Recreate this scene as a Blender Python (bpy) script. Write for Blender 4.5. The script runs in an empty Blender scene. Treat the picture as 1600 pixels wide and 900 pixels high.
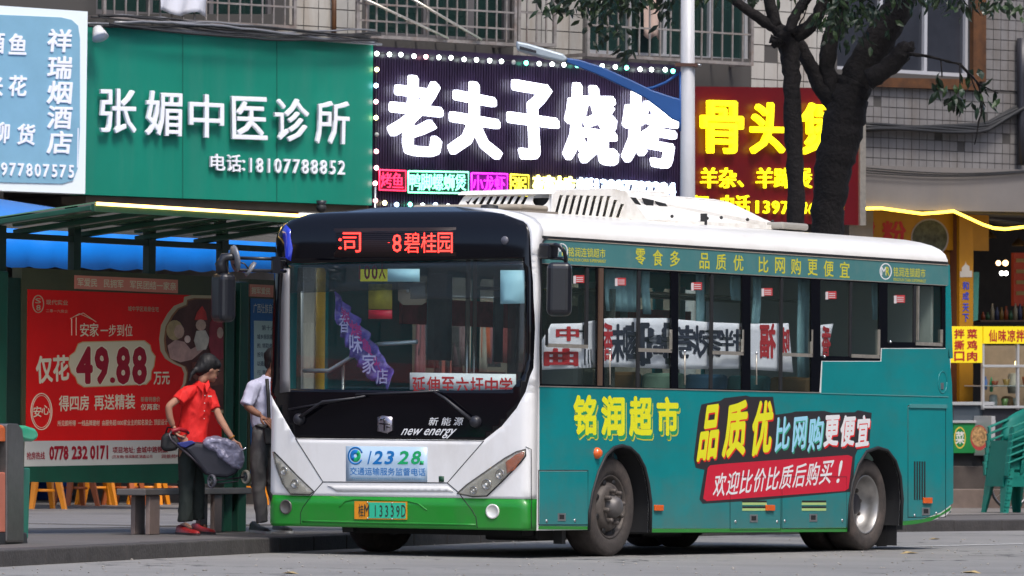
import bpy, bmesh, math, random
import mathutils
from mathutils import Vector, Matrix
from mathutils.geometry import delaunay_2d_cdt
random.seed(7)
R_ = math.radians
SC = bpy.context.scene
COL = SC.collection

# ---------------------------------------------------------------- camera
CAM = Vector((-44.6139, -25.2069, .9806)); YAW, PITCH, ROLL, FOC = R_(60.3757), R_(1.32464), R_(.62460), 10000.0
fw = Vector((math.sin(YAW)*math.cos(PITCH), math.cos(YAW)*math.cos(PITCH), math.sin(PITCH)))
rt = Vector((math.cos(YAW), -math.sin(YAW), 0)); up = rt.cross(fw)
cr, sr = math.cos(ROLL), math.sin(ROLL)
rt, up = rt*cr + up*sr, up*cr - rt*sr
camd = bpy.data.cameras.new("camera"); cam = bpy.data.objects.new("camera", camd); COL.objects.link(cam)
m = Matrix((rt, up, -fw)).transposed().to_4x4(); m.translation = CAM; cam.matrix_world = m
camd.sensor_width = 36; camd.lens = 36*FOC/1600; camd.clip_start = 1; camd.clip_end = 1000
camd.dof.use_dof = True; camd.dof.focus_distance = 52.5; camd.dof.aperture_fstop = 9
SC.camera = cam
# ---------------------------------------------------------------- light
SUN_EL, SUN_AZ = R_(58), R_(215)      # azimuth of the sun seen from the scene, measured from +Y towards +X
w = bpy.data.worlds.new("World"); SC.world = w; w.use_nodes = True
nt = w.node_tree; bg = nt.nodes["Background"]; bg.inputs[1].default_value = .15
sky = nt.nodes.new("ShaderNodeTexSky"); sky.sky_type = 'NISHITA'; sky.sun_disc = False
sky.sun_elevation = SUN_EL; sky.sun_rotation = SUN_AZ; sky.dust_density = 2.5; sky.air_density = .7; sky.ozone_density = 1
nt.links.new(sky.outputs[0], bg.inputs[0])
sund = bpy.data.lights.new("sun", 'SUN'); sund.energy = 1.5; sund.angle = R_(14); sund.color = (1, .965, .92)
sun = bpy.data.objects.new("sun", sund); COL.objects.link(sun)
sdir = Vector((math.sin(SUN_AZ)*math.cos(SUN_EL), math.cos(SUN_AZ)*math.cos(SUN_EL), math.sin(SUN_EL)))
sun.rotation_euler = sdir.to_track_quat('Z', 'Y').to_euler(); sun.location = (0, -10, 30)
SC.view_settings.view_transform = 'Standard'; SC.view_settings.look = 'None'
SC.view_settings.exposure = 0.85; SC.view_settings.gamma = 1
SC.render.engine = 'CYCLES'; SC.cycles.max_bounces = 8; SC.cycles.transparent_max_bounces = 16
SC.cycles.use_denoising = True

# ---------------------------------------------------------------- measuring from the calibrated lens
def ray(px, py): return fw + rt*((px-800)/FOC) - up*((py-450)/FOC)
def at(px, py, d): return CAM + ray(px, py)*d
def gnd(px, py, z=.12):
    r = ray(px, py); return CAM + r*((z-CAM.z)/r.z)
def proj(P):
    d = P-CAM; k = d.dot(fw); return 800+FOC*d.dot(rt)/k, 450-FOC*d.dot(up)/k
vh = Vector((math.sin(YAW), math.cos(YAW), 0)); rh = Vector((math.cos(YAW), -math.sin(YAW), 0))
class Plane:
    """vertical plane: u runs along it to the right, v is height, off is towards the street"""
    def __init__(s, o, u):
        s.o = Vector((o[0], o[1], 0)); s.u = Vector(u).normalized(); s.n = s.u.cross(Vector((0, 0, 1)))
    def pt(s, u, v, off=0): return s.o + s.u*u + s.n*off + Vector((0, 0, v))
    def uv(s, px, py, off=0):
        r = ray(px, py); o = s.o + s.n*off
        p = CAM + r*(s.n.dot(o-CAM)/s.n.dot(r))
        return (p-s.o).dot(s.u), p.z
    def at(s, px, py, off=0): return s.pt(*s.uv(px, py, off), off)
    def shift(s, off): return Plane(s.o + s.n*off, s.u)
def dirn(deg): return vh*math.cos(R_(deg)) + rh*math.sin(R_(deg))
SP = Plane((0, 0), (1, 0, 0))                                  # the side of the bus
_o = at(135, 303, 73); FP = Plane(_o, dirn(52))                # shop signs
SHE = Plane(gnd(360, 831), dirn(33.5))                         # bus shelter boards

# ---------------------------------------------------------------- materials
MATS = {}
def mat(name, col=(.5, .5, .5), rough=.6, metal=0, em=None, es=0, var=0, vs=3, bump=0, bs=60, coat=0, splash=0, dirt=None, spec=.5):
    if name in MATS: return MATS[name]
    M = bpy.data.materials.new(name); M.use_nodes = True; N = M.node_tree; L = N.links
    b = N.nodes["Principled BSDF"]; b.inputs["Base Color"].default_value = (*col, 1)
    b.inputs["Roughness"].default_value = rough; b.inputs["Metallic"].default_value = metal
    b.inputs["Coat Weight"].default_value = coat; b.inputs["Coat Roughness"].default_value = .06
    b.inputs["Specular IOR Level"].default_value = spec
    if em: b.inputs["Emission Color"].default_value = (*em, 1); b.inputs["Emission Strength"].default_value = es
    if var or bump or dirt:
        tc = N.nodes.new("ShaderNodeTexCoord"); geo = N.nodes.new("ShaderNodeNewGeometry")
    if var or dirt:
        n = N.nodes.new("ShaderNodeTexNoise"); n.inputs["Scale"].default_value = vs; n.inputs["Detail"].default_value = 6; n.inputs["Roughness"].default_value = .65
        L.new(geo.outputs["Position"], n.inputs["Vector"])
        mx = N.nodes.new("ShaderNodeMix"); mx.data_type = 'RGBA'
        mx.inputs[6].default_value = (*[c*(1-var) for c in col], 1); mx.inputs[7].default_value = (*[min(1, c*(1+var)) for c in col], 1)
        mr = N.nodes.new("ShaderNodeMapRange"); mr.inputs[1].default_value = .3; mr.inputs[2].default_value = .7
        L.new(n.outputs[0], mr.inputs[0]); L.new(mr.outputs[0], mx.inputs[0]); out = mx.outputs[2]
        if dirt:      # dirt = (colour, amount, scale, stretch): streaky stains
            mp = N.nodes.new("ShaderNodeMapping"); mp.inputs["Scale"].default_value = dirt[3]
            L.new(geo.outputs["Position"], mp.inputs[0])
            n2 = N.nodes.new("ShaderNodeTexNoise"); n2.inputs["Scale"].default_value = dirt[2]; n2.inputs["Detail"].default_value = 8; n2.inputs["Roughness"].default_value = .7
            L.new(mp.outputs[0], n2.inputs["Vector"])
            r2 = N.nodes.new("ShaderNodeMapRange"); r2.inputs[1].default_value = .48; r2.inputs[2].default_value = .8; r2.inputs[4].default_value = dirt[1]
            L.new(n2.outputs[0], r2.inputs[0])
            m2 = N.nodes.new("ShaderNodeMix"); m2.data_type = 'RGBA'; m2.inputs[7].default_value = (*dirt[0], 1)
            L.new(r2.outputs[0], m2.inputs[0]); L.new(out, m2.inputs[6]); out = m2.outputs[2]
        L.new(out, b.inputs["Base Color"])
    if splash:     # road dirt thrown up along the skirt, broken up by noise
        sx = N.nodes.new("ShaderNodeSeparateXYZ"); L.new(geo.outputs["Position"], sx.inputs[0])
        n3 = N.nodes.new("ShaderNodeTexNoise"); n3.inputs["Scale"].default_value = 3.5; n3.inputs["Detail"].default_value = 8; n3.inputs["Roughness"].default_value = .75; L.new(geo.outputs["Position"], n3.inputs["Vector"])
        ma = N.nodes.new("ShaderNodeMath"); ma.operation = 'MULTIPLY_ADD'; ma.inputs[1].default_value = -.9; L.new(n3.outputs[0], ma.inputs[0]); L.new(sx.outputs[2], ma.inputs[2])
        r3 = N.nodes.new("ShaderNodeMapRange"); r3.inputs[1].default_value = .25; r3.inputs[2].default_value = -.30; r3.inputs[3].default_value = 0; r3.inputs[4].default_value = splash; L.new(ma.outputs[0], r3.inputs[0])
        m3 = N.nodes.new("ShaderNodeMix"); m3.data_type = 'RGBA'; m3.inputs[7].default_value = (.15, .125, .10, 1)
        L.new(r3.outputs[0], m3.inputs[0]); L.new(out, m3.inputs[6]); L.new(m3.outputs[2], b.inputs["Base Color"])
    if bump:
        n = N.nodes.new("ShaderNodeTexNoise"); n.inputs["Scale"].default_value = bs; n.inputs["Detail"].default_value = 5
        L.new(geo.outputs["Position"], n.inputs["Vector"])
        bp = N.nodes.new("ShaderNodeBump"); bp.inputs["Strength"].default_value = bump; bp.inputs["Distance"].default_value = .02
        L.new(n.outputs[0], bp.inputs["Height"]); L.new(bp.outputs[0], b.inputs["Normal"])
    MATS[name] = M; return M
def glassmat(name, tint, ior=1.5, rough=.01, haze=None):
    M = bpy.data.materials.new(name); M.use_nodes = True; N = M.node_tree; L = N.links
    N.nodes.remove(N.nodes["Principled BSDF"]); out = N.nodes["Material Output"]
    t = N.nodes.new("ShaderNodeBsdfTransparent"); t.inputs[0].default_value = (*tint, 1)
    g = N.nodes.new("ShaderNodeBsdfGlossy"); g.inputs["Roughness"].default_value = rough
    gm = N.nodes.new("ShaderNodeNewGeometry"); dt = N.nodes.new("ShaderNodeVectorMath"); dt.operation = 'DOT_PRODUCT'      # Schlick reflectance, same from both sides of a pane
    L.new(gm.outputs["Incoming"], dt.inputs[0]); L.new(gm.outputs["Normal"], dt.inputs[1])
    def mth(op, a_, b_=None):
        q = N.nodes.new("ShaderNodeMath"); q.operation = op
        for i_, x_ in enumerate((a_, b_)):
            if x_ is None: continue
            if isinstance(x_, (int, float)): q.inputs[i_].default_value = x_
            else: L.new(x_, q.inputs[i_])
        return q.outputs[0]
    r0 = ((ior-1)/(ior+1))**2
    fr_ = mth('ADD', mth('MULTIPLY', mth('POWER', mth('SUBTRACT', 1.0, mth('ABSOLUTE', dt.outputs["Value"])), 5.0), 1-r0), r0)
    mx = N.nodes.new("ShaderNodeMixShader"); base = t.outputs[0]
    if haze:
        d = N.nodes.new("ShaderNodeBsdfDiffuse"); d.inputs[0].default_value = (*haze[0], 1)
        m0 = N.nodes.new("ShaderNodeMixShader"); m0.inputs[0].default_value = haze[1]
        L.new(base, m0.inputs[1]); L.new(d.outputs[0], m0.inputs[2]); base = m0.outputs[0]
    L.new(fr_, mx.inputs[0]); L.new(base, mx.inputs[1]); L.new(g.outputs[0], mx.inputs[2]); L.new(mx.outputs[0], out.inputs[0])
    MATS[name] = M; return M
DUST = (.16, .13, .10)
white = mat("white_paint", (.80, .79, .775), .28, var=.03, coat=.5, dirt=((.45, .40, .33), .35, 2.2, (1, 1, .35)))
roofw = mat("roof_paint", (.82, .80, .75), .35, var=.03, coat=.3, dirt=((.5, .42, .33), .35, 3, (.5, 1, 1)))
teal = mat("teal_film", (.0, .225, .235), .42, var=.10, vs=1.2, spec=.18, coat=.15, dirt=((.05, .17, .16), .6, 2.5, (.5, 1, 1.2)), bump=.16, bs=1.5, splash=.34)
band = mat("band_film", (.06, .205, .205), .42, var=.06, dirt=((.16, .24, .22), .5, 5, (1, 1, 1)))
green = mat("green_paint", (.0, .235, .012), .4, var=.08, coat=.3, dirt=((.05, .16, .04), .5, 3, (1, 1, .6)), splash=.12)
black = mat("black_gloss", (.003, .003, .005), .10, spec=.4)
blackm = mat("black_rubber", (.012, .012, .013), .6)
dark = mat("dark_plastic", (.02, .02, .026), .42, var=.15)
grey = mat("grey_metal", (.28, .28, .29), .4, .6)
steel = mat("steel", (.5, .5, .5), .28, .9, var=.08)
chrome = mat("chrome", (.7, .7, .72), .12, 1)
alu = mat("aluminium_trim", (.55, .5, .42), .35, .7, var=.15, vs=20)
tyrem = mat("tyre_rubber", (.05, .042, .038), .85, var=.25, vs=14, bump=.2, bs=60, dirt=((.16, .12, .10), .7, 4, (1, 1, 1)))
rimm = mat("dusty_rim", (.10, .085, .075), .6, .3, var=.3, vs=18)
rims = mat("bright_rim", (.34, .33, .32), .42, .7, var=.15, vs=10)
yellow = mat("yellow_film", (.82, .80, .01), .45)
gyellow = mat("old_yellow_film", (.62, .58, .04), .5)
redf = mat("red_film", (.62, .005, .03), .4, var=.05)
blackf = mat("black_film", (.022, .017, .02), .5)
whitef = mat("white_film", (.82, .82, .82), .45)
bluef = mat("light_blue_film", (.28, .60, .76), .45)
dgreen = mat("dark_green_film", (.01, .22, .10), .45)
amber = mat("amber_lens", (.75, .12, .01), .2, coat=.7)
glass = glassmat("window_glass", (.94, .98, .95), 1.5, haze=((.20, .30, .24), .02))
wglass = glassmat("windscreen_glass", (.88, .92, .92), 1.5, haze=((.3, .33, .36), .015))
tglass = glassmat("tinted_glass", (.66, .70, .74), 1.5, haze=((.2, .22, .25), .05))
clearg = glassmat("case_glass", (.9, .95, .93), 1.45)

# ---------------------------------------------------------------- object helpers
ROOTLOC = {}
def tag(o, label=None, cat=None, group=None, kind=None):
    if label: o["label"] = label
    if cat: o["category"] = cat
    if group: o["group"] = group
    if kind: o["kind"] = kind
    return o
def thing(name, loc, label, cat, group=None):
    o = bpy.data.objects.new(name, None); COL.objects.link(o); o.location = loc; o.empty_display_size = .2
    ROOTLOC[o.name] = Vector(loc); return tag(o, label, cat, group)
def rootloc(p):
    while p is not None:
        if p.name in ROOTLOC: return ROOTLOC[p.name]
        p = p.parent
    return Vector((0, 0, 0))
class MB:
    def __init__(s): s.v = []; s.f = []; s.sm = []; s.mi = []; s.m = 0
    def add(s, vs, fs, smooth=False):
        n = len(s.v); s.v += [Vector(x) for x in vs]
        for f in fs: s.f.append([i+n for i in f]); s.sm.append(smooth); s.mi.append(s.m)
        return s
    def box(s, c, size, rot=0, mtx=None):
        x, y, z = [a/2 for a in size]
        vs = [Vector((sx*x, sy*y, sz*z)) for sz in (-1, 1) for sy in (-1, 1) for sx in (-1, 1)]
        if mtx is None: mtx = Matrix.Rotation(rot, 3, 'Z')
        vs = [mtx @ v + Vector(c) for v in vs]
        return s.add(vs, [(0, 2, 3, 1), (4, 5, 7, 6), (0, 1, 5, 4), (1, 3, 7, 5), (3, 2, 6, 7), (2, 0, 4, 6)])
    def obox(s, pl, u0, u1, v0, v1, o0, o1):
        vs = [pl.pt(u, v, o) for v in (v0, v1) for o in (o0, o1) for u in (u0, u1)]
        return s.add(vs, [(0, 1, 3, 2), (4, 6, 7, 5), (0, 4, 5, 1), (1, 5, 7, 3), (3, 7, 6, 2), (2, 6, 4, 0)])
    def bar(s, a, b, w, h=None, upv=(0, 0, 1)):
        a, b = Vector(a), Vector(b); h = h or w; d = (b-a).normalized(); x = d.cross(Vector(upv))
        if x.length < 1e-4: x = Vector((1, 0, 0))
        x.normalize(); y = x.cross(d)
        vs = [p + x*sx*w/2 + y*sy*h/2 for p in (a, b) for sx, sy in ((-1, -1), (1, -1), (1, 1), (-1, 1))]
        return s.add(vs, [(3, 2, 1, 0), (4, 5, 6, 7), (0, 1, 5, 4), (1, 2, 6, 5), (2, 3, 7, 6), (3, 0, 4, 7)])
    def tube(s, path, r, n=8, cap=True):
        path = [Vector(p) for p in path]; k = len(path); rs = r if isinstance(r, (list, tuple)) else [r]*k
        ref = None; vs = []
        for i, p in enumerate(path):
            d = (path[min(i+1, k-1)]-path[max(i-1, 0)]).normalized()
            if ref is None:
                ref = Vector((0, 0, 1)) if abs(d.z) < .9 else Vector((1, 0, 0))
            x = ref - d*ref.dot(d); x.normalize(); ref = x; y = d.cross(x)
            for j in range(n):
                a = 2*math.pi*j/n; vs.append(p + (x*math.cos(a)+y*math.sin(a))*rs[i])
        fs = [(i*n+j, i*n+(j+1) % n, (i+1)*n+(j+1) % n, (i+1)*n+j) for i in range(k-1) for j in range(n)]
        s.add(vs, fs, True)
        if cap:
            s.f.append(list(range(len(s.v)-n, len(s.v)))); s.sm.append(False); s.mi.append(s.m)
            s.f.append(list(range(len(s.v)-k*n, len(s.v)-k*n+n))[::-1]); s.sm.append(False); s.mi.append(s.m)
        return s
    def lathe(s, c, axis, prof, n=24, smooth=True, ref=(0, 0, 1)):
        """prof: list of (distance along axis, radius)"""
        c = Vector(c); ax = Vector(axis).normalized(); x = Vector(ref) - ax*Vector(ref).dot(ax)
        if x.length < 1e-4: x = Vector((1, 0, 0)) - ax*ax.x
        x.normalize(); y = ax.cross(x); k = len(prof)
        vs = [c + ax*h + (x*math.cos(2*math.pi*j/n)+y*math.sin(2*math.pi*j/n))*r for h, r in prof for j in range(n)]
        return s.add(vs, [(i*n+j, i*n+(j+1) % n, (i+1)*n+(j+1) % n, (i+1)*n+j) for i in range(k-1) for j in range(n)], smooth)
    def ball(s, c, r, n=12, k=8, mtx=None):
        rx, ry, rz = r if isinstance(r, (list, tuple)) else (r, r, r); vs = []
        for i in range(k+1):
            p = math.pi*i/k
            for j in range(n):
                a = 2*math.pi*j/n; v = Vector((rx*math.sin(p)*math.cos(a), ry*math.sin(p)*math.sin(a), rz*math.cos(p)))
                vs.append((mtx @ v if mtx else v) + Vector(c))
        return s.add(vs, [(i*n+j, (i+1)*n+j, (i+1)*n+(j+1) % n, i*n+(j+1) % n) for i in range(k) for j in range(n)], True)
    def build(s, name, mt, parent=None, bevel=0, fix=True, seg=2):
        me = bpy.data.meshes.new(name); L = rootloc(parent)
        me.from_pydata([v-L for v in s.v], [], s.f)
        for q in (mt if isinstance(mt, (list, tuple)) else [mt]): me.materials.append(q)
        me.polygons.foreach_set("use_smooth", s.sm); me.polygons.foreach_set("material_index", s.mi)
        if fix:
            b = bmesh.new(); b.from_mesh(me); bmesh.ops.remove_doubles(b, verts=b.verts, dist=1e-5)
            bmesh.ops.recalc_face_normals(b, faces=b.faces); b.to_mesh(me); b.free()
        me.update(); o = bpy.data.objects.new(name, me); COL.objects.link(o)
        if parent is not None: o.parent = parent
        if bevel:
            md = o.modifiers.new("bevel", 'BEVEL'); md.width = bevel; md.segments = seg; md.limit_method = 'ANGLE'; md.angle_limit = R_(40)
        return o
def dens(poly, h):
    out = []
    for i, a in enumerate(poly):
        b = poly[(i+1) % len(poly)]; n = max(1, int(math.hypot(b[0]-a[0], b[1]-a[1])/h))
        out += [(a[0]+(b[0]-a[0])*k/n, a[1]+(b[1]-a[1])*k/n) for k in range(n)]
    return out
def rrect(u0, v0, u1, v1, r, n=5, skip=()):
    out = []
    for k, (cx, cy, a0) in enumerate(((u1-r, v1-r, 0), (u0+r, v1-r, 90), (u0+r, v0+r, 180), (u1-r, v0+r, 270))):
        for i in range(n+1):
            a = R_(a0+90*i/n); out.append((cx+r*math.cos(a), cy+r*math.sin(a)))
    return out
def ell(cx, cy, rx, ry, n=28): return [(cx+rx*math.cos(2*math.pi*i/n), cy+ry*math.sin(2*math.pi*i/n)) for i in range(n)]
def plate(surf, outer, holes=(), off=0, th=.01, h=None, smooth=False, mb=None):
    """slab on a surface: outline and holes in surface (u, v), front face at off+th, back at off"""
    mb = mb or MB(); loops = [outer]+list(holes)
    if h: loops = [dens(l, h) for l in loops]
    co, faces = [], []
    for l in loops: faces.append(list(range(len(co), len(co)+len(l)))); co += [Vector(p) for p in l]
    if h:
        us = [p[0] for p in loops[0]]; vs = [p[1] for p in loops[0]]
        nu = int((max(us)-min(us))/h); nv = int((max(vs)-min(vs))/h)
        for i in range(1, nu+1):
            for j in range(1, nv+1):
                co.append(Vector((min(us)+(i-.5+.01*(j % 3))*h, min(vs)+(j-.5+.01*(i % 3))*h)))
    r = delaunay_2d_cdt(co, [], faces, 2, 1e-6)
    V, E, F = r[0], r[1], r[2]
    fr = [surf.pt(p[0], p[1], off+th) for p in V]
    if th == 0: mb.add(fr, F, smooth); return mb
    mb.add(fr, F, smooth)
    mb.add([surf.pt(p[0], p[1], off) for p in V], [f[::-1] for f in F], smooth)
    cnt = {}
    for f in F:
        for i in range(len(f)):
            a, b = f[i], f[(i+1) % len(f)]; cnt[(a, b)] = 1
    n = len(V)
    side = [(b, a) for (a, b) in cnt if (b, a) not in cnt]
    vs = []; fs = []
    for a, b in side:
        k = len(vs); vs += [surf.pt(V[a][0], V[a][1], off+th), surf.pt(V[b][0], V[b][1], off+th), surf.pt(V[b][0], V[b][1], off), surf.pt(V[a][0], V[a][1], off)]
        fs.append((k, k+1, k+2, k+3))
    mb.add(vs, fs); return mb
def P(surf, pts, off=0): return [surf.uv(x, y, off) for x, y in pts]
def pplate(surf, pxs, mt, name, parent, off=0, th=.01, holes=(), bevel=0, h=None, smooth=False):
    return plate(surf, P(surf, pxs, off+th), [P(surf, q, off+th) for q in holes], off, th, h, smooth).build(name, mt, parent, bevel)
def pbox(surf, x0, y0, x1, y1, mt, name, parent, off=0, th=.01, bevel=0):
    return pplate(surf, [(x0, y0), (x1, y0), (x1, y1), (x0, y1)], mt, name, parent, off, th, bevel=bevel)
TCACHE = {}
def tmesh(s, bold=0, depth=False, shear=0):
    """glyph outlines; bold strokes are built up from shifted layers of the same glyph"""
    k = (s, bold, depth, shear)
    if k not in TCACHE:
        cu = bpy.data.curves.new("t", 'FONT'); cu.body = s; cu.resolution_u = 2; cu.shear = shear
        cu.extrude = .05 if depth else 0; cu.fill_mode = 'BOTH'
        o = bpy.data.objects.new("t", cu); COL.objects.link(o)
        me = bpy.data.meshes.new_from_object(o.evaluated_get(bpy.context.evaluated_depsgraph_get()))
        V = [v.co.copy() for v in me.vertices]; F = [tuple(p.vertices) for p in me.polygons]
        bpy.data.objects.remove(o); bpy.data.curves.remove(cu); bpy.data.meshes.remove(me)
        if bold > .004 and V:
            n = 8 if bold > .02 else 4; b = bold*.82; V0, F0, N = V, F, len(V); V, F = [], []
            for i in range(n+1):
                dx, dy = (0, 0) if i == n else (b*math.cos(2*math.pi*(i+.5)/n), b*math.sin(2*math.pi*(i+.5)/n))
                V += [Vector((v.x+dx, v.y+dy, v.z+(i*.0045 if depth else i*.0030))) for v in V0]; F += [tuple(q+i*N for q in f) for f in F0]
        TCACHE[k] = (V, F)
    return TCACHE[k]
def text(surf, s, quad, mt, name, parent, bold=0, off=.003, depth=0, em=False, px=True, shear=0, doff=None, mb=None):
    """lettering s laid into quad (TL, TR, BR, BL) given in photo pixels on the surface"""
    V, F = tmesh(s, bold, depth > 0, shear)
    if not V: return None
    q = P(surf, quad, doff if doff is not None else off+depth) if px else quad
    x0, x1 = min(v.x for v in V), max(v.x for v in V); y0, y1 = min(v.y for v in V), max(v.y for v in V)
    if em: x0, x1, y0, y1 = 0, .98, -.13, .87
    elif len(s) == 1 and s in "0123456789!-": c_ = (x0+x1)/2; x0, x1 = c_-.27, c_+.27; y0, y1 = -.01, .74
    vs = []
    for v in V:
        a = (v.x-x0)/(x1-x0+1e-9); b = (v.y-y0)/(y1-y0+1e-9)
        u = [(q[3][k]*(1-a)+q[2][k]*a)*(1-b)+(q[0][k]*(1-a)+q[1][k]*a)*b for k in (0, 1)]
        vs.append(surf.pt(u[0], u[1], off + (v.z+.05)/.1*depth if depth else off+v.z*.03))
    own = mb is None; mb = mb or MB(); mb.add(vs, F)
    return mb.build(name, mt, parent, fix=False) if own else mb
def rq(x0, y0, x1, y1, sl=0): return [(x0, y0), (x1, y0+sl), (x1, y1+sl), (x0, y1)]
def chars(surf, s, quad, mt, name, parent, gap=.08, vertical=False, **k):
    """one letter object for each character of s spread along the quad"""
    n = len(s); q = [Vector(p) for p in quad]; c = 1/(n-gap*(n > 1)*0); out = []
    for i, ch in enumerate(s):
        if ch == ' ': continue
        a, b = i/n+gap/2/n, (i+1)/n-gap/2/n
        if vertical: qq = [q[0].lerp(q[3], a), q[1].lerp(q[2], a), q[1].lerp(q[2], b), q[0].lerp(q[3], b)]
        else: qq = [q[0].lerp(q[1], a), q[0].lerp(q[1], b), q[3].lerp(q[2], b), q[3].lerp(q[2], a)]
        out.append(text(surf, ch, [tuple(p) for p in qq], mt, name, parent, **k))
    return out
def piece(name, me, parent, loc, rot=None, label=None):
    o = bpy.data.objects.new(name, me); COL.objects.link(o); o.parent = parent
    o.location = Vector(loc)-rootloc(parent)
    if rot is not None: o.rotation_euler = rot
    return o
def copy_tree(o, parent=None):
    c = o.copy(); COL.objects.link(c)
    if parent is not None: c.parent = parent
    for ch in list(o.children): copy_tree(ch, c)
    return c
def skin(name, pts, edges, rad, mt, parent, sub=2, root=0):
    """continuous tapered body from a skeleton; rad may be (rx, ry)"""
    L = rootloc(parent); me = bpy.data.meshes.new(name); me.from_pydata([Vector(p)-L for p in pts], edges, [])
    o = bpy.data.objects.new(name, me); COL.objects.link(o)
    sk = o.modifiers.new("skin", 'SKIN'); sk.use_smooth_shade = True; sk.branch_smoothing = .6
    for i, v in enumerate(me.skin_vertices[0].data):
        r = rad[i]; v.radius = r if isinstance(r, tuple) else (r, r); v.use_root = (i == root)
    o.modifiers.new("sub", 'SUBSURF').levels = sub; o.modifiers["sub"].render_levels = sub
    m2 = bpy.data.meshes.new_from_object(o.evaluated_get(bpy.context.evaluated_depsgraph_get()))
    bpy.data.objects.remove(o); m2.name = name; m2.materials.clear(); m2.materials.append(mt)
    for p in m2.polygons: p.use_smooth = True
    o = bpy.data.objects.new(name, m2); COL.objects.link(o)
    if parent is not None: o.parent = parent
    return o
#PARTS

# ================================================================ GROUND
asph = mat("asphalt", (.215, .21, .20), .8, var=.22, vs=.45, bump=.6, bs=70, dirt=((.20, .19, .18), .75, 30, (1, 1, 1)))
def add_cracks(M, scale, width, dark, n2s=.5):
    N = M.node_tree; L = N.links; b = N.nodes["Principled BSDF"]; src = b.inputs["Base Color"].links[0].from_socket
    geo = N.nodes.new("ShaderNodeNewGeometry"); nz = N.nodes.new("ShaderNodeTexNoise"); nz.inputs["Scale"].default_value = 2.2; nz.inputs["Detail"].default_value = 5; L.new(geo.outputs["Position"], nz.inputs["Vector"])
    va = N.nodes.new("ShaderNodeVectorMath"); va.operation = 'MULTIPLY_ADD'; va.inputs[1].default_value = (.9, .9, .9); L.new(nz.outputs["Color"], va.inputs[0]); L.new(geo.outputs["Position"], va.inputs[2])
    vo = N.nodes.new("ShaderNodeTexVoronoi"); vo.feature = 'DISTANCE_TO_EDGE'; vo.inputs["Scale"].default_value = scale; L.new(va.outputs[0], vo.inputs["Vector"])
    mr = N.nodes.new("ShaderNodeMapRange"); mr.inputs[1].default_value = width; mr.inputs[2].default_value = width*.3; L.new(vo.outputs["Distance"], mr.inputs[0])
    n2 = N.nodes.new("ShaderNodeTexNoise"); n2.inputs["Scale"].default_value = n2s; L.new(geo.outputs["Position"], n2.inputs["Vector"]); m2 = N.nodes.new("ShaderNodeMapRange"); m2.inputs[1].default_value = .5; m2.inputs[2].default_value = .6; L.new(n2.outputs[0], m2.inputs[0])
    mm = N.nodes.new("ShaderNodeMath"); mm.operation = 'MULTIPLY'; L.new(mr.outputs[0], mm.inputs[0]); L.new(m2.outputs[0], mm.inputs[1])
    mx = N.nodes.new("ShaderNodeMix"); mx.data_type = 'RGBA'; mx.inputs[7].default_value = (*dark, 1); L.new(mm.outputs[0], mx.inputs[0]); L.new(src, mx.inputs[6])
    n4 = N.nodes.new("ShaderNodeTexNoise"); n4.inputs["Scale"].default_value = .9; n4.inputs["Detail"].default_value = 9; n4.inputs["Roughness"].default_value = .8; L.new(geo.outputs["Position"], n4.inputs["Vector"])
    m4 = N.nodes.new("ShaderNodeMapRange"); m4.inputs[1].default_value = .55; m4.inputs[2].default_value = .72; m4.inputs[4].default_value = .55; L.new(n4.outputs[0], m4.inputs[0])
    my = N.nodes.new("ShaderNodeMix"); my.data_type = 'RGBA'; my.inputs[7].default_value = (*[c*1.6 for c in dark], 1); L.new(m4.outputs[0], my.inputs[0]); L.new(mx.outputs[2], my.inputs[6]); L.new(my.outputs[2], b.inputs["Base Color"])
add_cracks(asph, .42, .016, (.022, .022, .024))
mb = MB(); mb.add([(-160, -160, 0), (200, -160, 0), (200, 200, 0), (-160, 200, 0)], [(0, 1, 2, 3)])
tag(mb.build("road", asph), kind="structure")
KP = [(-16, -2.0), (-6.44, .70), (-3.15, 1.63), (.415, 2.559), (2.94, 3.24), (6, 3.95), (10, 4.6), (14, 4.98), (17, 5.02), (19.56, 4.76), (23, 4.4), (34, 3.2)]
def kerbpt(d):
    for a, b in zip(KP, KP[1:]):
        a, b = Vector((*a, 0)), Vector((*b, 0)); l = (b-a).length
        if d <= l: return a+(b-a)*d/l, (b-a).normalized()
        d -= l
    return b, (b-a).normalized()
KL = sum(math.dist(a, b) for a, b in zip(KP, KP[1:]))
pave = mat("footpath_slabs", (.105, .098, .095), .75, var=.15, vs=1.6, bump=.3, bs=30, dirt=((.07, .065, .06), .6, 3, (1, 1, 1)))
add_cracks(pave, .7, .012, (.03, .028, .026))
plazam = mat("plaza_slabs", (.18, .168, .16), .6, var=.12, vs=.8, dirt=((.12, .11, .11), .6, 1.4, (1, 1, 1)))
inner = []
for i in range(61):
    p, d = kerbpt(KL*i/60); inner.append(p + Vector((-d.y, d.x, 0))*.24)
foot = MB(); far = [(80, 80), (-60, 80), (-60, 0)]
foot.add([(p.x, p.y, .12) for p in inner]+[(45, 1, .12), (80, 80, .12), (-60, 80, .12), (-60, -12, .12)], [list(range(61+4))])
tag(foot.build("footpath", pave, fix=False), kind="structure")
a, b = gnd(-400, 833), gnd(360, 822); dd = (b-a).normalized(); c = b+dd*26
mb = MB(); nn = Vector((-dd.y, dd.x, 0))
sl = 1.2                                             # paving slabs of the square, near ones laid one by one
plz = mb.add([a+Vector((0, 0, .004)), c+Vector((0, 0, .004)), c+nn*60+Vector((0, 0, .004)), a+nn*60+Vector((0, 0, .004))], [(0, 1, 2, 3)]).build("plaza", plazam)
tag(plz, kind="structure")
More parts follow.
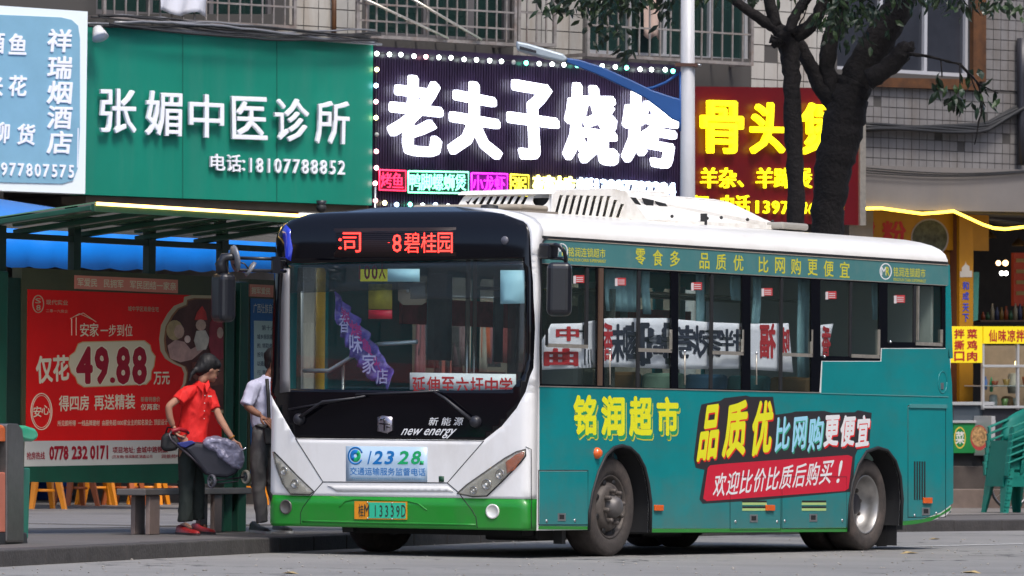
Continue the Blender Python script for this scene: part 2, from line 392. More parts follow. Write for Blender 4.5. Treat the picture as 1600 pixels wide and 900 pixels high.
slab = MB().box((0, 0, 0), (sl-.012, sl-.012, .012)).build("slab_source", plazam); slm = slab.data; bpy.data.objects.remove(slab)
slm2 = slm.copy(); slm2.materials[0] = mat("plaza_slab_dark", (.145, .135, .13), .55, var=.12, vs=1.1)
for i in range(24):
    for j in range(11):
        p = a+dd*((i+6)*sl)+nn*((j+.5)*sl)+Vector((0, 0, .008))
        x, y = proj(p)
        if -60 < x < 1660 and p.y > 4.9+.0*p.x: piece("slab", slm if random.random() < .6 else slm2, plz, p, (0, 0, math.atan2(dd.y, dd.x)))
kerb = thing("kerb", (0, 0, 0), None, None); kerb["kind"] = "structure"
kst = mat("kerb_stone", (.05, .046, .045), .8, var=.25, vs=5, bump=.4, bs=30, dirt=((.05, .045, .04), .7, 3, (1, 1, 1)))
n = int(KL/.99)
for i in range(n):
    p0, d = kerbpt(i*KL/n+.006); p1, _ = kerbpt((i+1)*KL/n-.006)
    if not (-7.5 < p0.x < 31): continue
    w_ = Vector((-d.y, d.x, 0)); z0, z1 = -.05, .122+random.uniform(-.003, .004)
    p2, e = kerbpt((i+1)*KL/n-.006); 
    b_ = MB(); lo = [p0, p1, p1+w_*.24, p0+w_*.24]
    b_.add([Vector((q.x, q.y, z0)) for q in lo]+[Vector((q.x, q.y, z1)) for q in lo], [(3, 2, 1, 0), (4, 5, 6, 7), (0, 1, 5, 4), (1, 2, 6, 5), (2, 3, 7, 6), (3, 0, 4, 7)])
    b_.build("kerb_stone", kst, kerb, bevel=.012)
a, b = gnd(1395, 855.5, 0), gnd(1600, 850.5, 0); d = (b-a).normalized(); nn = Vector((-d.y, d.x, 0))
mb = MB(); a0, b0 = a-d*4, b+d*30
mb.add([a0+Vector((0, 0, .004)), b0+Vector((0, 0, .004)), b0+nn*.14+Vector((0, 0, .004)), a0+nn*.14+Vector((0, 0, .004))], [(0, 1, 2, 3)])
tag(mb.build("lane_line", mat("road_paint", (.45, .45, .44), .7, var=.3, vs=6)), kind="structure")

# ================================================================ BUILDING
WP = FP.shift(-.55)
tilew = mat("wall_tile", (.19, .18, .175), .42, var=.13, vs=3, dirt=((.10, .07, .04), .8, 1.3, (1.5, 1.5, .25)))
tileb = mat("large_wall_tile", (.42, .40, .36), .4, var=.1, vs=2, dirt=((.20, .13, .07), .85, 1.1, (1.6, 1.6, .2)))
grout = mat("grout", (.07, .065, .06), .9)
darkin = mat("dark_interior", (.035, .03, .028), .8, var=.4, vs=1)
wframe = mat("window_frame_grey", (.42, .42, .43), .45, .3)
wfgreen = mat("window_frame_bronze", (.16, .15, .15), .5, .4)
pane = mat("window_pane", (.012, .030, .026), .06, coat=.6, var=.3, vs=.8)
pane2 = mat("window_pane_dusk", (.03, .033, .042), .08, coat=.5, var=.3, vs=1.2)
barm = mat("galvanised_bar", (.30, .27, .25), .6, .5, var=.3, vs=9, dirt=((.2, .09, .04), .6, 5, (1, 1, 1)))
BL = thing("apartment_building", WP.at(800, 690), "white tiled apartment block with shops below and caged upper windows behind the bus", "building")
wins = [((150, -60), (428, -60), (428, 22), (150, 22)), ((572, -60), (800, -60), (800, 62), (572, 60)),
        ((918, -60), (1172, -60), (1172, 92), (918, 84)), ((1308, -60), (1516, -60), (1516, 121), (1308, 108))]
uL, uR = WP.uv(-1100, 300)[0], WP.uv(1800, 300)[0]
soff = WP.uv(1450, 328)[1]
holes = [P(WP, q) for q in wins]
TOPV = 9.5
wl = plate(WP, [(uL, soff), (uR, soff), (uR, TOPV), (uL, TOPV)], holes, -.25, .25).build("wall", grout, BL)
# single tiles where the wall shows between signs and windows
def tiles(poly, pitch, mt, skip=()):
    uu = P(WP, poly); u0, u1 = min(p[0] for p in uu), max(p[0] for p in uu); v0, v1 = min(p[1] for p in uu), max(p[1] for p in uu)
    g = .010 if pitch < .16 else .012
    me = MB().obox(Plane((0, 0), WP.u), -pitch/2+g/2, pitch/2-g/2, -pitch/2+g/2, pitch/2-g/2, 0, .012).build("tile_source", mt)
    md = me.data; bpy.data.objects.remove(me); c = 0
    for i in range(int((u1-u0)/pitch)):
        for j in range(int((v1-v0)/pitch)):
            u, v = u0+(i+.5)*pitch, v0+(j+.5)*pitch
            if any(min(p[0] for p in h)-pitch*.5 < u < max(p[0] for p in h)+pitch*.5 and min(p[1] for p in h)-pitch*.45 < v < max(p[1] for p in h)+pitch*.5 for h in holes): continue
            if random.random() < .018: continue
            piece("tile", md, wl, WP.pt(u, v, .001*random.random())); c += 1
    return c
nt_ = tiles([(1352, 140), (1640, 140), (1640, 262), (1352, 262)], .13, tilew)
nt_ += tiles([(1540, -12), (1640, -12), (1640, 140), (1540, 140)], .13, tilew)
nt_ += tiles([(1174, -10), (1306, -10), (1306, 150), (1174, 150)], .215, tileb)
nt_ += tiles([(428, -14), (570, -14), (570, 66), (428, 66)], .215, tileb)
nt_ += tiles([(802, -14), (916, -14), (916, 100), (802, 100)], .215, tileb)
print("tiles", nt_)
# plain rendered beam over the right-hand shop, brown sill and reveal
render_ = mat("grey_render", (.165, .15, .14), .8, var=.1, vs=1.5, dirt=((.2, .17, .14), .6, 1.2, (2, 2, .3)))
pplate(WP, [(1352, 258), (1700, 268), (1700, 333), (1352, 327)], render_, "beam", BL, 0, .14)
sillm = mat("rusty_brown_sill", (.085, .032, .008), .6, var=.5, vs=6)
pplate(WP, [(1300, 120), (1530, 124), (1530, 141), (1300, 133)], sillm, "sill", BL, 0, .10)
pplate(WP, [(1521, -40), (1541, -40), (1541, 128), (1521, 126)], sillm, "reveal", BL, 0, .07)
def window(q, frames, mt, pm, fw_=.05, dep=.12):
    """frames: list of vertical mullion px"""
    uv = P(WP, q); (u0, v0), (u1, v1) = (min(p[0] for p in uv), min(p[1] for p in uv)), (max(p[0] for p in uv), max(p[1] for p in uv))
    fr = MB(); o0, o1 = -.16, -.16+dep
    fr.obox(WP, u0, u1, v0, v0+fw_, o0, o1); fr.obox(WP, u0, u1, v1-fw_, v1, o0, o1)
    us = [u0]+[WP.uv(x, 40)[0] for x in frames]+[u1-fw_]
    for u in us: fr.obox(WP, u, u+fw_, v0+fw_, v1-fw_, o0, o1-.004)
    wd = fr.build("window", mt, BL, bevel=.005)
    for a_, b_ in zip(us, us[1:]):
        MB().obox(WP, a_+fw_, b_, v0+fw_, v1-fw_, -.10, -.094).build("pane", pm, wd)
window(wins[0], [235, 330], wfgreen, pane, .06)
window(wins[1], [665, 735], wfgreen, pane, .09)
window(wins[2], [985, 1040, 1112], wframe, pane, .055)
window(wins[3], [1378, 1448], mat("window_frame_white", (.5, .5, .52), .4, .2), pane2, .05)
# things seen in the windows
mb = MB(); uu = WP.uv(1020, 40)
# security cages
def cage(x0, x1, ytop, ybot, step, off=.42, extra=True, tilt=0):
    g = thing("security_cage", WP.at((x0+x1)/2, ybot, off), None, None); return g
def cagepart(x0, x1, yb0, yb1, nb, mids, off=.40):
    u0, vb = WP.uv(x0, yb0, off); u1, _ = WP.uv(x1, yb1, off); vt = TOPV-.8
    g = MB()
    for o in (off, ):
        g.obox(WP, u0, u1, vb, vb+.04, o-.02, o+.02)
        for y in mids:
            v = WP.uv((x0+x1)/2, y, off)[1]; g.obox(WP, u0, u1, v, v+.022, o-.012, o+.012)
        for u in (u0, u1-.04): g.obox(WP, u, u+.04, vb+.04, vt, o-.02, o+.02)
    for u in (u0, u1-.04): g.obox(WP, u, u+.04, vb, vb+.04, .013, off-.02)
    g.obox(WP, u0, u1, vt, vt+.04, .013, off+.02)
    gr = g.build("security_cage", barm, BL)
    md = MB().obox(Plane((0, 0), WP.u), -.009, .009, 0, vt-vb-.05, .0, .018).build("x", barm); me = md.data; bpy.data.objects.remove(md)
    for i in range(1, nb): piece("bar", me, gr, WP.pt(u0+(u1-u0)*i/nb, vb+.045, off-.009))
    # floor bars of the cage
    for i in range(0, nb, 2):
        if i: piece("floor_bar", FBM, gr, WP.pt(u0+(u1-u0)*i/nb, vb+.02, .015))
    return gr
fb = MB().obox(Plane((0, 0), WP.u), -.009, .009, 0, .016, 0, .36).build("x", barm); FBM = fb.data; bpy.data.objects.remove(fb)
cagepart(160, 462, 28, 36, 17, [4], .40)
cagepart(556, 806, 58, 78, 16, [14, 40], .42)
cagepart(808, 868, 70, 78, 4, [22], .38)
cagepart(916, 1176, 88, 98, 16, [48], .42)
# ground floor: floor slab edge, shutters, open dark shop fronts
WG = FP.shift(-.75)
g0, g1 = WG.uv(-1100, 600)[0], WG.uv(1345, 600)[0]; g2 = WG.uv(1800, 600)[0]
shut = mat("rolling_shutter", (.16, .14, .12), .55, .3, var=.2)
for x in (560, 700, 860, 990):               # ceiling tubes of the lit shops
    for o_ in (-1.5, -4): u = WG.uv(x, 600)[0]; MB().obox(WG, u-.6, u+.6, soff-.12, soff-.06, o_-.05, o_+.05).build("ceiling_tube", mat("shop_tube", (.8, .8, .8), .5, em=(1, .95, .88), es=16), BL)
MB().obox(WG, g0, g2+10, .12, soff+.2, -6.2, -6).build("back_wall", mat("shop_back_wall", (.20, .17, .15), .8, var=.5, vs=1.4), BL)
MB().obox(WG, g0, g2+10, soff-.02, soff+.1, -6, .2).build("shop_ceiling", mat("shop_ceiling", (.09, .085, .08), .8), BL)
for x in (-1000, -500, -20, 470, 1085, 1345):
    u = WG.uv(x, 600)[0]; MB().obox(WG, u-.2, u+.2, .12, soff-.03, -6, -.02).build("party_wall", mat("party_wall", (.22, .2, .18), .8, var=.2), BL)
# half-lowered rolling shutters with slats
u0, v0 = WG.uv(140, 352); u1 = WG.uv(455, 352)[0]
k = 0; v = soff-.1
while v > v0:
    MB().obox(WG, u0, u1, v-.075, v-.006, -.05, -.02+.0).build("slat", shut, BL, bevel=.01) if k < 14 else None
    v -= .08; k += 1
# lit white fascia glimpsed over the bus roof

# right-hand noodle shop: dark walls of its own
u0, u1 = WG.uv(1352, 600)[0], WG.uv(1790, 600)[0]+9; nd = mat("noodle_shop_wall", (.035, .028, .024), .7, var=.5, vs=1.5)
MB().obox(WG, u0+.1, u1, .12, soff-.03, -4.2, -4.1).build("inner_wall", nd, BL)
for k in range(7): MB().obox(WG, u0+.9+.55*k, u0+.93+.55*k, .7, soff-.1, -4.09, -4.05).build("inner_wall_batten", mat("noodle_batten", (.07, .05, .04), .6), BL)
# the far side of the street: it closes the street and is what the glass reflects
conc = mat("opposite_render", (.15, .14, .13), .8, var=.3, vs=.6, dirt=((.12, .10, .08), .6, .8, (1, 1, .3))); owin = mat("opposite_window", (.02, .025, .03), .1, coat=.5)
def block(name, x0, y0, x1, y1, h, label, mt):
    a, b = Vector((x0, y0, 0)), Vector((x1, y1, 0)); pl = Plane((x0, y0), (b-a)); L_ = (b-a).length; t = thing(name, (a+b)/2, label, "building")
    hs = [rrect(u, v, u+1.7, v+1.5, .02, 1) for u in [1.2+3.1*i for i in range(int((L_-2)/3.1))] for v in [5.2+3.1*j for j in range(int((h-6)/3.1))]]
    plate(pl, [(0, 0), (L_, 0), (L_, h), (0, h)], hs, -.3, .3).build("wall", mt, t)
    MB().obox(pl, 0, L_, 0, h, -9, -8.7).build("rear_wall", mt, t); MB().obox(pl, 0, L_, h, h+.3, -9, .2).build("roof", mt, t)
    mb = MB(); MB().obox(pl, .3, L_-.3, 3.6, 4.6, .0, .25).build("shop_sign", mat("opp_sign%d" % int(abs(x0)), random.choice([(.5, .03, .03), (.02, .2, .4), (.6, .5, .1)]), .5), t)
    for q in hs: MB().obox(pl, q[0][0]-1.7, q[0][0], min(p[1] for p in q), max(p[1] for p in q), -.25, -.2).build("window", owin, t)
block("opposite_building", 44, -13, 24, -15.5, 17, "grey apartment block across the street, farthest along the road", conc)
block("opposite_building", 23, -15.8, 4, -18, 14, "buff apartment block across the street, middle of its row", mat("opposite_buff", (.36, .30, .22), .8, var=.3, vs=.6))
block("opposite_building", 3, -18.2, -14, -21, 18, "grey apartment block across the street, nearest the camera", conc)
block("side_street_building", -70, 14, -38, 34, 15, "long grey apartment block closing the street beyond the front of the bus", conc)
block("side_street_building", -37, 35, -12, 27, 13, "low apartment block to the left of the green clinic", mat("opposite_buff2", (.33, .29, .25), .8, var=.3, vs=.6))

# ================================================================ SHOP SIGNS
def lit(name, col, s): return mat(name, tuple(c*.8 for c in col), .4, em=col, es=s)
sgreen = mat("sign_green", (.004, .205, .135), .42, var=.10, vs=.7, coat=.1, dirt=((.03, .20, .145), .8, 2.2, (1.5, 1.5, .12)))
letter = mat("letter_white", (.86, .87, .90), .35)
# green clinic sign
t = thing("shop_sign", FP.at(357, 312), "wide green clinic sign with raised white characters and phone number", "shop sign")
pplate(FP, [(133, 40), (583, 68), (581, 321), (131, 304)], sgreen, "sign_panel", t, -.30, .30)
for x in (285, 432): pplate(FP, [(x, 46+(x-133)*.06), (x+1.5, 46+(x-133)*.06), (x+1.5, 304+(x-133)*.036), (x, 304+(x-133)*.036)], mat("seam_green", (.003, .12, .08), .5), "panel_seam", t, .001, .003)
pplate(FP, [(150, 34), (585, 64), (585, 70), (150, 40)], mat("flashing", (.3, .29, .28), .4, .6, var=.3), "flashing", t, -.32, .40)
q4 = [((157, 138), (214, 139), (213, 209), (157, 207)), ((228, 141), (285, 143), (284, 213), (228, 211)), ((296, 146), (350, 149), (350, 216), (296, 214)),
      ((362, 150), (418, 152), (418, 219), (363, 217)), ((429, 153), (483, 155), (483, 222), (430, 220)), ((494, 156), (547, 159), (545, 226), (494, 224))]
for c, q in zip("张媚中医诊所", q4): text(FP, c, q, letter, "letter", t, bold=.016, off=.05, depth=.035)
for c, q in zip("电话", (((329, 240), (352, 241), (352, 267), (329, 266)), ((355, 241), (377, 242), (377, 269), (355, 268)))): text(FP, c, q, letter, "letter", t, bold=.02, off=.02, depth=.03)
text(FP, ":", ((379, 250), (383, 250), (383, 267), (379, 267)), letter, "colon", t, bold=.01, off=.02, depth=.03)
chars(FP, "18107788852", ((385, 245), (542, 250), (541, 273), (385, 269)), letter, "digit", t, gap=.16, bold=.02, off=.02, depth=.03)
# light blue tobacco and wine shop sign
t = thing("shop_sign", FP.at(40, 300, .35), "light blue sign with white frame and brush characters at the picture's edge", "shop sign")
pplate(FP, [(-160, -2), (137, 18), (133, 303), (-160, 292)], mat("sign_frame_white", (.80, .86, .84), .4), "sign_box", t, .02, .33)
pplate(FP, [(-160, 16), (95, 27), (112, 31), (122, 40), (125, 60), (125, 200), (122, 262), (114, 282), (98, 287), (-160, 281)], mat("sign_light_blue", (.21, .40, .50), .45, var=.06), "sign_face", t, .35, .012)
wl_ = mat("sign_print_white", (.85, .85, .88), .5)
for c, y in zip("祥瑞烟酒店", (45, 87, 126, 165, 204)): text(FP, c, ((76, y), (114, y+1), (111, y+37), (73, y+36)), wl_, "letter", t, bold=.03, off=.363, depth=.01, shear=.0)
for c, x, y in (("鱼", 13, 52), ("花", 13, 117), ("货", 26, 193), ("酒", -22, 50), ("米", -24, 118), ("柳", -14, 190)): text(FP, c, ((x+2, y), (x+30, y+1), (x+28, y+34), (x, y+33)), wl_, "letter", t, bold=.03, off=.363, depth=.01)
chars(FP, "13977807575", ((-26, 252), (118, 257), (118, 278), (-26, 273)), wl_, "digit", t, gap=.14, bold=.025, off=.363, depth=.01)
text(FP, "|", ((121.5, 200), (123, 200), (122, 262), (120.5, 262)), wl_, "trim_line", t, off=.363, depth=.004)
# black barbecue sign
t = thing("shop_sign", FP.at(820, 330), "black ribbed barbecue sign with glowing white characters framed by small bulbs", "shop sign")
bk = mat("sign_black_rib", (.018, .010, .028), .35, var=.3)
A, B, C_, D = P(FP, [(586, 74), (1072, 104), (1068, 322), (584, 334)])
pplate(FP, [(584, 72), (1074, 103), (1070, 322), (582, 334)], bk, "sign_panel", t, -.30, .28)
nr = 120
rib = MB().obox(Plane((0, 0), FP.u), -.012, .012, A[1]*0+D[1]+.02, B[1]-.1, 0, .014).build("x", bk); rme = rib.data; bpy.data.objects.remove(rib)
for i in range(nr): piece("rib", rme, t, FP.pt(D[0]+(C_[0]-D[0])*(i+.5)/nr, 0, -.02))
glow = lit("sign_glow_white", (.86, .88, 1), 2.2)
qs = [((614, 113), (690, 124), (692, 246), (608, 240)), ((706, 120), (780, 136), (784, 250), (704, 240)), ((797, 122), (866, 134), (878, 254), (797, 246)),
      ((888, 126), (962, 140), (966, 262), (884, 250)), ((978, 138), (1060, 152), (1056, 266), (976, 252))]
for c, q in zip("老夫子烧烤", qs): text(FP, c, q, glow, "letter", t, bold=.030, off=.03, depth=.08, shear=.0)
def neon(x0, y0, x1, y1, s, col, fill):
    pplate(FP, [(x0, y0), (x1, y0+2), (x1, y1+2), (x0, y1)], mat("neon_back"+str(x0), fill, .5, em=fill, es=.05), "neon_box", t, .0, .03)
    g_ = lit("neon"+str(x0), col, 1.5); a = P(FP, [(x0+1.5, y0+1.5), (x1-1.5, y0+3), (x1-1.5, y1), (x0+1.5, y1-1.5)], .04)
    MB().tube([FP.pt(*p, .045) for p in a+[a[0]]], .010, 6).build("neon_tube", g_, t)
    chars(FP, s, ((x0+4, y0+5), (x1-4, y0+6), (x1-4, y1-4), (x0+4, y1-5)), g_, "letter", t, gap=.06, bold=.0, off=.035, depth=.012)
neon(591, 264, 635, 298, "烤鱼", (1, .03, .10), (.05, .0, .006))
neon(636, 266, 733, 302, "鸭脚螺蛳煲", (.25, 1, .6), (.0, .012, .008))
neon(735, 269, 794, 305, "小龙虾", (.95, .03, .95), (.16, .0, .17))
neon(796, 271, 827, 306, "粥", (1, .85, .05), (.03, .02, .0))
chars(FP, "夜宵小吃", ((834, 273), (900, 276), (900, 306), (834, 303)), lit("neon_yellow", (1, .95, .25), 3), "letter", t, bold=.03, off=.0, depth=.04)
chars(FP, "电话13907782294", ((904, 277), (1056, 285), (1056, 309), (904, 303)), lit("neon_bluewhite", (.7, .85, 1), 3.5), "digit", t, gap=.1, bold=.03, off=.0, depth=.04)
# running bulbs round the sign
bdead = mat("bulb_dead", (.35, .35, .33), .3)
bcols = [lit("bulb_"+n_, c_, 5) for n_, c_ in (("white", (.85, 1, .9)), ("green", (.15, 1, .6)), ("pink", (1, .45, .5)), ("yellow", (1, .9, .4)), ("blue", (.5, .75, 1)))]
ls = thing("bulb_string", FP.at(588, 80, .05), "string of small round bulbs round the black barbecue sign", "string lights")
bm_ = []
for mt_ in bcols:
    o = MB().ball((0, 0, 0), .028, 8, 6).build("x", mt_); bm_.append(o.data); bpy.data.objects.remove(o)
spots = [(588+i*19.6, 84+i*1.12) for i in range(25)]+[(588-.12*i, 108+i*25.6) for i in range(9)]+[(601+19.6*i, 318+i*.7) for i in range(6)]
o = MB().ball((0, 0, 0), .028, 8, 6).build("x", bdead); dead_me = o.data; bpy.data.objects.remove(o)
for i, (x, y) in enumerate(spots):
    if (i == 24): x -= 6
    k = 0 if i < 25 and i % 4 else random.choice([0, 1, 1, 2, 3, 4]); x += random.uniform(-1.2, 1.2); y += random.uniform(-1, 1)
    p = FP.at(x, y, .05); b__ = piece("bulb", bm_[k] if i not in (11, 29) else dead_me, ls, p)
for seg in (spots[:25], spots[25:34], spots[33:]):
    MB().tube([FP.at(x, y-1, .035) for x, y in seg], .006, 5).build("wire", blackm, ls)
# red bone-broth sign
t = thing("shop_sign", FP.at(1215, 340), "dark red sign with glowing yellow characters partly behind the tree trunks", "shop sign")
pplate(FP, [(1085, 135), (1352, 138), (1347, 352), (1082, 345)], mat("sign_dark_red", (.10, .001, .004), .4, var=.08), "sign_panel", t, -.25, .25)
pplate(FP, [(1344, 138), (1353, 138), (1353, 352), (1344, 352)], alu, "edge_trim", t, -.26, .29)
yg = lit("sign_glow_yellow", (1, .86, .01), .95)
for c, q in (("骨", ((1097, 156), (1162, 158), (1160, 241), (1098, 239))), ("头", ((1175, 159), (1228, 161), (1226, 240), (1175, 240))), ("煲", ((1254, 160), (1318, 162), (1316, 242), (1254, 241)))):
    text(FP, c, q, yg, "letter", t, bold=.024, off=.03, depth=.06)
for c, x in (("羊", 1096), ("杂", 1125), ("、", 1153), ("羊", 1183), ("蹄", 1211), ("煲", 1243)): text(FP, c, rq(x, 262, x+26, 294), yg, "letter", t, bold=.014, off=.02, depth=.03, em=(c == "、"))
for c, x in (("订", 1086), ("电", 1128), ("话", 1151)): text(FP, c, rq(x, 305, x+21, 334), yg, "letter", t, bold=.014, off=.02, depth=.03)
chars(FP, "139778667866"[:10], ((1177, 312), (1322, 315), (1320, 336), (1177, 333)), yg, "digit", t, gap=.12, bold=.012, off=.02, depth=.03)
# cables along the heads of the signs
cbl = thing("overhead_cables", FP.at(500, 50, .15), "bundle of thin grey cables sagging above the green sign", "cables")
for k in range(9):
    pts = []; x = 120+random.uniform(0, 60); ph = random.uniform(0, 6)
    while x < 600: pts.append(FP.at(x, 26+(x-130)*.062+random.uniform(-1, 1)+7*math.sin(x/(60+7*k)+ph)+k*1.3, .02+.02*k)); x += 22
    MB().tube(pts, random.choice([.008, .012, .016]), 5).build("cable", blackm if k % 3 else grey, cbl)
cb2 = thing("cable_bundle", WP.at(1450, 198, .1), "thick black cable bundle crossing the white tiled wall", "cables")
for k in range(6):
    pts = [WP.at(x, 196+k*1.6+3*math.sin(x/37+k)-(0 if x < 1540 else (x-1540)*.55), .06+.02*k) for x in range(1350, 1660, 15)]
    MB().tube(pts, .022, 6).build("cable", blackm, cb2)
for k in range(3):
    pts = [WP.at(x, 262+9*math.sin((x-1352)/300*math.pi)+4*k-(x-1352)*.012*k, .16+.02*k) for x in range(1352, 1640, 18)]
    MB().tube(pts, .008, 5).build("thin_cable", blackm, cb2)
MB().tube([WP.at(1597, y, .1) for y in (60, 120, 190, 258)], .07, 8).build("downpipe", dark, BL)
MB().tube([WP.at(522, y, .06) for y in (-20, 20, 62)], .03, 8).build("rusty_pipe", sillm, BL)
for pts in (((560, -6), (700, 60)), ((640, -4), (752, 62))): MB().tube([WP.at(x, y, .47) for x, y in pts], .018, 6).build("brace_pipe", alu, BL)
# cloth on the cage, shirt in the window
def cloth(name, surf, x0, y0, x1, y1, off, mt, label, cat, amp=.03, ns=12):
    mb = MB(); (u0, v1), (u1, v0) = surf.uv(x0, y0, off), surf.uv(x1, y1, off); nv = 6; fr = []
    for j in range(nv+1):
        for i in range(ns+1):
            a = i/ns; b = j/nv
            fr.append(surf.pt(u0+(u1-u0)*a, v1+(v0-v1)*b+.03*math.sin(a*9+1)*b, off+amp*math.sin(a*16+b*2)*(.3+b)))
    fs = [(j*(ns+1)+i, j*(ns+1)+i+1, (j+1)*(ns+1)+i+1, (j+1)*(ns+1)+i) for j in range(nv) for i in range(ns)]
    mb.add(fr, fs, True); o = mb.build(name, mt); md = o.modifiers.new("s", 'SOLIDIFY'); md.thickness = .006
    return tag(o, label, cat)
cloth("hanging_cloth", WP, 249, -25, 323, 24, .46, mat("white_cloth", (.62, .62, .66), .8, var=.06), "white cloth hung over the window cage above the green sign", "cloth")
cloth("hanging_shirt", WP, 1005, -20, 1030, 60, .10, mat("pale_pink_cloth", (.55, .40, .33), .8), "pale pink garment hanging inside the barred window above the black sign", "clothing", .02, 8)
# flood lamp on the green sign
fl = thing("flood_lamp", FP.at(152, 48, .1), "small white flood lamp at the top corner of the green sign", "lamp")
mb = MB(); c = FP.at(154, 50, .22); mb.lathe(c, FP.n*.6+Vector((0, 0, -1)), [(-.06, 0), (-.06, .05), (.02, .08), (.08, .10), (.08, 0)], 14); mb.build("lamp_head", mat("lamp_shell", (.6, .6, .6), .4), fl)
MB().tube([FP.at(154, 46, .2), FP.at(150, 38, .02)], .012, 6).build("bracket", grey, fl)
sc = thing("security_camera", FP.at(502, 322, .15), "small dark dome camera under the edge of the green sign", "camera")
MB().ball(FP.at(502, 325, .1), .06, 12, 8).build("dome", blackm, sc); MB().lathe(FP.at(502, 320, .1), (0, 0, 1), [(0, .05), (.05, .065), (.05, 0)], 12).build("mount", dark, sc)

# ---- under the signs, left: beam, lit fascia, blue number plate
t = thing("shopfront_beam", WG.at(300, 330), "brown beam with lit white strip below the green sign", "shopfront")
pplate(FP, [(134, 306), (583, 322), (583, 334), (134, 318)], mat("brown_beam", (.11, .085, .06), .6, var=.2), "beam", t, -.6, .5)
pplate(WG, [(464, 328), (600, 328), (600, 350), (464, 350)], lit("lit_panel", (1, .97, .93), 1.1), "light_panel", t, .04, .05)
pplate(WG, [(447, 328), (467, 328), (467, 350), (447, 350)], mat("red_panel", (.45, .02, .02), .5), "red_panel", t, .1, .05)
pplate(WG, [(415, 327), (447, 327), (447, 352), (415, 352)], mat("blue_panel", (.01, .05, .22), .5), "blue_panel", t, .1, .05)
text(WG, "257", ((428, 335), (443, 335), (443, 344), (428, 344)), wl_, "number", t, bold=.02, off=.155)
# blue tarpaulin with scalloped edge
TP = FP.shift(4.2)
tarp = mat("blue_tarpaulin", (.002, .19, .68), .42, var=.12, vs=1.0, bump=.15, bs=2.5)
t = thing("tarpaulin_awning", TP.at(200, 360), "bright blue tarpaulin awning with scalloped lower edge behind the bus shelter", "awning")
mb = MB(); nx = 60; u0, u1 = TP.uv(-150, 400)[0], TP.uv(470, 400)[0]; fs = []; vs = []
for i in range(nx*4+1):
    a = i/(nx*4); u = u0+(u1-u0)*a; px = -150+620*a
    vb = TP.uv(px, 417+.02*max(0, px)+ (abs(math.sin(px/13+.5*math.sin(px/50)))*3.4-1.5), 0)[1]; vt = TP.uv(px, 352+.03*px)[1]
    ve = FP.uv(min(px, 240), 306 if px < 60 else 306+.11*(px-60))[1]
    w1 = .03*math.sin(px/47)+.008*math.sin(px/9)
    for v, o in ((vb, .02+w1), ((vb+vt)/2, w1), (vt, w1*.4), (vt*.5+ve*.5-.10, -1.6), (ve, -3.2)): vs.append(TP.pt(u, v, o))
for i in range(nx*4):
    for j in range(4): fs.append((i*5+j, (i+1)*5+j, (i+1)*5+j+1, i*5+j+1))
o = mb.add(vs, fs, True).build("tarpaulin", tarp, t); md = o.modifiers.new("s", 'SOLIDIFY'); md.thickness = .008
for x in (-20, 470):
    MB().tube([TP.at(x, 700, -.1)*1+Vector((0, 0, 0)), TP.at(x, 356, -.1)], .03, 8).build("pole", grey, t)
    MB().tube([Vector((*TP.at(x, 700, -.1).xy, .12)), TP.at(x, 700, -.1)], .03, 8).build("pole", grey, t)

# ================================================================ BUS
BUS = thing("city_bus", (3.9, 1.235, 0), "green and white single-deck city bus wrapped in yellow supermarket lettering", "bus")
LEN, WID, TOPZ, SHZ = 7.80, 2.47, 2.83, 2.56
def hwid(z):
    q = max(0, min(1, (z-SHZ)/(TOPZ-SHZ))); return WID/2*(1-q**3.0)**(1/3.0)
def lean(z):
    q = max(0, min(1, (z-2.45)/(TOPZ-2.45)))
    return .06*(max(0, z-1)/1.6)**2 + .30*(1-(1-q**3)**(1/3))
def frontx(a, z):
    a = min(1, abs(a)); return .035*a*a + .10*(1-(1-a**7)**(1/7)) + lean(z)
class Front:
    def base(s, a, z): return Vector((frontx(a, z), WID/2 - a*hwid(z), z))
    def pt(s, a, z, off=0):
        a = max(-1, min(1, a)); e = .01; a1, a0 = min(1, a+e), max(-1, a-e)
        tx = s.base(a1, z)-s.base(a0, z); tz = s.base(a, z+e)-s.base(a, z-e) if z < TOPZ-.02 else Vector((1, 0, .02))
        n = tx.cross(tz); n.normalize()
        if n.x > 0: n = -n
        return s.base(a, z)+n*off
    def uv(s, px, py, off=0):
        a, z = (px-631)/205, (690-py)/193+.98
        for _ in range(14):
            x, y = proj(s.pt(a, z, off)); e = 1e-3
            xa, ya = proj(s.pt(a+e if a < .99 else a-e, z, off)); xz, yz = proj(s.pt(a, z+e, off))
            sg = 1 if a < .99 else -1
            J = ((xa-x)*sg/e, (xz-x)/e, (ya-y)*sg/e, (yz-y)/e); D = J[0]*J[3]-J[1]*J[2]
            if abs(D) < 1: break
            dx, dy = px-x, py-y
            a += max(-.2, min(.2, (J[3]*dx-J[1]*dy)/D)); z += max(-.3, min(.3, (J[0]*dy-J[2]*dx)/D))
            a = max(-1, min(1, a)); z = min(z, TOPZ-.005)
        return a, z
FR = Front()
Z0, ZG = .225, .476                                # bottom of skirt, top of the green
def fplate(pts, mt, name, parent=BUS, off=0, th=.006, holes=(), h=.06, px=True, smooth=True):
    a = P(FR, pts) if px else pts
    # denser cuts where the corner turns
    return plate(FR, a, [P(FR, q) if px else q for q in holes], off, th, h, smooth).build(name, mt, parent)
def edge_a(z0, z1, n=10): return z0, z1
seamz = .06
maskpx = [(463, 684.5), (757, 688), (785, 666), (808, 638), (822, 612), (832, 575), (834.5, 513), (833, 440), (829, 375), (824, 352)]
mk = P(FR, maskpx)
glpx = [(449, 412), (640, 408), (818, 404), (822, 430), (823, 560), (815, 590), (800, 609), (640, 611), (447, 607)]
gl = P(FR, glpx)
capz = TOPZ-.004
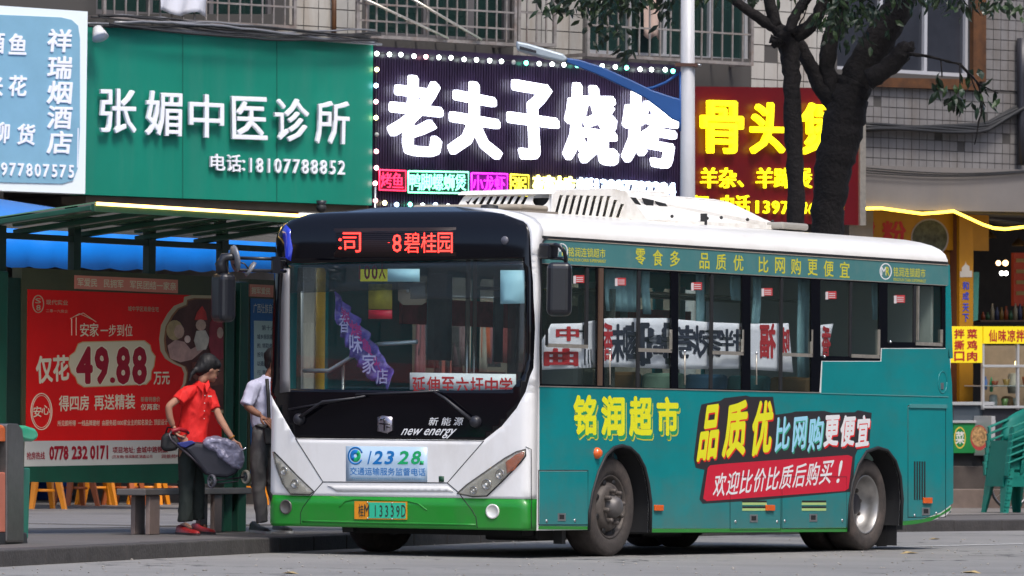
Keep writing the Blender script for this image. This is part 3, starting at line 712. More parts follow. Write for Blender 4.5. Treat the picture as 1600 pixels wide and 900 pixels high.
mask = mk + [(min(.93, mk[-1][0]), 2.70), (.86, 2.76), (.80, capz)] + [(-.999, capz), (-.999, 1.45), (-.985, 1.30)]
# body shell white, with the dark mask cut out; a strip of (a, z) outline on the right of it
msk_r = mk[1:]+[(min(.93, mk[-1][0]), 2.70), (.86, 2.76), (.80, capz)]
shell = [(-1, ZG), (1, ZG), (1, capz)] + [(.80, capz)] + msk_r[::-1][1:] + [mk[0], (-.985, 1.30), (-1, 1.45)]
# cut of the number-plate panel etc. is drawn with recessed seams below
fplate(shell, white, "front_panel", th=.012, px=False, h=.05)
fplate([(-1, Z0), (1, Z0), (1, ZG-.001), (-1, ZG-.001)], green, "front_bumper", th=.013, px=False, h=.05)
fplate(mask, black, "windscreen_surround", th=.012, holes=[gl], px=False, h=.05)
ws = fplate(gl, wglass, "windscreen", off=-.004, th=.004, px=False, h=.07)
def seam(pts, w=1.6, surf=FR, mt=blackm, off=.012, r=.004, parent=BUS, name="panel_seam"):
    ps = []
    for (x0, y0), (x1, y1) in zip(pts, pts[1:]):
        for k in range(8): ps.append((x0+(x1-x0)*k/8, y0+(y1-y0)*k/8))
    ps.append(pts[-1]); uv = P(surf, ps); return MB().tube([surf.pt(u, v, off) for u, v in uv], r, 5).build(name, mt, parent)
seam([(463, 685), (506, 753), (700, 754.5), (757, 689)])
seam([(506, 753), (493, 768), (475, 792), (471, 801), (471, 819)])
seam([(700, 754.5), (716, 768), (738, 796), (745, 808), (747, 825)])
seam([(463, 685.5), (757, 689)], r=.003)
seam([(829, 826), (829, 702), (822, 698)], r=.003)
seam([(532, 792), (541, 783), (556, 780), (640, 783), (655, 787), (668, 797)], mt=green, r=.007, name="plate_recess_edge")
seam([(474, 814), (600, 817), (745, 820)], mt=green, r=.010, name="bumper_lip", off=.012)
# relief fold of the lower panel
fplate([(513, 759), (700, 760), (710, 768), (528, 768)], mat("white_fold", (.70, .69, .67), .35), "fold", off=.010, th=.007, h=.05)
# headlights
lens = glassmat("headlamp_lens", (.86, .86, .84), 1.5, haze=((.6, .56, .48), .10))
lampin = mat("headlamp_reflector", (.80, .78, .72), .3, .25)
def headlamp(px, amberpx, circles, lab):
    hl = fplate(px, lampin, "headlight", off=.006, th=.008, h=.04); hl["label"] = lab
    for (x, y, r) in circles:
        a, z = FR.uv(x, y); c = FR.pt(a, z, .018); n = (FR.pt(a, z, .1)-FR.pt(a, z, 0)).normalized()
        MB().lathe(c, n, [(-.005, 0), (-.005, r*.35), (.004, r*.8), (.014, r), (.004, r*1.12)], 20).build("lamp_bowl", chrome, hl)
        MB().ball(c+n*.006, r*.34, 10, 6).build("bulb", mat("lamp_bulb", (.8, .8, .78), .1, coat=1), hl)
    fplate(amberpx, amber, "indicator", hl, off=.0145, th=.012, h=.04) if amberpx else None
    fplate(px, lens, "lens", hl, off=.030, th=.004, h=.04)
    q = P(FR, px+[px[0]]); MB().tube([FR.pt(u, v, .016) for u, v in q], .006, 5).build("gasket", blackm, hl)
headlamp([(716, 771), (730, 758), (760, 737), (790, 716), (808, 706), (822, 702), (822, 712), (815, 722), (790, 748), (762, 775), (740, 776)],
         [(792, 722), (808, 710), (820, 705), (820, 713), (805, 734), (794, 740)], [(762, 757, .040), (783, 741, .038), (742, 766, .03)], "clear headlight with amber indicator, lens facing the camera")
headlamp([(430, 706), (440, 716), (466, 743), (492, 768), (486, 773), (456, 772), (444, 756), (433, 726)], None, [(446, 736, .034), (463, 756, .036)], "yellowed headlight near the kerb")
for x, y, rx in ((771, 799, .048), (448.5, 792, .048)):
    a, z = FR.uv(x, y); c = FR.pt(a, z, .012); n = (FR.pt(a, z, .1)-FR.pt(a, z, 0)).normalized()
    MB().lathe(c, n, [(0, .060), (.010, .060), (.010, rx), (.002, rx*.9), (.010, .0)], 20).build("fog_lamp", [lampin if x > 700 else mat("dim_lamp", (.12, .11, .10), .3, .3)][0], BUS)
# number plate
np_ = fplate([(556, 783), (638, 784), (638, 812), (556, 811)], mat("plate_orange", (.72, .27, .01), .5), "number_plate", off=.016, th=.006, h=.2, smooth=False)
pg = mat("plate_green", (.03, .48, .28), .45)
fplate([(578, 784.8), (636, 785.6), (636, 810.3), (578, 809.6)], pg, "green_field", np_, off=.0225, th=.002, h=.2, smooth=False)
pk = mat("plate_black", (.03, .04, .03), .5)
text(FR, "桂", rq(560, 788, 568, 807), pk, "digit", np_, bold=.015, off=.026)
text(FR, "M", rq(569, 788, 577, 807), pk, "digit", np_, bold=.012, off=.026)
chars(FR, "13339D", ((582, 788), (635, 789), (635, 808), (582, 807)), pk, "digit", np_, gap=.22, bold=.008, off=.026)
for x, y in ((577, 785), (615, 786), (577, 810), (615, 811)): MB().ball(FR.pt(*FR.uv(x, y), .026), .007, 6, 4).build("bolt", steel, np_)
# hotline panel 12328
hp = fplate([(542, 697), (669, 698.5), (669, 753), (542, 751.5)], mat("hotline_panel", (.42, .56, .70), .35, coat=.3), "hotline_sticker", off=.0125, th=.002, h=.1)
hb, hg = mat("hotline_blue", (.005, .17, .50), .4), mat("hotline_green", (.01, .40, .13), .4)
for c, x0, x1, m_ in (("1", 573, 581, hb), ("2", 583, 599, hb), ("3", 600, 617, hb), ("2", 622, 640, hg), ("8", 642, 658, hg)):
    text(FR, c, ((x0+3, 703.5), (x1+3, 703.7), (x1-2, 725), (x0-2, 724.8)), m_, "digit", hp, bold=.03, off=.016)
fplate([(658, 720), (664, 720), (663, 726), (657, 726)], hg, "mark", hp, off=.0145, th=.002)
text(FR, "交通运输服务监督电话", ((547, 730), (665, 731.5), (665, 743.5), (547, 742)), hb, "lettering", hp, bold=.006, off=.016)
text(FR, "Transportation Service Supervision Hotline", ((549, 746), (664, 747), (664, 750.5), (549, 749.5)), mat("hotline_pale", (.12, .32, .5), .5), "lettering", hp, off=.016)
c = FR.uv(557, 712)
def arcpoly(r0, r1, a0, a1, n=14, sq=1.0):
    f = lambda r, a: (557+r*math.cos(a)*sq, 712-r*math.sin(a)*1.18)
    return [f(r1, R_(a0+(a1-a0)*i/n)) for i in range(n+1)]+[f(r0, R_(a1-(a1-a0)*i/n)) for i in range(n+1)]
fplate(arcpoly(9.8, 12, 20, 330, 24), hb, "logo", hp, off=.0145, th=.002, h=.02)
fplate(arcpoly(2.5, 8.2, 60, 250), hb, "logo", hp, off=.0145, th=.002, h=.02)
fplate(arcpoly(2.5, 8.2, -120, 60), hg, "logo", hp, off=.0145, th=.002, h=.02)
# small green sticker
fplate([(687, 744), (695, 744), (695, 753), (687, 753)], mat("sticker_dark_green", (.01, .06, .03), .5), "sticker", off=.0125, th=.002)
# emblem, new energy lettering
fplate([(592, 652), (600, 649), (615, 652), (615, 673), (607, 677), (592, 674)], mat("emblem_chrome", (.35, .33, .38), .25, .9), "emblem", off=.013, th=.012, h=.04)
for q in ([(595, 661), (612, 662), (612, 664), (595, 663)], [(602, 653), (604, 653), (604, 673), (602, 673)], [(596, 655), (601, 654), (601, 656), (596, 657)], [(606, 666), (612, 667), (612, 669), (606, 668)]): fplate(q, black, "emblem_slot", off=.0255, th=.002, h=.1)
wt = mat("white_script", (.8, .8, .8), .4)
for c, x in (("新", 664), ("能", 684), ("源", 703)): text(FR, c, ((x+8, 652), (x+22, 652.5), (x+19, 665), (x+5, 664.5)), wt, "letter", BUS, bold=.006, off=.015)
text(FR, "new energy", ((629, 669.5), (714, 670), (709, 685), (625, 684.5)), wt, "script_lettering", BUS, bold=.012, off=.015, shear=.35)
# LED destination panel: behind dark glass, dots in rows
led = lit("led_red", (1, .035, .025), 3.2); 
dp = fplate([(523, 358), (714, 356), (714, 401), (523, 402)], mat("led_housing", (.014, .006, .007), .5), "destination_display", off=.0125, th=.002, h=.2)
for c, q in ((":", rq(529, 372, 534, 390)), ("司", rq(536, 363, 564, 394)), ("-", rq(604, 377, 611, 380)), ("8", rq(612, 364, 629, 394)), ("碧", rq(632, 363, 656, 395)), ("桂", rq(658, 363, 682, 395)), ("园", rq(684, 363, 707, 395))):
    text(FR, c, q, led, "character", dp, bold=-.004 if c not in ":-8" else .0, off=.0165)
for k in range(10):                                       # dark gaps between the rows of diodes
    y = 364.6+k*3.1; fplate([(526, y), (711, y-.6), (711, y+.2), (526, y+.8)], mat("led_gap", (.02, .003, .003), .5), "row_gap", dp, off=.0172, th=.0006, h=.3)
# wipers
for pv, mid, tip, bl in (((745, 659), (700, 622), (682, 612), ((560, 617), (690, 611))), ((470, 655), (510, 628), (560, 622), ((455, 640), (575, 619)))):
    c = FR.pt(*FR.uv(*pv), .015); n = (FR.pt(*FR.uv(*pv), .1)-c).normalized()
    wp = MB().lathe(c, n, [(0, .05), (.03, .045), (.05, .03), (.05, 0)], 16).build("wiper", dark, BUS)
    MB().tube([FR.pt(*FR.uv(*q), o) for q, o in ((pv, .05), (mid, .06), (tip, .05))], [.016, .012, .008], 6).build("wiper_arm", dark, wp)
    MB().tube([FR.pt(*FR.uv(*q), .04) for q in bl], .009, 6).build("wiper_blade", dark, wp)
# side-lamp disc on the cap, tiny marker on the roof edge
MB().lathe(FR.pt(*FR.uv(790, 376), .014), (-1, 0, .05), [(0, .035), (.012, .03), (.014, 0)], 16).build("sensor_disc", mat("lens_dull", (.10, .10, .12), .3), BUS)
MB().lathe(Vector((.42, .62, 2.80)), (0, 0, 1), [(0, .08), (.05, .07), (.06, 0)], 14).build("roof_knob", blackm, BUS)
# stickers behind the windscreen
lb = mat("visor_light_blue", (.45, .72, .80), .5, em=(.45, .72, .80), es=.0)
fplate([(605, 420), (655, 420), (655, 440), (605, 440)], lb, "pale_blue_sticker", off=-.008, th=.001, h=.2)
fplate([(781, 422), (819, 422), (819, 474), (781, 475)], lb, "sun_visor", off=-.008, th=.001, h=.1)
fplate([(450, 413), (822, 406), (822, 466), (640, 467), (640, 452), (450, 458)], tglass, "tinted_strip", off=-.014, th=.002, h=.1)
rb = fplate([(639, 582), (805, 584.5), (805, 611), (639, 609)], mat("board_white", (.95, .95, .93), .5), "route_board", off=-.018, th=.004, h=.2)
chars(FR, "延伸至六圩中学", ((643, 588), (802, 590), (802, 616), (643, 614)), mat("board_red", (.62, .02, .02), .5), "letter", rb, gap=.1, bold=.022, off=-.013)
mi = fplate([(612, 440), (655, 440), (655, 470), (648, 475), (620, 475), (612, 468)], mat("beige_plastic", (.42, .34, .26), .5), "interior_mirror", off=-.12, th=.02, h=.2)
MB().ball(FR.pt(*FR.uv(628, 453), -.10), .018, 8, 6).build("mirror_knob", steel, mi)

# ------------------------------------------------ side wall (kerb side is its mirror, plain)
def side_shell(pl, name, near):
    z = [ZG+(SHZ-ZG)*i/12 for i in range(13)]
    fx = [(.135+lean(v), v) for v in (Z0, .5, 1.0, 1.4, 1.8, 2.2, SHZ)]
    rearz = .33
    arch = lambda c: [(c-.53, Z0), (c-.50, .48), (c-.42, .68), (c-.27, .83), (c-.04, .885), (c+.20, .83), (c+.36, .68), (c+.44, .48), (c+.47, Z0)]
    out = fx+[(LEN-.10, SHZ), (LEN-.07, 2.0), (LEN, 1.3), (LEN, .45), (LEN-.12, .36), (LEN-.5, .28), (6.75, Z0+.04)]
    out += arch(AX2)[::-1]+arch(AX1)[::-1]
    return out
AX1, AX2 = 1.53, 6.24
archf = [(919, 830), (920, 800), (925, 770), (934, 738), (946, 712), (958, 700), (971, 696.5), (984, 700), (996, 711), (1006, 730), (1012, 755), (1016, 785), (1015, 832)]
archr = [(1324, 831), (1326, 790), (1331, 755), (1340, 727), (1353, 706), (1371, 699.5), (1386, 704), (1398, 720), (1406, 745), (1409, 780), (1407, 821)]
fxe = [(.135+lean(v), v) for v in (2.56, 2.2, 1.8, 1.4, 1.0, .5, Z0)]      # front edge going down
skirt = P(SP, [(1015, 832), (1150, 831.5), (1324, 831)])
rear_lo = P(SP, [(1407, 821), (1430, 819), (1455, 814), (1478, 806), (1486, 797)])
outer = fxe + P(SP, [(918, 828)]) + P(SP, archf[1:-1]) + skirt[:1] + skirt[1:2] + P(SP, archr) + rear_lo[1:] + [(LEN-.02, .50), (LEN, 1.2), (LEN-.06, 2.2), (LEN-.10, 2.56)]
PW = [(846, 414, 933, 600), (944, 420, 1049, 604), (1060, 426, 1160, 606), (1173, 432, 1268, 609), (1282, 438, 1374, 556), (1387, 444, 1472, 534)]
def wq(x0, y0, x1, y1): s_ = (x1-x0); return [(x0, y0), (x1, y0+s_*.052), (x1, y1+s_*.024), (x0, y1)]
whole = P(SP, [(843, 412), (1478, 446), (1478, 544), (1377, 544), (1376, 564), (1284, 564), (1281, 613), (843, 603)])
side = plate(SP, outer, [whole], -.02, .02).build("side_panel", white, BUS)
# green strip along the skirt
pplate(SP, [(842, 822), (918, 822.5), (918, 827.5), (842, 827)], green, "skirt_strip", BUS, .0005, .004)
pplate(SP, [(1015, 826), (1150, 826), (1324, 824.5), (1324, 831), (1150, 831.8), (1015, 832)], green, "skirt_strip", BUS, .0005, .004)
pplate(SP, [(1407, 815), (1440, 812), (1470, 803), (1487, 791), (1485, 797), (1455, 814), (1430, 819), (1407, 821)], green, "skirt_strip", BUS, .0005, .004)
a0f = P(SP, archf); a0r = P(SP, archr)
film = P(SP, [(843, 604), (1283, 614), (1285, 565), (1377, 565), (1378, 545), (1482, 545), (1487, 600), (1489, 700), (1489, 786), (1470, 800), (1440, 811), (1410, 814.5)]) \
    + P(SP, [(1408, 780), (1405, 745), (1397, 719.5), (1386, 703.5), (1371, 699), (1353, 705.5), (1339, 727), (1330, 755), (1325, 790), (1324, 824)]) \
    + P(SP, [(1150, 825.5), (1016, 825.5), (1017, 785), (1013, 755), (1007, 729.5), (997, 710), (984, 699.5), (971, 696), (957.5, 699.5), (945, 711), (933, 737), (924, 769), (919, 800), (918.5, 822), (842.5, 821.5)])
plate(SP, film, (), .0005, .003).build("advert_film", teal, BUS)
pplate(SP, [(1478, 412), (1484, 414), (1489, 560), (1482, 560), (1482, 545), (1478, 545)], teal, "corner_film", BUS, .0005, .003)
pplate(SP, [(852, 373), (1482, 413.5), (1482, 446), (846, 411), (846, 384)], band, "top_band", BUS, .0005, .004)
def strip(surf, a, b, w, mt, name, off=.002, th=.006, parent=BUS): return pplate(surf, [(a[0], a[1]-w/2), (b[0], b[1]-w/2), (b[0], b[1]+w/2), (a[0], a[1]+w/2)], mt, name, parent, off, th)
strip(SP, (848, 370), (1482, 411), 3.5, blackm, "rain_gutter", .001, .012)
strip(SP, (852, 373.3), (1482, 414), 1.2, mat("gutter_lip_tan", (.5, .42, .33), .4), "gutter_lip", .004, .006)  # thin tan strip just below the black gutter
strip(SP, (843, 603.6), (1282, 613.6), 1.6, alu, "trim_strip"); strip(SP, (1284, 614.5), (1482, 620), 1.3, mat("teal_trim", (.10, .30, .30), .35), "trim_strip")
strip(SP, (848, 411.5), (1480, 446), 1.2, alu, "trim_strip")
MB().tube([SP.at(x, y, .006) for x, y in ((845, 600), (844.5, 480), (845, 390), (848, 376), (856, 371))], .010, 6).build("window_rubber", blackm, BUS)
# black window band with panes
panes = [P(SP, wq(*q)) for q in PW]
wholei = P(SP, [(844, 412.5), (1477.5, 446.5), (1477.5, 543.5), (1376.5, 543.5), (1375.5, 563.5), (1283.5, 563.5), (1280.5, 612.5), (844, 602.5)])
plate(SP, wholei, panes, -.018, .017).build("window_surround", black, BUS)
for i, (q, uvq) in enumerate(zip(PW, panes)):
    f = MB(); us = [p[0] for p in uvq]; vs = [p[1] for p in uvq]
    gl_ = plate(SP, uvq, (), -.016, .004).build("side_window", glass, BUS)
slide = [((918, 540), (855, 538), 918), ((997, 547), (1049, 549), 999), ((1113, 551), (1161, 553), 1113), ((1222, 554), (1269, 556), 1222), ((1330, 556), (1374, 558), 1330), ((1431, 537), (1472, 539), 1430)]
for i, (q, (a, b, mx)) in enumerate(zip(PW, slide)):
    y0 = q[1]+(mx-q[0])*.052; y1 = max(a[1], b[1])+1 if i in (0,) else q[3]+(mx-q[0])*.024
    mw = MB(); u_, v_ = SP.uv(mx, y0); u2, v2 = SP.uv(mx, y1)
    fr_ = mw.obox(SP, u_-.022, u_+.022, v2, v_, -.014, .002).build("sash_post", blackm, BUS)
    x0, x1 = min(a[0], b[0]), max(a[0], b[0]); ua, va = SP.uv(x0, a[1]); ub, vb = SP.uv(x1, b[1])
    MB().obox(SP, ua, ub, min(va, vb)-.012, min(va, vb)+.018, -.012, .006).build("sash_rail", alu, BUS)
    xe = x1 if i else x0; ue, ve = SP.uv(xe, 515)
    MB().obox(SP, ue-.01, ue+.008, min(va, vb), ve, -.012, .006).build("sash_edge", alu if i else blackm, BUS)
MB().obox(SP, SP.uv(1434, 450)[0], SP.uv(1434, 450)[0]+.02, SP.uv(1434, 532)[1], SP.uv(1434, 447)[1], -.012, .008).build("sash_edge", alu, BUS)
MB().obox(SP, SP.uv(933, 450)[0]+.02, SP.uv(941, 450)[0], 1.40, SP.uv(937, 419)[1], .0, .012).build("window_post", mat("brown_post", (.12, .07, .045), .5, .2), BUS)
stk, stk2 = mat("sticker_red", (.50, .04, .04), .5), mat("sticker_white", (.65, .6, .6), .5)
for x, y in ((896, 430), (961, 434), (1080, 441), (1190, 450), (1290, 455), (1397, 461)):
    s_ = pplate(SP, rq(x+2, y, x+17, y+12), stk, "window_sticker", BUS, -.011, .0015)
    pplate(SP, rq(x, y+1, x+4, y+13), stk2, "sticker_edge", s_, -.0095, .001); 
    for k in (3, 6, 9): pplate(SP, rq(x+5, y+k, x+15, y+k+1.2), stk2, "sticker_line", s_, -.0095, .001)
for x, y in ((953, 547), (1070, 549), (1182, 552), (1288, 557), (1391, 534)):
    MB().ball(SP.at(x, y, .006), .014, 8, 6).build("latch_knob", chrome, BUS)
    if y != 534 and x != 1288: MB().tube([SP.at(x, y+2, -.005), SP.at(x, 601, -.005)], .007, 5).build("rod", alu, BUS)
# doors, flaps, latches, lamps
def flap(x0, y0, x1, y1, sl=0):
    uv = P(SP, [(x0, y0), (x1, y0+sl), (x1, y1+sl), (x0, y1)]); 
    return MB().tube([SP.pt(u, v, .0035) for u, v in uv+[uv[0]]], .0038, 4).build("service_flap", blackm, BUS)
for q in ((841, 735, 918, 820), (1140, 745, 1219, 828), (1221, 745, 1322, 826), (1418, 634, 1477, 808)): 
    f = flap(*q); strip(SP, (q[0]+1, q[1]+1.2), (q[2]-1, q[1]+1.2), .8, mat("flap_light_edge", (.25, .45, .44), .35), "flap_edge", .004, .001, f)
pplate(SP, [(1422, 631), (1480, 632), (1480, 638), (1422, 637)], mat("teal_gloss_rail", (.10, .38, .38), .25, .3), "flap_rail", BUS, .003, .012)
def latch(x, y, s=6):
    l = pplate(SP, rq(x-s, y-s, x+s, y+s), steel, "latch", BUS, .003, .004); pplate(SP, rq(x-s*.6, y-s*.62, x+s*.6, y+s*.55), blackm, "latch_hole", l, .007, .001)
for x, y in ((878, 808), (1178, 810), (1271, 809), (1447, 799)): latch(x, y)
for x, y in ((854, 814), (898, 813), (1149, 815), (1214, 815), (1226, 814), (1316, 813), (1429, 805), (1463, 802)): MB().lathe(SP.at(x, y, .003), (0, -1, 0), [(0, .014), (.006, .012), (.007, 0)], 10).build("screw", steel, BUS)
slotg = mat("slot_pale_green", (.42, .60, .22), .5)
for x in (1160, 1253):
    for y in (782, 791): 
        l = pplate(SP, rq(x, y, x+38, y+7), slotg, "vent_slot", BUS, .003, .003); pplate(SP, rq(x, y, x+38, y+3), blackm, "vent_gap", l, .006, .001)
for k in range(5): pplate(SP, rq(1428.5+k*3.9, 721, 1430.5+k*3.9, 781), blackm, "vent_slot", BUS, .003, .003)
MB().lathe(SP.at(932, 708, .003), (0, -1, 0), [(0, .048), (.02, .045), (.045, .025), (.05, 0)], 18).build("side_indicator", amber, BUS)
for x, y in ((1031, 793.5), (1205, 793.5), (1451, 782)): pplate(SP, rq(x-6.5, y-4.5, x+6.5, y+4.5), amber, "side_marker", BUS, .003, .02, bevel=.005)
q = [SP.uv(x, y) for x, y in [(1472+7*math.cos(t/20*6.283), 597+17*math.sin(t/20*6.283)) for t in range(21)]]
MB().tube([SP.pt(u, v, .004) for u, v in q], .005, 5).build("filler_cap", mat("cap_edge", (.02, .22, .23), .3), BUS)
pplate(SP, rq(1470.5, 598, 1474.5, 608), steel, "filler_lock", BUS, .003, .005)
# side lettering
YT = dict(bold=.048, depth=0)
for c, q in (("铭", (896, 617, 932, 680)), ("润", (939, 618, 976, 681)), ("超", (983, 619, 1019, 682)), ("市", (1026, 620, 1060, 681))):
    text(SP, c, rq(q[0]+2, q[1]+6, q[2]+3, q[3]+8), gyellow, "letter_edge", BUS, bold=.075, off=.0042)
    text(SP, c, rq(q[0]+1.5, q[1]+3, q[2]+2, q[3]+6), mat("film_green", (.01, .30, .12), .45), "letter_shade", BUS, bold=.055, off=.0050)
    text(SP, c, rq(*q), yellow, "letter", BUS, bold=.050, off=.0058)
pplate(SP, [(1092, 650), (1096, 632), (1126, 626), (1132, 622), (1166, 618), (1172, 620), (1208, 620), (1212, 648), (1236, 645), (1243, 643), (1288, 642), (1300, 645), (1336, 644), (1340, 641), (1362, 645), (1358, 697), (1340, 703), (1336, 712), (1332, 768), (1180, 782), (1098, 787), (1093, 780), (1101, 734), (1087, 731), (1084, 716)], blackf, "advert_backing", BUS, .0036, .0008)
pplate(SP, [(1110, 727), (1140, 724), (1325, 711), (1332, 714), (1326, 763), (1320, 767), (1104, 783), (1099, 779), (1106, 731)], redf, "advert_banner", BUS, .0044, .0008)
def fancy(c, q, mt, edge, b=.045):
    text(SP, c, [(x+1.2, y+2.6) for x, y in q], edge, "letter_edge", BUS, bold=b, off=.0052)
    text(SP, c, q, mt, "letter", BUS, bold=b, off=.0060)
rr = mat("letter_red_edge", (.75, .01, .01), .5)
fancy("品", ((1100, 634), (1128, 630), (1119, 717), (1088, 722)), yellow, rr); fancy("质", ((1136, 628), (1170, 624), (1164, 711), (1127, 717)), yellow, rr)
fancy("优", ((1180, 627), (1210, 623), (1204, 708), (1170, 714)), yellow, rr)
for c, x0, x1 in (("比", 1213, 1235), ("网", 1240, 1261), ("购", 1264, 1287)): fancy(c, ((x0+1, 652), (x1+1, 650), (x1-3, 700), (x0-3, 707)), mat("letter_sky", (.35, .70, .88), .45), mat("letter_sky_edge", (.03, .35, .20), .45), .03)
for c, x0, x1 in (("更", 1289, 1312), ("便", 1314, 1337), ("宜", 1339, 1360)): fancy(c, ((x0+1, 649), (x1+1, 648), (x1-3, 696), (x0-3, 699)), whitef, rr, .045)
chars(SP, "欢迎比价比质后购买!", ((1117, 740), (1326, 716), (1319, 753), (1112, 777)), whitef, "letter", BUS, gap=.12, bold=.018, off=.0062)
for c, x, y in (("零", 993, 388), ("食", 1020, 390), ("多", 1047, 391.5), ("品", 1093, 395), ("质", 1119, 396.5), ("优", 1146, 398), ("比", 1185, 400.5), ("网", 1211, 402), ("购", 1236, 403.5), ("更", 1262, 405), ("便", 1287, 407), ("宜", 1312, 408.5)):
    text(SP, c, rq(x, y, x+15.5, y+25, .8), gyellow, "letter", BUS, bold=.020, off=.0055)
for x0, x1, y, in ((888, 946, 386), (1396, 1446, 417)):
    text(SP, "铭润连锁超市", ((x0, y), (x1, y+3), (x1, y+17), (x0, y+15)), gyellow, "lettering", BUS, bold=.012, off=.0055)
    text(SP, "MING RUN CHAIN SUPERMARKET", ((x0, y+17), (x1+1, y+20), (x1+1, y+25), (x0, y+22)), gyellow, "lettering", BUS, bold=.01, off=.0055)
for cx, cy in ((1384, 424), (878, 393)):
    uvc = [(cx+9.5*math.cos(t*.2617), cy+13*math.sin(t*.2617)) for t in range(24)]; uvi = [(cx+8*math.cos(t*.2617), cy+11.3*math.sin(t*.2617)) for t in range(24)]
    pplate(SP, uvc, whitef, "logo_ring", BUS, .0046, .0006, holes=[uvi])
    text(SP, "M", rq(cx-7, cy-7, cx+1, cy+6), whitef, "logo_letter", BUS, bold=.02, off=.0060); text(SP, "R", rq(cx, cy-7, cx+6, cy+7), gyellow, "logo_letter", BUS, bold=.02, off=.0064)

# ------------------------------------------------ roof, rear, far side, floor, underbody
def rearx(z):
    q = max(0, min(1, (z-2.45)/(TOPZ-2.45))); return LEN-.10+.0 - .13*(1-(1-q**3)**(1/3))
mb = MB(); rows = []; zs = [SHZ+(TOPZ-SHZ)*(1-(1-k/9)**2) for k in range(10)]
sec = [(z, 1) for z in zs[:-1]]+[(zs[-1]-.002, .5), (TOPZ, 0), (zs[-1]-.002, -.5)]+[(z, -1) for z in zs[:-1][::-1]]
nx = 12; vs = []
for z, sgn in sec:
    y = WID/2 - sgn*hwid(min(z, TOPZ-.004)); xf = frontx(1 if abs(sgn) == 1 else .5, z)-(.0); xr = rearx(z)
    for i in range(nx+1): vs.append((xf+(xr-xf)*i/nx, y, z))
fs = [(j*(nx+1)+i, j*(nx+1)+i+1, (j+1)*(nx+1)+i+1, (j+1)*(nx+1)+i) for j in range(len(sec)-1) for i in range(nx)]
mb.add(vs, fs, True).build("roof", roofw, BUS)
mb = MB(); vs = []; zl = [.33, .6, 1.2, 1.8, 2.3, 2.56]+zs[1:]; ns = 16        # rounded tail
for z in zl:
    for i in range(ns+1):
        a = -1+2*i/ns; aa = math.copysign(1-(1-abs(a))**1.7, a)
        xr = (LEN if z < 1.3 else LEN-.10*(z-1.3)/1.26 if z < 2.56 else rearx(z)); vs.append((xr+.16*(1-abs(aa)**4), WID/2-aa*hwid(min(z, TOPZ-.004)), z))
mb.add(vs, [(j*(ns+1)+i, j*(ns+1)+i+1, (j+1)*(ns+1)+i+1, (j+1)*(ns+1)+i) for j in range(len(zl)-1) for i in range(ns)], True).build("rear_panel", teal, BUS)
pplate(SP, [(1466, 377), (1476, 380), (1483, 388), (1484, 404), (1478, 394)], teal, "corner_film", BUS, .004, .002) if False else None
KS = Plane((0, WID), (1, 0, 0))
kout = [(.135+lean(v), v) for v in (Z0, 1.0, 1.8, SHZ)]+[(LEN-.1, SHZ), (LEN, 1.2), (LEN, .40), (6.8, Z0+.03), (6.72, .8), (5.75, .8), (5.7, Z0), (2.05, Z0), (2.0, .85), (1.06, .85), (1.0, Z0)]
kh = [rrect(u, 1.38, u+w_, 2.34, .04, 3) for u, w_ in ((2.3, 1.05), (3.45, 1.05), (4.6, 1.05), (5.75, .9), (6.8, .8))]+[rrect(.42, .62, .92, 2.36, .04, 3)]
plate(KS, kout, kh, 0, .03).build("kerb_side_panel", teal, BUS)
for h_ in kh: plate(KS, h_, (), .01, .004).build("side_window", glass, BUS)
inm = mat("interior_grey", (.40, .41, .41), .6); inf = mat("interior_floor", (.05, .05, .055), .6)
MB().box((4.0, 1.235, .40), (7.4, 1.2, .06)).build("floor", inf, BUS)
for y_ in (.33, 2.14): MB().box((4.0, y_, .97), (7.3, .55, .05)).build("seat_platform", inf, BUS)
MB().box((4.1, 1.235, 2.50), (7.2, 2.34, .03)).build("ceiling", mat("interior_ceiling", (.55, .55, .54), .6), BUS)
MB().box((7.55, 1.235, 1.5), (.05, 2.3, 2.1)).build("rear_bulkhead", inm, BUS)
MB().box((.42, 1.235, .92), (.30, 2.2, .70)).build("dashboard", dark, BUS, bevel=.05)
MB().box((4.1, 1.235, .27), (7.0, 1.7, .2)).build("chassis", blackm, BUS)
for x, y, s_ in ((1.05, .6, .5), (3.5, .9, .7), (4.6, 1.3, .8), (2.7, 1.5, .5)): MB().box((x, y, .22), (s_, .5, .18)).build("underbody_unit", blackm, BUS, bevel=.02)
MB().box((.75, .12, .19), (.06, .08, .16)).build("tow_bracket", blackm, BUS)
MB().box((.15, 1.75, .21), (.05, .1, .05)).build("tow_bracket", blackm, BUS)
MB().box((4.6, 2.38, 2.03), (5.2, .03, .22)).build("red_reflection_band", mat("dark_red_strip", (.34, .04, .05), .5, var=.6, vs=5), BUS)  # invented red strip for the reddish reflected band across the side windows
refl_far = mat("reflection_blue", (.24, .42, .50), .8, var=.2, vs=4)  # pale blue reflections in the side glass, modelled as hanging strips
for x, w_ in ((2.35, .42), (3.5, .16), (3.9, .12), (5.0, .35), (5.8, .12), (6.9, .12)):
    mb = MB(); vs = [(x+w_*i/8, 2.33+.02*(i % 2), z) for z in (1.62, 2.36) for i in range(9)]
    mb.add(vs, [(i, i+1, i+10, i+9) for i in range(8)], True).build("pane_reflection", refl_far, BUS).modifiers.new("s", 'SOLIDIFY').thickness = .006
refl_near = mat("reflection_grey_blue", (.20, .34, .42), .8, var=.25, vs=6)  # more reflected patches, hung as folded strips just inside the near panes
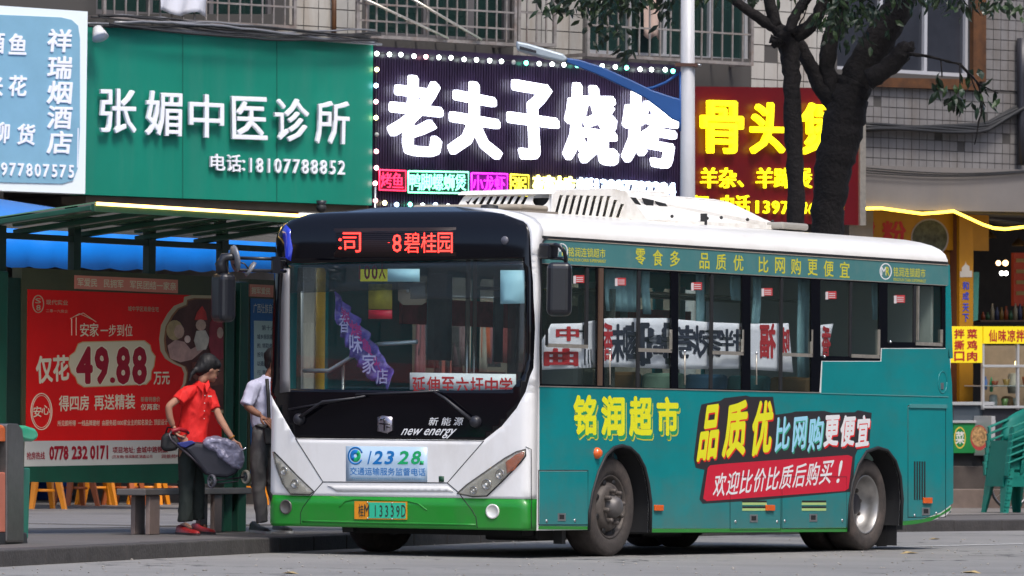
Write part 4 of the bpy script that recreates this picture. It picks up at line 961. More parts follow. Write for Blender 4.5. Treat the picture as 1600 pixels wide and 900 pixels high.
for x0, x1, yb in ((946, 994, 488), (1003, 1014, 491), (1087, 1098, 540), (1141, 1158, 470), (1176, 1187, 520), (1247, 1263, 590), (1362, 1371, 500)):
    (u0, v1), (u1, v0) = SP.uv(x0, 432, -.13), SP.uv(x1, yb, -.13); n_ = max(6, int((u1-u0)/.05)*2); mb = MB(); vs = []
    for j in range(5):
        for i in range(n_+1): a = i/n_; vs.append(SP.pt(u0+(u1-u0)*a+.03*math.sin(j*.9+x0)*(j/4), 2.40+(v0-2.40)*j/4, -.13+.02*math.sin(a*n_*1.6)))
    mb.add(vs, [(j*(n_+1)+i, j*(n_+1)+i+1, (j+1)*(n_+1)+i+1, (j+1)*(n_+1)+i) for j in range(4) for i in range(n_)], True).build("pane_reflection", refl_near, BUS).modifiers.new("s", 'SOLIDIFY').thickness = .004
# seats, rails, cab
seatm = [mat("seat_teal", (.02, .12, .16), .7), mat("seat_brown", (.16, .08, .03), .7), mat("seat_pale", (.24, .38, .33), .8), mat("seat_blue", (.03, .10, .22), .7)]
for i, x in enumerate((1.95, 2.75, 3.5, 4.3, 5.1, 5.9, 6.7)):
    for j, y in enumerate((.40, .82, 1.75, 2.12)):
        if i == 0 and j > 1: continue
        s_ = MB().box((x+.0, y, .84), (.42, .40, .10)).build("seat", seatm[(i*3+j) % 4], BUS, bevel=.03)
        MB().box((x+.24, y, 1.18), (.09, .40, .70), mtx=Matrix.Rotation(R_(10), 3, 'Y')).build("seat_back", seatm[(i+j*2+1) % 4], s_, bevel=.035)
        MB().box((x, y, .61), (.08, .08, .36)).build("seat_leg", grey, s_)
ds = MB().box((1.15, .55, .95), (.48, .48, .12)).build("driver_seat", dark, BUS, bevel=.04); MB().box((1.42, .55, 1.38), (.12, .5, .85)).build("seat_back", mat("seat_grey", (.13, .14, .15), .8), ds, bevel=.05)
sw = [Vector((.72, .60, 1.26))+Vector((.5*math.cos(t)*.5*.75, math.sin(t)*.25, math.cos(t)*.25*.55)) for t in [k*math.pi/10 for k in range(21)]]
stw = MB().tube(sw, .018, 6).build("steering_wheel", blackm, BUS); MB().tube([Vector((.72, .60, 1.24)), Vector((.55, .60, .95))], .03, 6).build("steering_column", blackm, stw)
rail = mat("rail_steel", (.55, .53, .48), .25, .8)
for x in (1.9, 3.1, 4.3, 5.5): 
    for y in (.95, 1.6): MB().tube([(x, y, .43), (x, y, 2.46)], .018, 6).build("grab_pole", rail, BUS)
for y in (.95, 1.6): MB().tube([(1.9, y, 2.22), (6.8, y, 2.22)], .016, 6).build("ceiling_rail", rail, BUS)
MB().tube([(.30, 2.30, 1.50), (.30, 2.05, 1.50), (.34, 1.85, 1.62), (.36, 1.62, 1.72), (.36, 1.25, 1.74)], .018, 8).build("entrance_rail", mat("pale_rail", (.5, .55, .58), .3, .5), BUS)
MB().tube([(.36, 1.95, .5), (.36, 1.95, 1.56)], .016, 8).build("entrance_rail", rail, BUS)
MB().tube([(1.35, 1.35, .43), (1.35, 1.35, 2.46)], .02, 8).build("grab_pole", rail, BUS)
MB().tube([(.9, 1.1, 1.30), (1.6, 1.1, 1.34)], .018, 8).build("cab_rail", rail, BUS); MB().box((1.6, .6, 1.45), (.04, 1.0, 1.5)).build("cab_partition", glassmat("cab_glass", (.5, .55, .55), 1.4, haze=((.2, .2, .2), .25)), BUS)
# ------------------------------------------------ wheels
def wheel(x, y, sgn, rear):
    wz = .408; ax = Vector((0, -sgn, 0)); c = Vector((x, y, wz))
    w_ = MB().lathe(c, ax, [(-.22, .27), (-.24, .34), (-.22, .395), (-.18, .408), (.0, .408), (.02, .400), (.035, .37), (.038, .31), (.028, .275), (.012, .262)], 44).build("wheel", tyrem, BUS)
    if sgn > 0:
        if rear:
            MB().lathe(c, ax, [(.012, .264), (.022, .256), (.010, .246), (-.05, .236), (-.15, .225), (-.165, .17), (-.16, .10)], 36).build("rim", rims, w_)
            MB().lathe(c, ax, [(-.16, .105), (-.09, .10), (-.075, .085), (-.075, 0)], 24).build("hub", dark, w_)
            nb, rb_, hb_ = 8, .145, -.155
        else:
            MB().lathe(c, ax, [(.012, .266), (.024, .258), (.012, .246), (-.06, .235), (-.04, .215), (.015, .190), (.035, .165), (.030, .10), (.030, .09)], 36).build("rim", rimm, w_)
            MB().lathe(c, ax, [(.030, .10), (.06, .095), (.10, .07), (.115, .05), (.115, 0)], 24).build("hub", mat("hub_grey", (.13, .12, .115), .5, .4), w_)
            nb, rb_, hb_ = 8, .133, .03
            for k in range(8):
                t = k*math.pi/4+.39; MB().lathe(c+Vector((math.cos(t)*.213, 0, math.sin(t)*.213)), Vector((0, -1, 0)), [(.008, .0), (.012, .020), (.004, .026)], 10).build("hand_hole", blackm, w_)
        for k in range(nb):
            t = k*2*math.pi/nb+.2; MB().lathe(c+Vector((math.cos(t)*rb_, 0, math.sin(t)*rb_)), ax, [(hb_, .020), (hb_+.045, .020), (hb_+.055, .014), (hb_+.056, 0)], 8).build("wheel_nut", rimm, w_)
    return w_
wheel(AX1, .10, 1, False); wheel(AX2, .10, 1, True); wheel(AX2, .40, 0.999, True) if False else None
wheel(AX1, WID-.10, -1, False); wheel(AX2, WID-.10, -1, True)
MB().lathe(Vector((AX2, .38, .408)), (0, 1, 0), [(0, .25), (0, .39), (.03, .408), (.2, .408), (.22, .38), (.22, .25)], 36).build("inner_tyre", tyrem, BUS)
MB().lathe(Vector((AX2, WID-.38, .408)), (0, -1, 0), [(0, .25), (0, .39), (.03, .408), (.2, .408), (.22, .38), (.22, .25)], 36).build("inner_tyre", tyrem, BUS)
for xa in (AX1, AX2): MB().tube([(xa, .4, .40), (xa, WID-.4, .40)], .07, 8).build("axle", blackm, BUS)
def archliner(pts):
    uv = P(SP, pts); vs = []; n = len(uv)
    for o in (.004, -.52): vs += [SP.pt(u, v, o) for u, v in uv]
    mb = MB().add(vs, [(i, i+1, n+i+1, n+i) for i in range(n-1)], True)
    mb.add([SP.pt(u, v, -.52) for u, v in uv], [list(range(n))])
    o = mb.build("wheel_arch", blackm, BUS); 
    MB().tube([SP.pt(u, v, .004) for u, v in uv], .016, 6).build("arch_lip", blackm, BUS)
archliner(archf); archliner(archr)
fl = MB(); u, v = SP.uv(1386, 815)
for k in range(5): MB().box((6.80, .06+.1*k+.04, .27-.01*(k % 2)), (.015, .096, .46)).build("mud_flap", blackm, BUS)
# ------------------------------------------------ roof units
ACP = Plane((0, .70), (1, 0, 0)); acm = mat("ac_shroud", (.80, .78, .73), .45, var=.05, dirt=((.35, .27, .18), .6, 5, (1, 1, 1)))
YA, YB = .70, 1.60
sa = P(ACP, [(861, 338), (868, 300), (962, 296), (1000, 347)])
ac = MB()
prof = P(ACP, [(859, 338.5), (862, 303), (868, 297.5), (958, 294), (975, 298), (1012, 347)])
slots = []
for k in range(10):
    x = 868+k*10.6; t = 0 if k < 8 else (k-7)*2.5
    slots.append([(x-3, 333+k*.75), (x+3.2, 333.4+k*.75), (x+10.8, 305+k*.2+t*2.4), (x+4.6, 304.5+k*.2+t*2.4)])
plate(ACP, prof, [P(ACP, s_) for s_ in slots], 0, .012, mb=ac)
up_ = [ACP.pt(*p) for p in prof]; dy = Vector((0, YB-YA, 0))
ac.add(up_+[p+dy for p in up_], [(i, i+1, len(up_)+i+1, len(up_)+i) for i in range(1, len(up_)-1)])
ACU = ac.build("air_conditioner", acm, BUS, bevel=.022, seg=3)
MB().box((prof[0][0]+.55, 1.15, 2.89), (.85, .8, .14)).build("ac_core", blackm, ACU)
AF = Plane((prof[0][0], YB), (0, -1, 0)); 
class AFs:                                       # sloping front face of the unit
    def pt(s, u, v, off=0):
        b = (v-prof[0][1])/(prof[2][1]-prof[0][1]); return Vector((prof[0][0]+(prof[2][0]-prof[0][0])*b, 0, v)) + Vector((0, YB-u*(YB-YA), 0)) + Vector((-off, 0, 0))
fu = [(-.06, prof[0][1]), (1, prof[0][1]), (1, prof[2][1]), (.10, prof[2][1]+.005), (.04, prof[2][1]-.05)]
zb, zt_ = prof[0][1], prof[2][1]
sl = [[(.07+.074*k, zb+.10+.012*max(0, 3-k)), (.07+.074*k+.038, zb+.10), (.10+.074*k+.038, zt_-.045), (.10+.074*k, zt_-.045-.02*max(0, 2-k))] for k in range(9)]
plate(AFs(), fu, sl+[ell(.87, zb+.15, .085, .065, 20)], 0, .01).build("ac_grille", acm, ACU)
# stepped second cover
prof2 = P(ACP, [(1000, 347), (965, 296.5), (1068, 297.5), (1078, 300), (1084, 309), (1150, 311), (1170, 315), (1192, 331), (1206, 343), (1213, 350), (1213, 358)])
mb = MB(); pts = [ACP.pt(*p) for p in prof2]; q0 = [(.0, 0)]*len(pts); n = len(pts)
ins = [0, .22, .22, .22, .2, .2, .2, .12, .06, .0, 0]
near = [p+Vector((0, ins[i]*1.0, 0)) for i, p in enumerate(pts)]; farp = [Vector((p.x, 2*1.24-p.y, p.z)) for p in near]
mb.add(near+farp, [(i, i+1, n+i+1, n+i) for i in range(n-1)])
base = P(ACP, [(1000, 347), (1012, 341), (1078, 344), (1116, 347), (1206, 351), (1213, 358)]); bp = [ACP.pt(*p, 0) for p in base]
mb.add([near[1], near[2], near[3], near[4], near[5], near[6], near[7], near[8], near[9], near[10], near[0]], [(0, 10, 9, 8), (0, 8, 7), (0, 7, 6), (0, 6, 5, 4), (0, 4, 3), (0, 3, 2, 1)])
cov = mb.build("ac_cover", acm, BUS, bevel=.035, seg=3); 
pplate(ACP, [(985, 342), (1116, 347), (1213, 352), (1214, 359), (1116, 353), (1000, 348)], acm, "cover_flange", cov, 0, .03)
for tri in ([(985, 308), (994, 309), (1000, 320), (990, 316)], [(996, 312), (1010, 331), (1001, 327)], [(1004, 309), (1022, 313), (1020, 330), (1010, 322)], [(1024, 314), (1040, 318), (1050, 332), (1034, 327)]):
    a_ = P(ACP, tri, -.14); pplate(ACP.shift(-.14), tri, blackm, "cover_vent", cov, 0, .012)
for x, y in ((1050, 338), (1105, 341), (1127, 340), (1168, 343), (1207, 346)): MB().ball(ACP.at(x, y, .02), .016, 6, 4).build("cover_bolt", blackm, cov)
MB().box((4.25, .68, 2.84), (.014, .06, .16)).build("cover_joint", blackm, cov)
hatch = MB().obox(Plane((0, .45), (1, 0, 0)), 1.02, 1.50, 2.835, 2.885, -1.25, -.22).build("roof_hatch", mat("hatch_beige", (.36, .31, .24), .5), BUS, bevel=.02)
MB().obox(Plane((0, .42), (1, 0, 0)), .98, 1.53, 2.79, 2.834, -1.3, -.18).build("hatch_rim", mat("hatch_rim_", (.20, .17, .14), .6), hatch)
hatch = MB().box((5.75, .85, 2.86), (.50, .6, .06)).build("roof_hatch", mat("hatch_grey", (.32, .30, .26), .5), BUS, bevel=.02)
MB().box((5.75, .85, 2.82), (.42, .5, .04)).build("hatch_rim", blackm, hatch)
# ------------------------------------------------ mirrors
def spx(px, py, y): 
    pl = Plane((0, y), (1, 0, 0)); return pl.at(px, py)
mirr = mat("mirror_shell", (.008, .009, .013), .35, coat=.2)
c = spx(874, 452, -.28); dm = MB().box(c, (.20, .14, .43), rot=R_(-62)).build("mirror", mirr, BUS, bevel=.05, seg=4); dm["label"] = "driver's side rear-view mirror"
MB().bar(spx(848, 392, -.02), spx(866, 393, -.16), .10, .13).build("mirror_bracket", mirr, dm, bevel=.02)
MB().tube([spx(858, 383, -.12), spx(868, 382, -.2), spx(876, 385, -.26), spx(882, 394, -.28), spx(884, 402, -.28), spx(884, 416, -.28)], .016, 8).build("mirror_arm", mirr, dm)
MB().tube([spx(860, 403, -.12), spx(878, 404, -.25), spx(884, 406, -.28)], .014, 8).build("mirror_arm", mirr, dm)
def fpx(px, py, d=51.9): return at(px, py, d)
km = MB().box(fpx(349, 465), (.15, .22, .40), rot=R_(-30)).build("mirror", mirr, BUS, bevel=.055, seg=4); km["label"] = "kerb side rear-view mirror on a long arm"
MB().tube([fpx(350, 432), fpx(345, 412), fpx(350, 402), fpx(362, 401), fpx(372, 403)], [.05, .05, .04, .03, .02], 8).build("mirror_neck", mirr, km)
MB().tube([fpx(370, 403), fpx(425, 404.5), fpx(446, 405, 52.1)], .014, 8).build("mirror_arm", mirr, km)
MB().tube([fpx(366, 412), fpx(372, 422), fpx(425, 423.5), fpx(446, 424, 52.1)], .014, 8).build("mirror_arm", mirr, km)
for y0, y1 in ((402, 428), ): MB().box(fpx(431, 414), (.07, .03, .135), rot=YAW*0-R_(30)).build("mirror_bracket", mirr, km)
vd = fw
MB().lathe(fpx(367, 404), rt*.93+fw*.35+up*.15, [(-.01, 0), (-.01, .105), (.01, .11), (.015, 0)], 20).build("round_mirror", mat("mirror_back_grey", (.20, .21, .23), .4, .3), km)
MB().lathe(fpx(391, 420), rt*.75+fw*.2+up*(-.55), [(-.01, 0), (-.01, .065), (.01, .07), (.015, 0)], 20).build("round_mirror", MATS["mirror_back_grey"], km)
MB().tube([fpx(372, 409), fpx(382, 412), fpx(388, 420)], .006, 6).build("mirror_stay", mirr, km)
# grey pillar by the door, and a blue reflection built as a coloured plate
fplate([(446, 420), (455, 420), (455, 612), (440, 614), (442, 470)], mat("door_pillar", (.20, .195, .20), .4, .2), "door_pillar", off=.013, th=.012, h=.1)
fplate([(448, 352), (456, 360), (459, 388), (456, 408), (448, 404), (446, 380)], mat("blue_reflection_paint", (.01, .03, .45), .15, coat=.6), "blue_reflection", off=.0125, th=.004, h=.05)
# ------------------------------------------------ reflections of street banners, built as cloth behind the glass
bcl = mat("reflected_cloth", (.86, .80, .98), .8, var=.05, em=(.60, .56, .72), es=0)
ink, inkr = mat("reflected_black_ink", (.02, .02, .05), .7), mat("reflected_red_ink", (.50, .015, .03), .7)
class Wavy:
    def __init__(s, pl, amp, k): s.pl, s.amp, s.k = pl, amp, k
    def uv(s, px, py, off=0): return s.pl.uv(px, py, off)
    def pt(s, u, v, off=0): return s.pl.pt(u, v, off+s.amp*math.sin(u*s.k)+s.amp*.5*math.sin(u*s.k*2.3+v*3))
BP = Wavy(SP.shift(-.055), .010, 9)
bt = thing("reflected_banner", BP.pl.pt(3.4, 1.75), "long lavender-white street reflection with black and red brush characters, built as cloth behind the side windows", "reflected_banner")
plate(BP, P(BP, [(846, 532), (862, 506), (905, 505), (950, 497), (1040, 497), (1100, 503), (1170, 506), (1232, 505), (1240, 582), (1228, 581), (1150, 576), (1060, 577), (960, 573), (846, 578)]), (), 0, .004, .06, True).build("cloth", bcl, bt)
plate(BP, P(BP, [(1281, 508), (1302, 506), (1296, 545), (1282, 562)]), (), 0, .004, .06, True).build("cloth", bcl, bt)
BT = dict(off=.008, em=False)
def fl_(q): q = rq(*q); return [q[1], q[0], q[3], q[2]]
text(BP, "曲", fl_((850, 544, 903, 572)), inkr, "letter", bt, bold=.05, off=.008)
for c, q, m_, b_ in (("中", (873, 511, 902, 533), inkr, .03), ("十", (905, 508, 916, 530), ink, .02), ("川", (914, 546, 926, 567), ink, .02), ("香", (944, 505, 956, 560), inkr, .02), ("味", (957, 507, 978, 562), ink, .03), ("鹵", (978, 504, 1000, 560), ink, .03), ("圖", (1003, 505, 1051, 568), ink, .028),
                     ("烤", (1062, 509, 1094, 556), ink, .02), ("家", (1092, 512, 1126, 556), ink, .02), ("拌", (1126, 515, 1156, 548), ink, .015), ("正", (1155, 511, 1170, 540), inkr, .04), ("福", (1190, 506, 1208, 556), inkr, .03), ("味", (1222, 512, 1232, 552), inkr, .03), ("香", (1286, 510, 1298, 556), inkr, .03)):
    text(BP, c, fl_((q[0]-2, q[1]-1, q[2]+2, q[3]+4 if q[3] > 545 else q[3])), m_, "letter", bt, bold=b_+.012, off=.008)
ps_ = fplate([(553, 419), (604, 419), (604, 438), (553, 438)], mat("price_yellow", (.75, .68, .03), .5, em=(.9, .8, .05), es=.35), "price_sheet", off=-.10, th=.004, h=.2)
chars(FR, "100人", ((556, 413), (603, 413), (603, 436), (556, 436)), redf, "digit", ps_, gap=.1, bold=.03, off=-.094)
fplate([(566, 442), (603, 442), (603, 482), (566, 482)], mat("olive_yellow", (.42, .33, .03), .5, var=.3, vs=9), "yellow_notice", off=-.10, th=.004, h=.2)
fplate([(566, 483), (603, 483), (603, 497), (566, 497)], redf, "notice_foot", off=-.10, th=.004, h=.2)
bt = thing("reflected_banner", FR.pt(-.5, 1.7, -.3), "violet street reflection with brush characters, built as cloth slanting down behind the windscreen", "reflected_banner")  # second street reflection, also modelled as hanging cloth
vcl = mat("reflected_violet_cloth", (.13, .09, .42), .8, var=.6, vs=9, dirt=((.5, .42, .75), .9, 7, (1, 1, 3)))  # dirt here only gives the reflection its pale violet streaks
top_e = [(522, 452), (540, 474), (560, 498), (580, 528), (598, 556), (616, 584)]; bot_e = [(528, 500), (536, 530), (548, 556), (566, 580), (584, 596), (606, 607)]
mb = MB(); nn_ = 40; vs = []
for i in range(nn_+1):
    f = i/nn_*5; k = min(4, int(f)); f -= k
    a = [top_e[k][c]*(1-f)+top_e[k+1][c]*f for c in (0, 1)]; b = [bot_e[k][c]*(1-f)+bot_e[k+1][c]*f for c in (0, 1)]
    for j in range(7):
        g = j/6; q = FR.uv(a[0]*(1-g)+b[0]*g+2*math.sin(i*.9+g*4), a[1]*(1-g)+b[1]*g+3*math.sin(i*1.3)*g, -.22); vs.append(FR.pt(q[0], q[1], -.22+.03*math.sin(i*1.1+g*2)))
mb.add(vs, [(i*7+j, (i+1)*7+j, (i+1)*7+j+1, i*7+j+1) for i in range(nn_) for j in range(6)], True).build("cloth", vcl, bt).modifiers.new("s", 'SOLIDIFY').thickness = .004
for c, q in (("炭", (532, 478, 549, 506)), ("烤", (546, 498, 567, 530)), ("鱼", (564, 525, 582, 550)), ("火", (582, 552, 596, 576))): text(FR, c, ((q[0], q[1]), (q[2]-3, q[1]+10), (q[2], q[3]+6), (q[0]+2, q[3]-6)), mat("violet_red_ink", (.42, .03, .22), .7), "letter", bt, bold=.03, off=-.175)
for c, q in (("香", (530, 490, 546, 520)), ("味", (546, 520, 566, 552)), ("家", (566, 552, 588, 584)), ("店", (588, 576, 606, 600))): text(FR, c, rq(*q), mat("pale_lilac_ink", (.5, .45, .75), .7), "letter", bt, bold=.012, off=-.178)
pass

# ================================================================ BUS SHELTER
SG = mat("shelter_green", (.012, .075, .045), .4, var=.15, coat=.2, dirt=((.03, .05, .035), .6, 4, (1, 1, .4)))
SGd = mat("shelter_dark_green", (.008, .032, .022), .45, var=.2); olive = mat("shelter_olive", (.075, .075, .035), .5, var=.15)
SH = thing("bus_shelter", SHE.pt(-1.5, .12), "dark green bus shelter with red poster and lit strip along its roof", "bus shelter")
def vpost(x, y0, y1, w_, off, mt, name="post", th=.07):
    u, v = SHE.uv(x, y0, off); u2, v2 = SHE.uv(x, y1, off); return MB().obox(SHE, u-w_/2, u+w_/2, v2, v, off-th, off).build(name, mt, SH, bevel=.006)
PB, PT = .70, 2.16                          # poster heights
for x in (5, 122, 239, 353, 470): vpost(x, 352+.03*x, 436+.04*x, .10, -.02, SGd)
uL_ = SHE.uv(34, 600)[0]; u0_ = SHE.uv(352, 600)[0]
for u in (uL_-.28, u0_+.04, u0_+.25, 1.9): MB().obox(SHE, u-.06, u+.06, .12, 2.30, -.11, .02).build("column", SG, SH, bevel=.01)
MB().obox(SHE, uL_-.22, uL_, .30, 2.25, -.09, -.01).build("side_panel", SGd, SH)
MB().obox(SHE, u0_+.09, u0_+.20, .30, 2.22, -.09, -.03).build("side_panel", SGd, SH)
# board 1
pplate(SHE, [(34, 418), (352, 433), (352, 756), (34, 752)], olive, "board_frame", SH, -.10, .10)
poster = mat("poster_red", (.82, .003, .001), .6, var=.10, vs=1.5, coat=.08)
pred = pplate(SHE, [(44, 452), (349, 463), (346, 690), (41, 692)], poster, "poster", SH, .0, .008)
pcream = mat("poster_cream", (.86, .74, .50), .5, var=.04); pwhite = mat("poster_white", (.60, .58, .52), .5); pdark = mat("poster_dark_red", (.35, .005, .02), .5); pbeige = mat("poster_beige", (.55, .42, .26), .5)
pplate(SHE, [(40, 689), (346, 687), (345, 723), (39, 729)], pwhite, "poster_foot", SH, .0, .010)
pplate(SHE, [(34, 729), (352, 724), (352, 756), (34, 753)], SG, "board_rail", SH, .0, .03)
strip_h = mat("header_salmon", (.80, .26, .18), .5, var=.05)
def head(x0, y0, x1, y1, s, sl=.045):
    h_ = pplate(SHE, [(x0, y0), (x1, y0+(x1-x0)*sl), (x1, y1+(x1-x0)*sl), (x0, y1)], strip_h, "header_strip", SH, .0, .014)
    n_ = sum(len(w_) for w_ in s.split())+1.0*(len(s.split())-1); x = x0+3; st_ = (x1-x0-6)/n_
    for w_ in s.split():
        xe = x+st_*len(w_); ya, yb = y0+4+(x-x0)*sl, y0+4+(xe-x0)*sl; text(SHE, w_, [(x, ya), (xe, yb), (xe, yb+y1-y0-8), (x, ya+y1-y0-8)], pcream, "lettering", h_, bold=.02, off=.016); x = xe+st_
head(118, 430, 278, 451, "军爱民  民拥军  军民团结一家亲"); head(390, 444, 462, 463, "拥军爱民 军地团结")
T = lambda s, q, m_, b=0, e=False: text(SHE, s, q, m_, "lettering", pred, bold=b, off=.011, em=e)
def ln(x0, y0, x1, y1, sl=-.01): return [(x0, y0), (x1, y0+(x1-x0)*sl), (x1, y1+(x1-x0)*sl), (x0, y1)]
T("安", ln(125, 505, 139, 526), pcream, .015); T("家", ln(140, 505, 154, 526), pcream, .015); T("一步到位", ln(157, 507, 207, 526), pcream, .012)
for a_, b_ in (((110, 498), (124, 490)), ((124, 490), (146, 500)), ((112, 498), (112, 524)), ((119, 496), (119, 524)), ((118, 494), (130, 489)), ((130, 489), (150, 503))):
    MB().bar(SHE.at(*a_, .011), SHE.at(*b_, .011), .008, .003).build("house_line", pcream, pred)
# big price
cart = [(110, 556), (118, 550), (123, 538), (130, 535), (225, 533), (234, 540), (236, 549), (242, 557), (240, 572), (236, 580), (235, 592), (228, 600), (132, 604), (122, 598), (119, 589), (112, 582), (108, 568)]
pplate(SHE, [(x+(x-175)*.02, y+(y-569)*.04) for x, y in cart], mat("price_edge", (.66, .40, .16), .5), "price_field", pred, .008, .002)
pplate(SHE, cart, mat("price_cream", (.74, .62, .40), .5), "price_field", pred, .0102, .002)
for c, x0, x1 in (("4", 119, 145), ("9", 147, 171), ("8", 181, 204), ("8", 206, 230)): 
    text(SHE, c, ln(x0, 541, x1, 598, -.02), pcream, "digit", pred, bold=.085, off=.0125); text(SHE, c, ln(x0, 541, x1, 598, -.02), pdark, "digit", pred, bold=.055, off=.0138)
pplate(SHE, ell(176, 594, 4, 4.5, 12), pdark, "point", pred, .0122, .002)
T("仅花", ((55, 556), (108, 554), (108, 594), (57, 600)), pcream, .04); T("万元", ln(240, 581, 265, 601), pcream, .03)
T("得四房", ((92, 618), (139, 617), (139, 641), (92, 643)), pcream, .022); T("再送精装", ((147, 617), (211, 615), (211, 639), (147, 641)), pcream, .022); T("新春特惠价", ln(220, 620, 250, 628), pbeige, .01); T("仅两套!", ln(220, 631, 249, 641), pcream, .02)
T("所见即所得  一线品牌建材  由服务超1000家业主的知名装企: 顶层设计", ((90, 657), (262, 655), (262, 664), (90, 666)), pcream, .012)
T("城中学区观景住宅", ln(200, 478, 248, 486, .03), pbeige, .01)
T("现代实业", ln(72, 468, 106, 476, .03), pbeige, .01); T("二零一六房企", ln(72, 483, 106, 488, .03), pbeige)
def ring(cx, cy, rx, ry, w_, mt, n=28): return pplate(SHE, ell(cx, cy, rx, ry, n), mt, "seal_ring", pred, .008, .003, holes=[ell(cx, cy, rx-w_, ry-w_*1.05, n)])
ring(60, 475, 9, 14, 1.2, pbeige); T("S", ln(55, 466, 64, 474), pbeige, .02); T("8", ln(56, 476, 64, 485), pbeige, .02)
ring(65, 643, 17, 29, 1.4, pcream); ring(65, 643, 14.5, 25.5, .7, pcream); T("安", ln(52, 635, 65, 652), pcream, .02); T("心", ln(65, 633, 78, 648), pcream, .02)
# picture in a scrolled frame: dinner-table group kept as plain figures
fr1 = [(350, 462), (300, 461), (288, 464), (287, 472), (272, 478), (262, 490), (252, 508), (249, 530), (251, 548), (258, 560), (270, 568), (284, 574), (288, 584), (286, 600), (280, 612), (288, 628), (310, 640), (349, 646)]
pplate(SHE, fr1, pbeige, "picture_frame", pred, .008, .003)
pplate(SHE, [(350+(x-350)*.93, 552+(y-552)*.95) for x, y in fr1], mat("picture_line", (.30, .12, .05), .5), "picture_frame", pred, .0112, .001)
pplate(SHE, [(350+(x-350)*.90, 552+(y-552)*.93) for x, y in fr1], mat("picture_dark", (.10, .03, .022), .5, var=.5, vs=3), "picture", pred, .0124, .001)
fig = [(ell(273, 516, 13, 16, 14), (.50, .34, .16)), (ell(280, 518, 8, 11, 12), (.60, .36, .26)), ([(262, 540), (274, 531), (288, 534), (298, 546), (316, 536), (321, 544), (300, 562), (282, 566), (266, 560)], (.58, .33, .27)),
       ([(304, 500), (308, 488), (316, 478), (322, 488), (324, 500)], (.60, .04, .03)), (ell(314, 508, 8, 9, 12), (.62, .38, .28)), ([(307, 517), (321, 516), (328, 530), (322, 546), (308, 548), (303, 532)], (.62, .52, .42)),
       ([(326, 540), (328, 505), (336, 492), (346, 498), (349, 520), (349, 560), (334, 566)], (.30, .03, .04)), (ell(344, 520, 5, 9, 10), (.58, .34, .26)), ([(300, 566), (349, 562), (349, 600), (318, 606), (302, 590)], (.20, .06, .04)), (ell(293, 530, 5, 6, 10), (.85, .55, .45))]
for i, (pl_, c_) in enumerate(fig): pplate(SHE, pl_, mat("figure%d" % i, c_, .5, var=.25, vs=9), "picture_figure", pred, .0136+.0004*i, .001)
# foot line
for c, q, b_ in (("抢房热线", ln(42, 706, 70, 718), .015), ("0778", ln(77, 697, 107, 719, -.02), .05), ("232", ln(112, 697, 137, 718, -.02), .05), ("0171", ln(141, 696, 169, 718, -.02), .05), ("项目地址: 金城中路铜鼓", ln(176, 698, 262, 708), .02), ("(开发商) 锦润集团 锦鑫公司", ln(175, 711, 238, 717), .01), ("润景苑中心", ln(252, 710, 290, 716), .01)):
    text(SHE, c, q, pdark, "lettering", pred, bold=b_, off=.014)
# board 2
pplate(SHE, [(388, 436), (470, 440), (470, 760), (388, 758)], olive, "board_frame", SH, -.10, .10)
pb2 = pplate(SHE, [(392, 466), (440, 468), (438, 740), (392, 740)], mat("notice_blue", (.02, .12, .33), .5), "notice_board", SH, .0, .006)
pplate(SHE, [(438, 466), (441, 466), (441, 740), (438, 740)], poster, "notice_edge", pb2, .0, .012)
text(SHE, "广西壮族自治区", ln(396, 474, 437, 489, .03), pwhite, "lettering", pb2, bold=.012, off=.009)
pplate(SHE, [(397, 501), (438, 502), (437, 700), (397, 700)], mat("notice_paper", (.52, .60, .55), .6), "notice_sheet", pb2, .006, .002)
for k, s_ in enumerate(("第十六届", "城乡居民需符合", "的, 领取老年人", "按月领取生活费", "以通过手机办理", "行, 重残补贴的", "务指南请查询")):
    text(SHE, s_, ln(402 if k else 409, 508+k*14, 436, 516+k*14, .02), mat("notice_ink", (.06, .08, .12), .6), "lettering", pb2, bold=.01, off=.010)
# roof: tilted sheet on beams, lit strip along the front edge
ro = 1.3; (ua, za), (ub, zb_) = SHE.uv(148, 324, ro), SHE.uv(445, 348, ro); ub2 = 2.1; zf = za
rt_ = lambda u, o, dz=0: SHE.pt(u, zf-(ro-o)*.11+dz, o)
roofg = glassmat("roof_sheet", (.30, .50, .34), 1.4, haze=((.16, .30, .18), .85))
mb = MB(); mb.add([rt_(ua, ro, .035), rt_(ub2, ro, .035), rt_(ub2, -.2, .035), rt_(ua, -.2, .035), rt_(ua, ro, .045), rt_(ub2, ro, .045), rt_(ub2, -.2, .045), rt_(ua, -.2, .045)],
                  [(0, 1, 2, 3), (7, 6, 5, 4), (0, 4, 5, 1), (1, 5, 6, 2), (2, 6, 7, 3), (3, 7, 4, 0)]); mb.build("roof_sheet", roofg, SH)
for u in (ua+.03, ua+.86, ua+1.70, ua+2.55, ua+3.4): MB().bar(rt_(u, ro-.03), rt_(u, -.18), .08, .045).build("roof_beam", SG, SH, bevel=.008)
MB().bar(rt_(ua, ro-.02, .0), rt_(ub2, ro-.02, .0), .03, .06).build("roof_edge", SG, SH); MB().bar(rt_(ua, 0-.06, -.05), rt_(ub2, -.06, -.05), .06, .05).build("roof_purlin", SGd, SH)
MB().bar(rt_(ua+.02, ro+.01, .03), rt_(ub2, ro+.01, .03), .022, .026).build("light_strip", lit("strip_warm", (1, .60, .16), 3.2), SH)
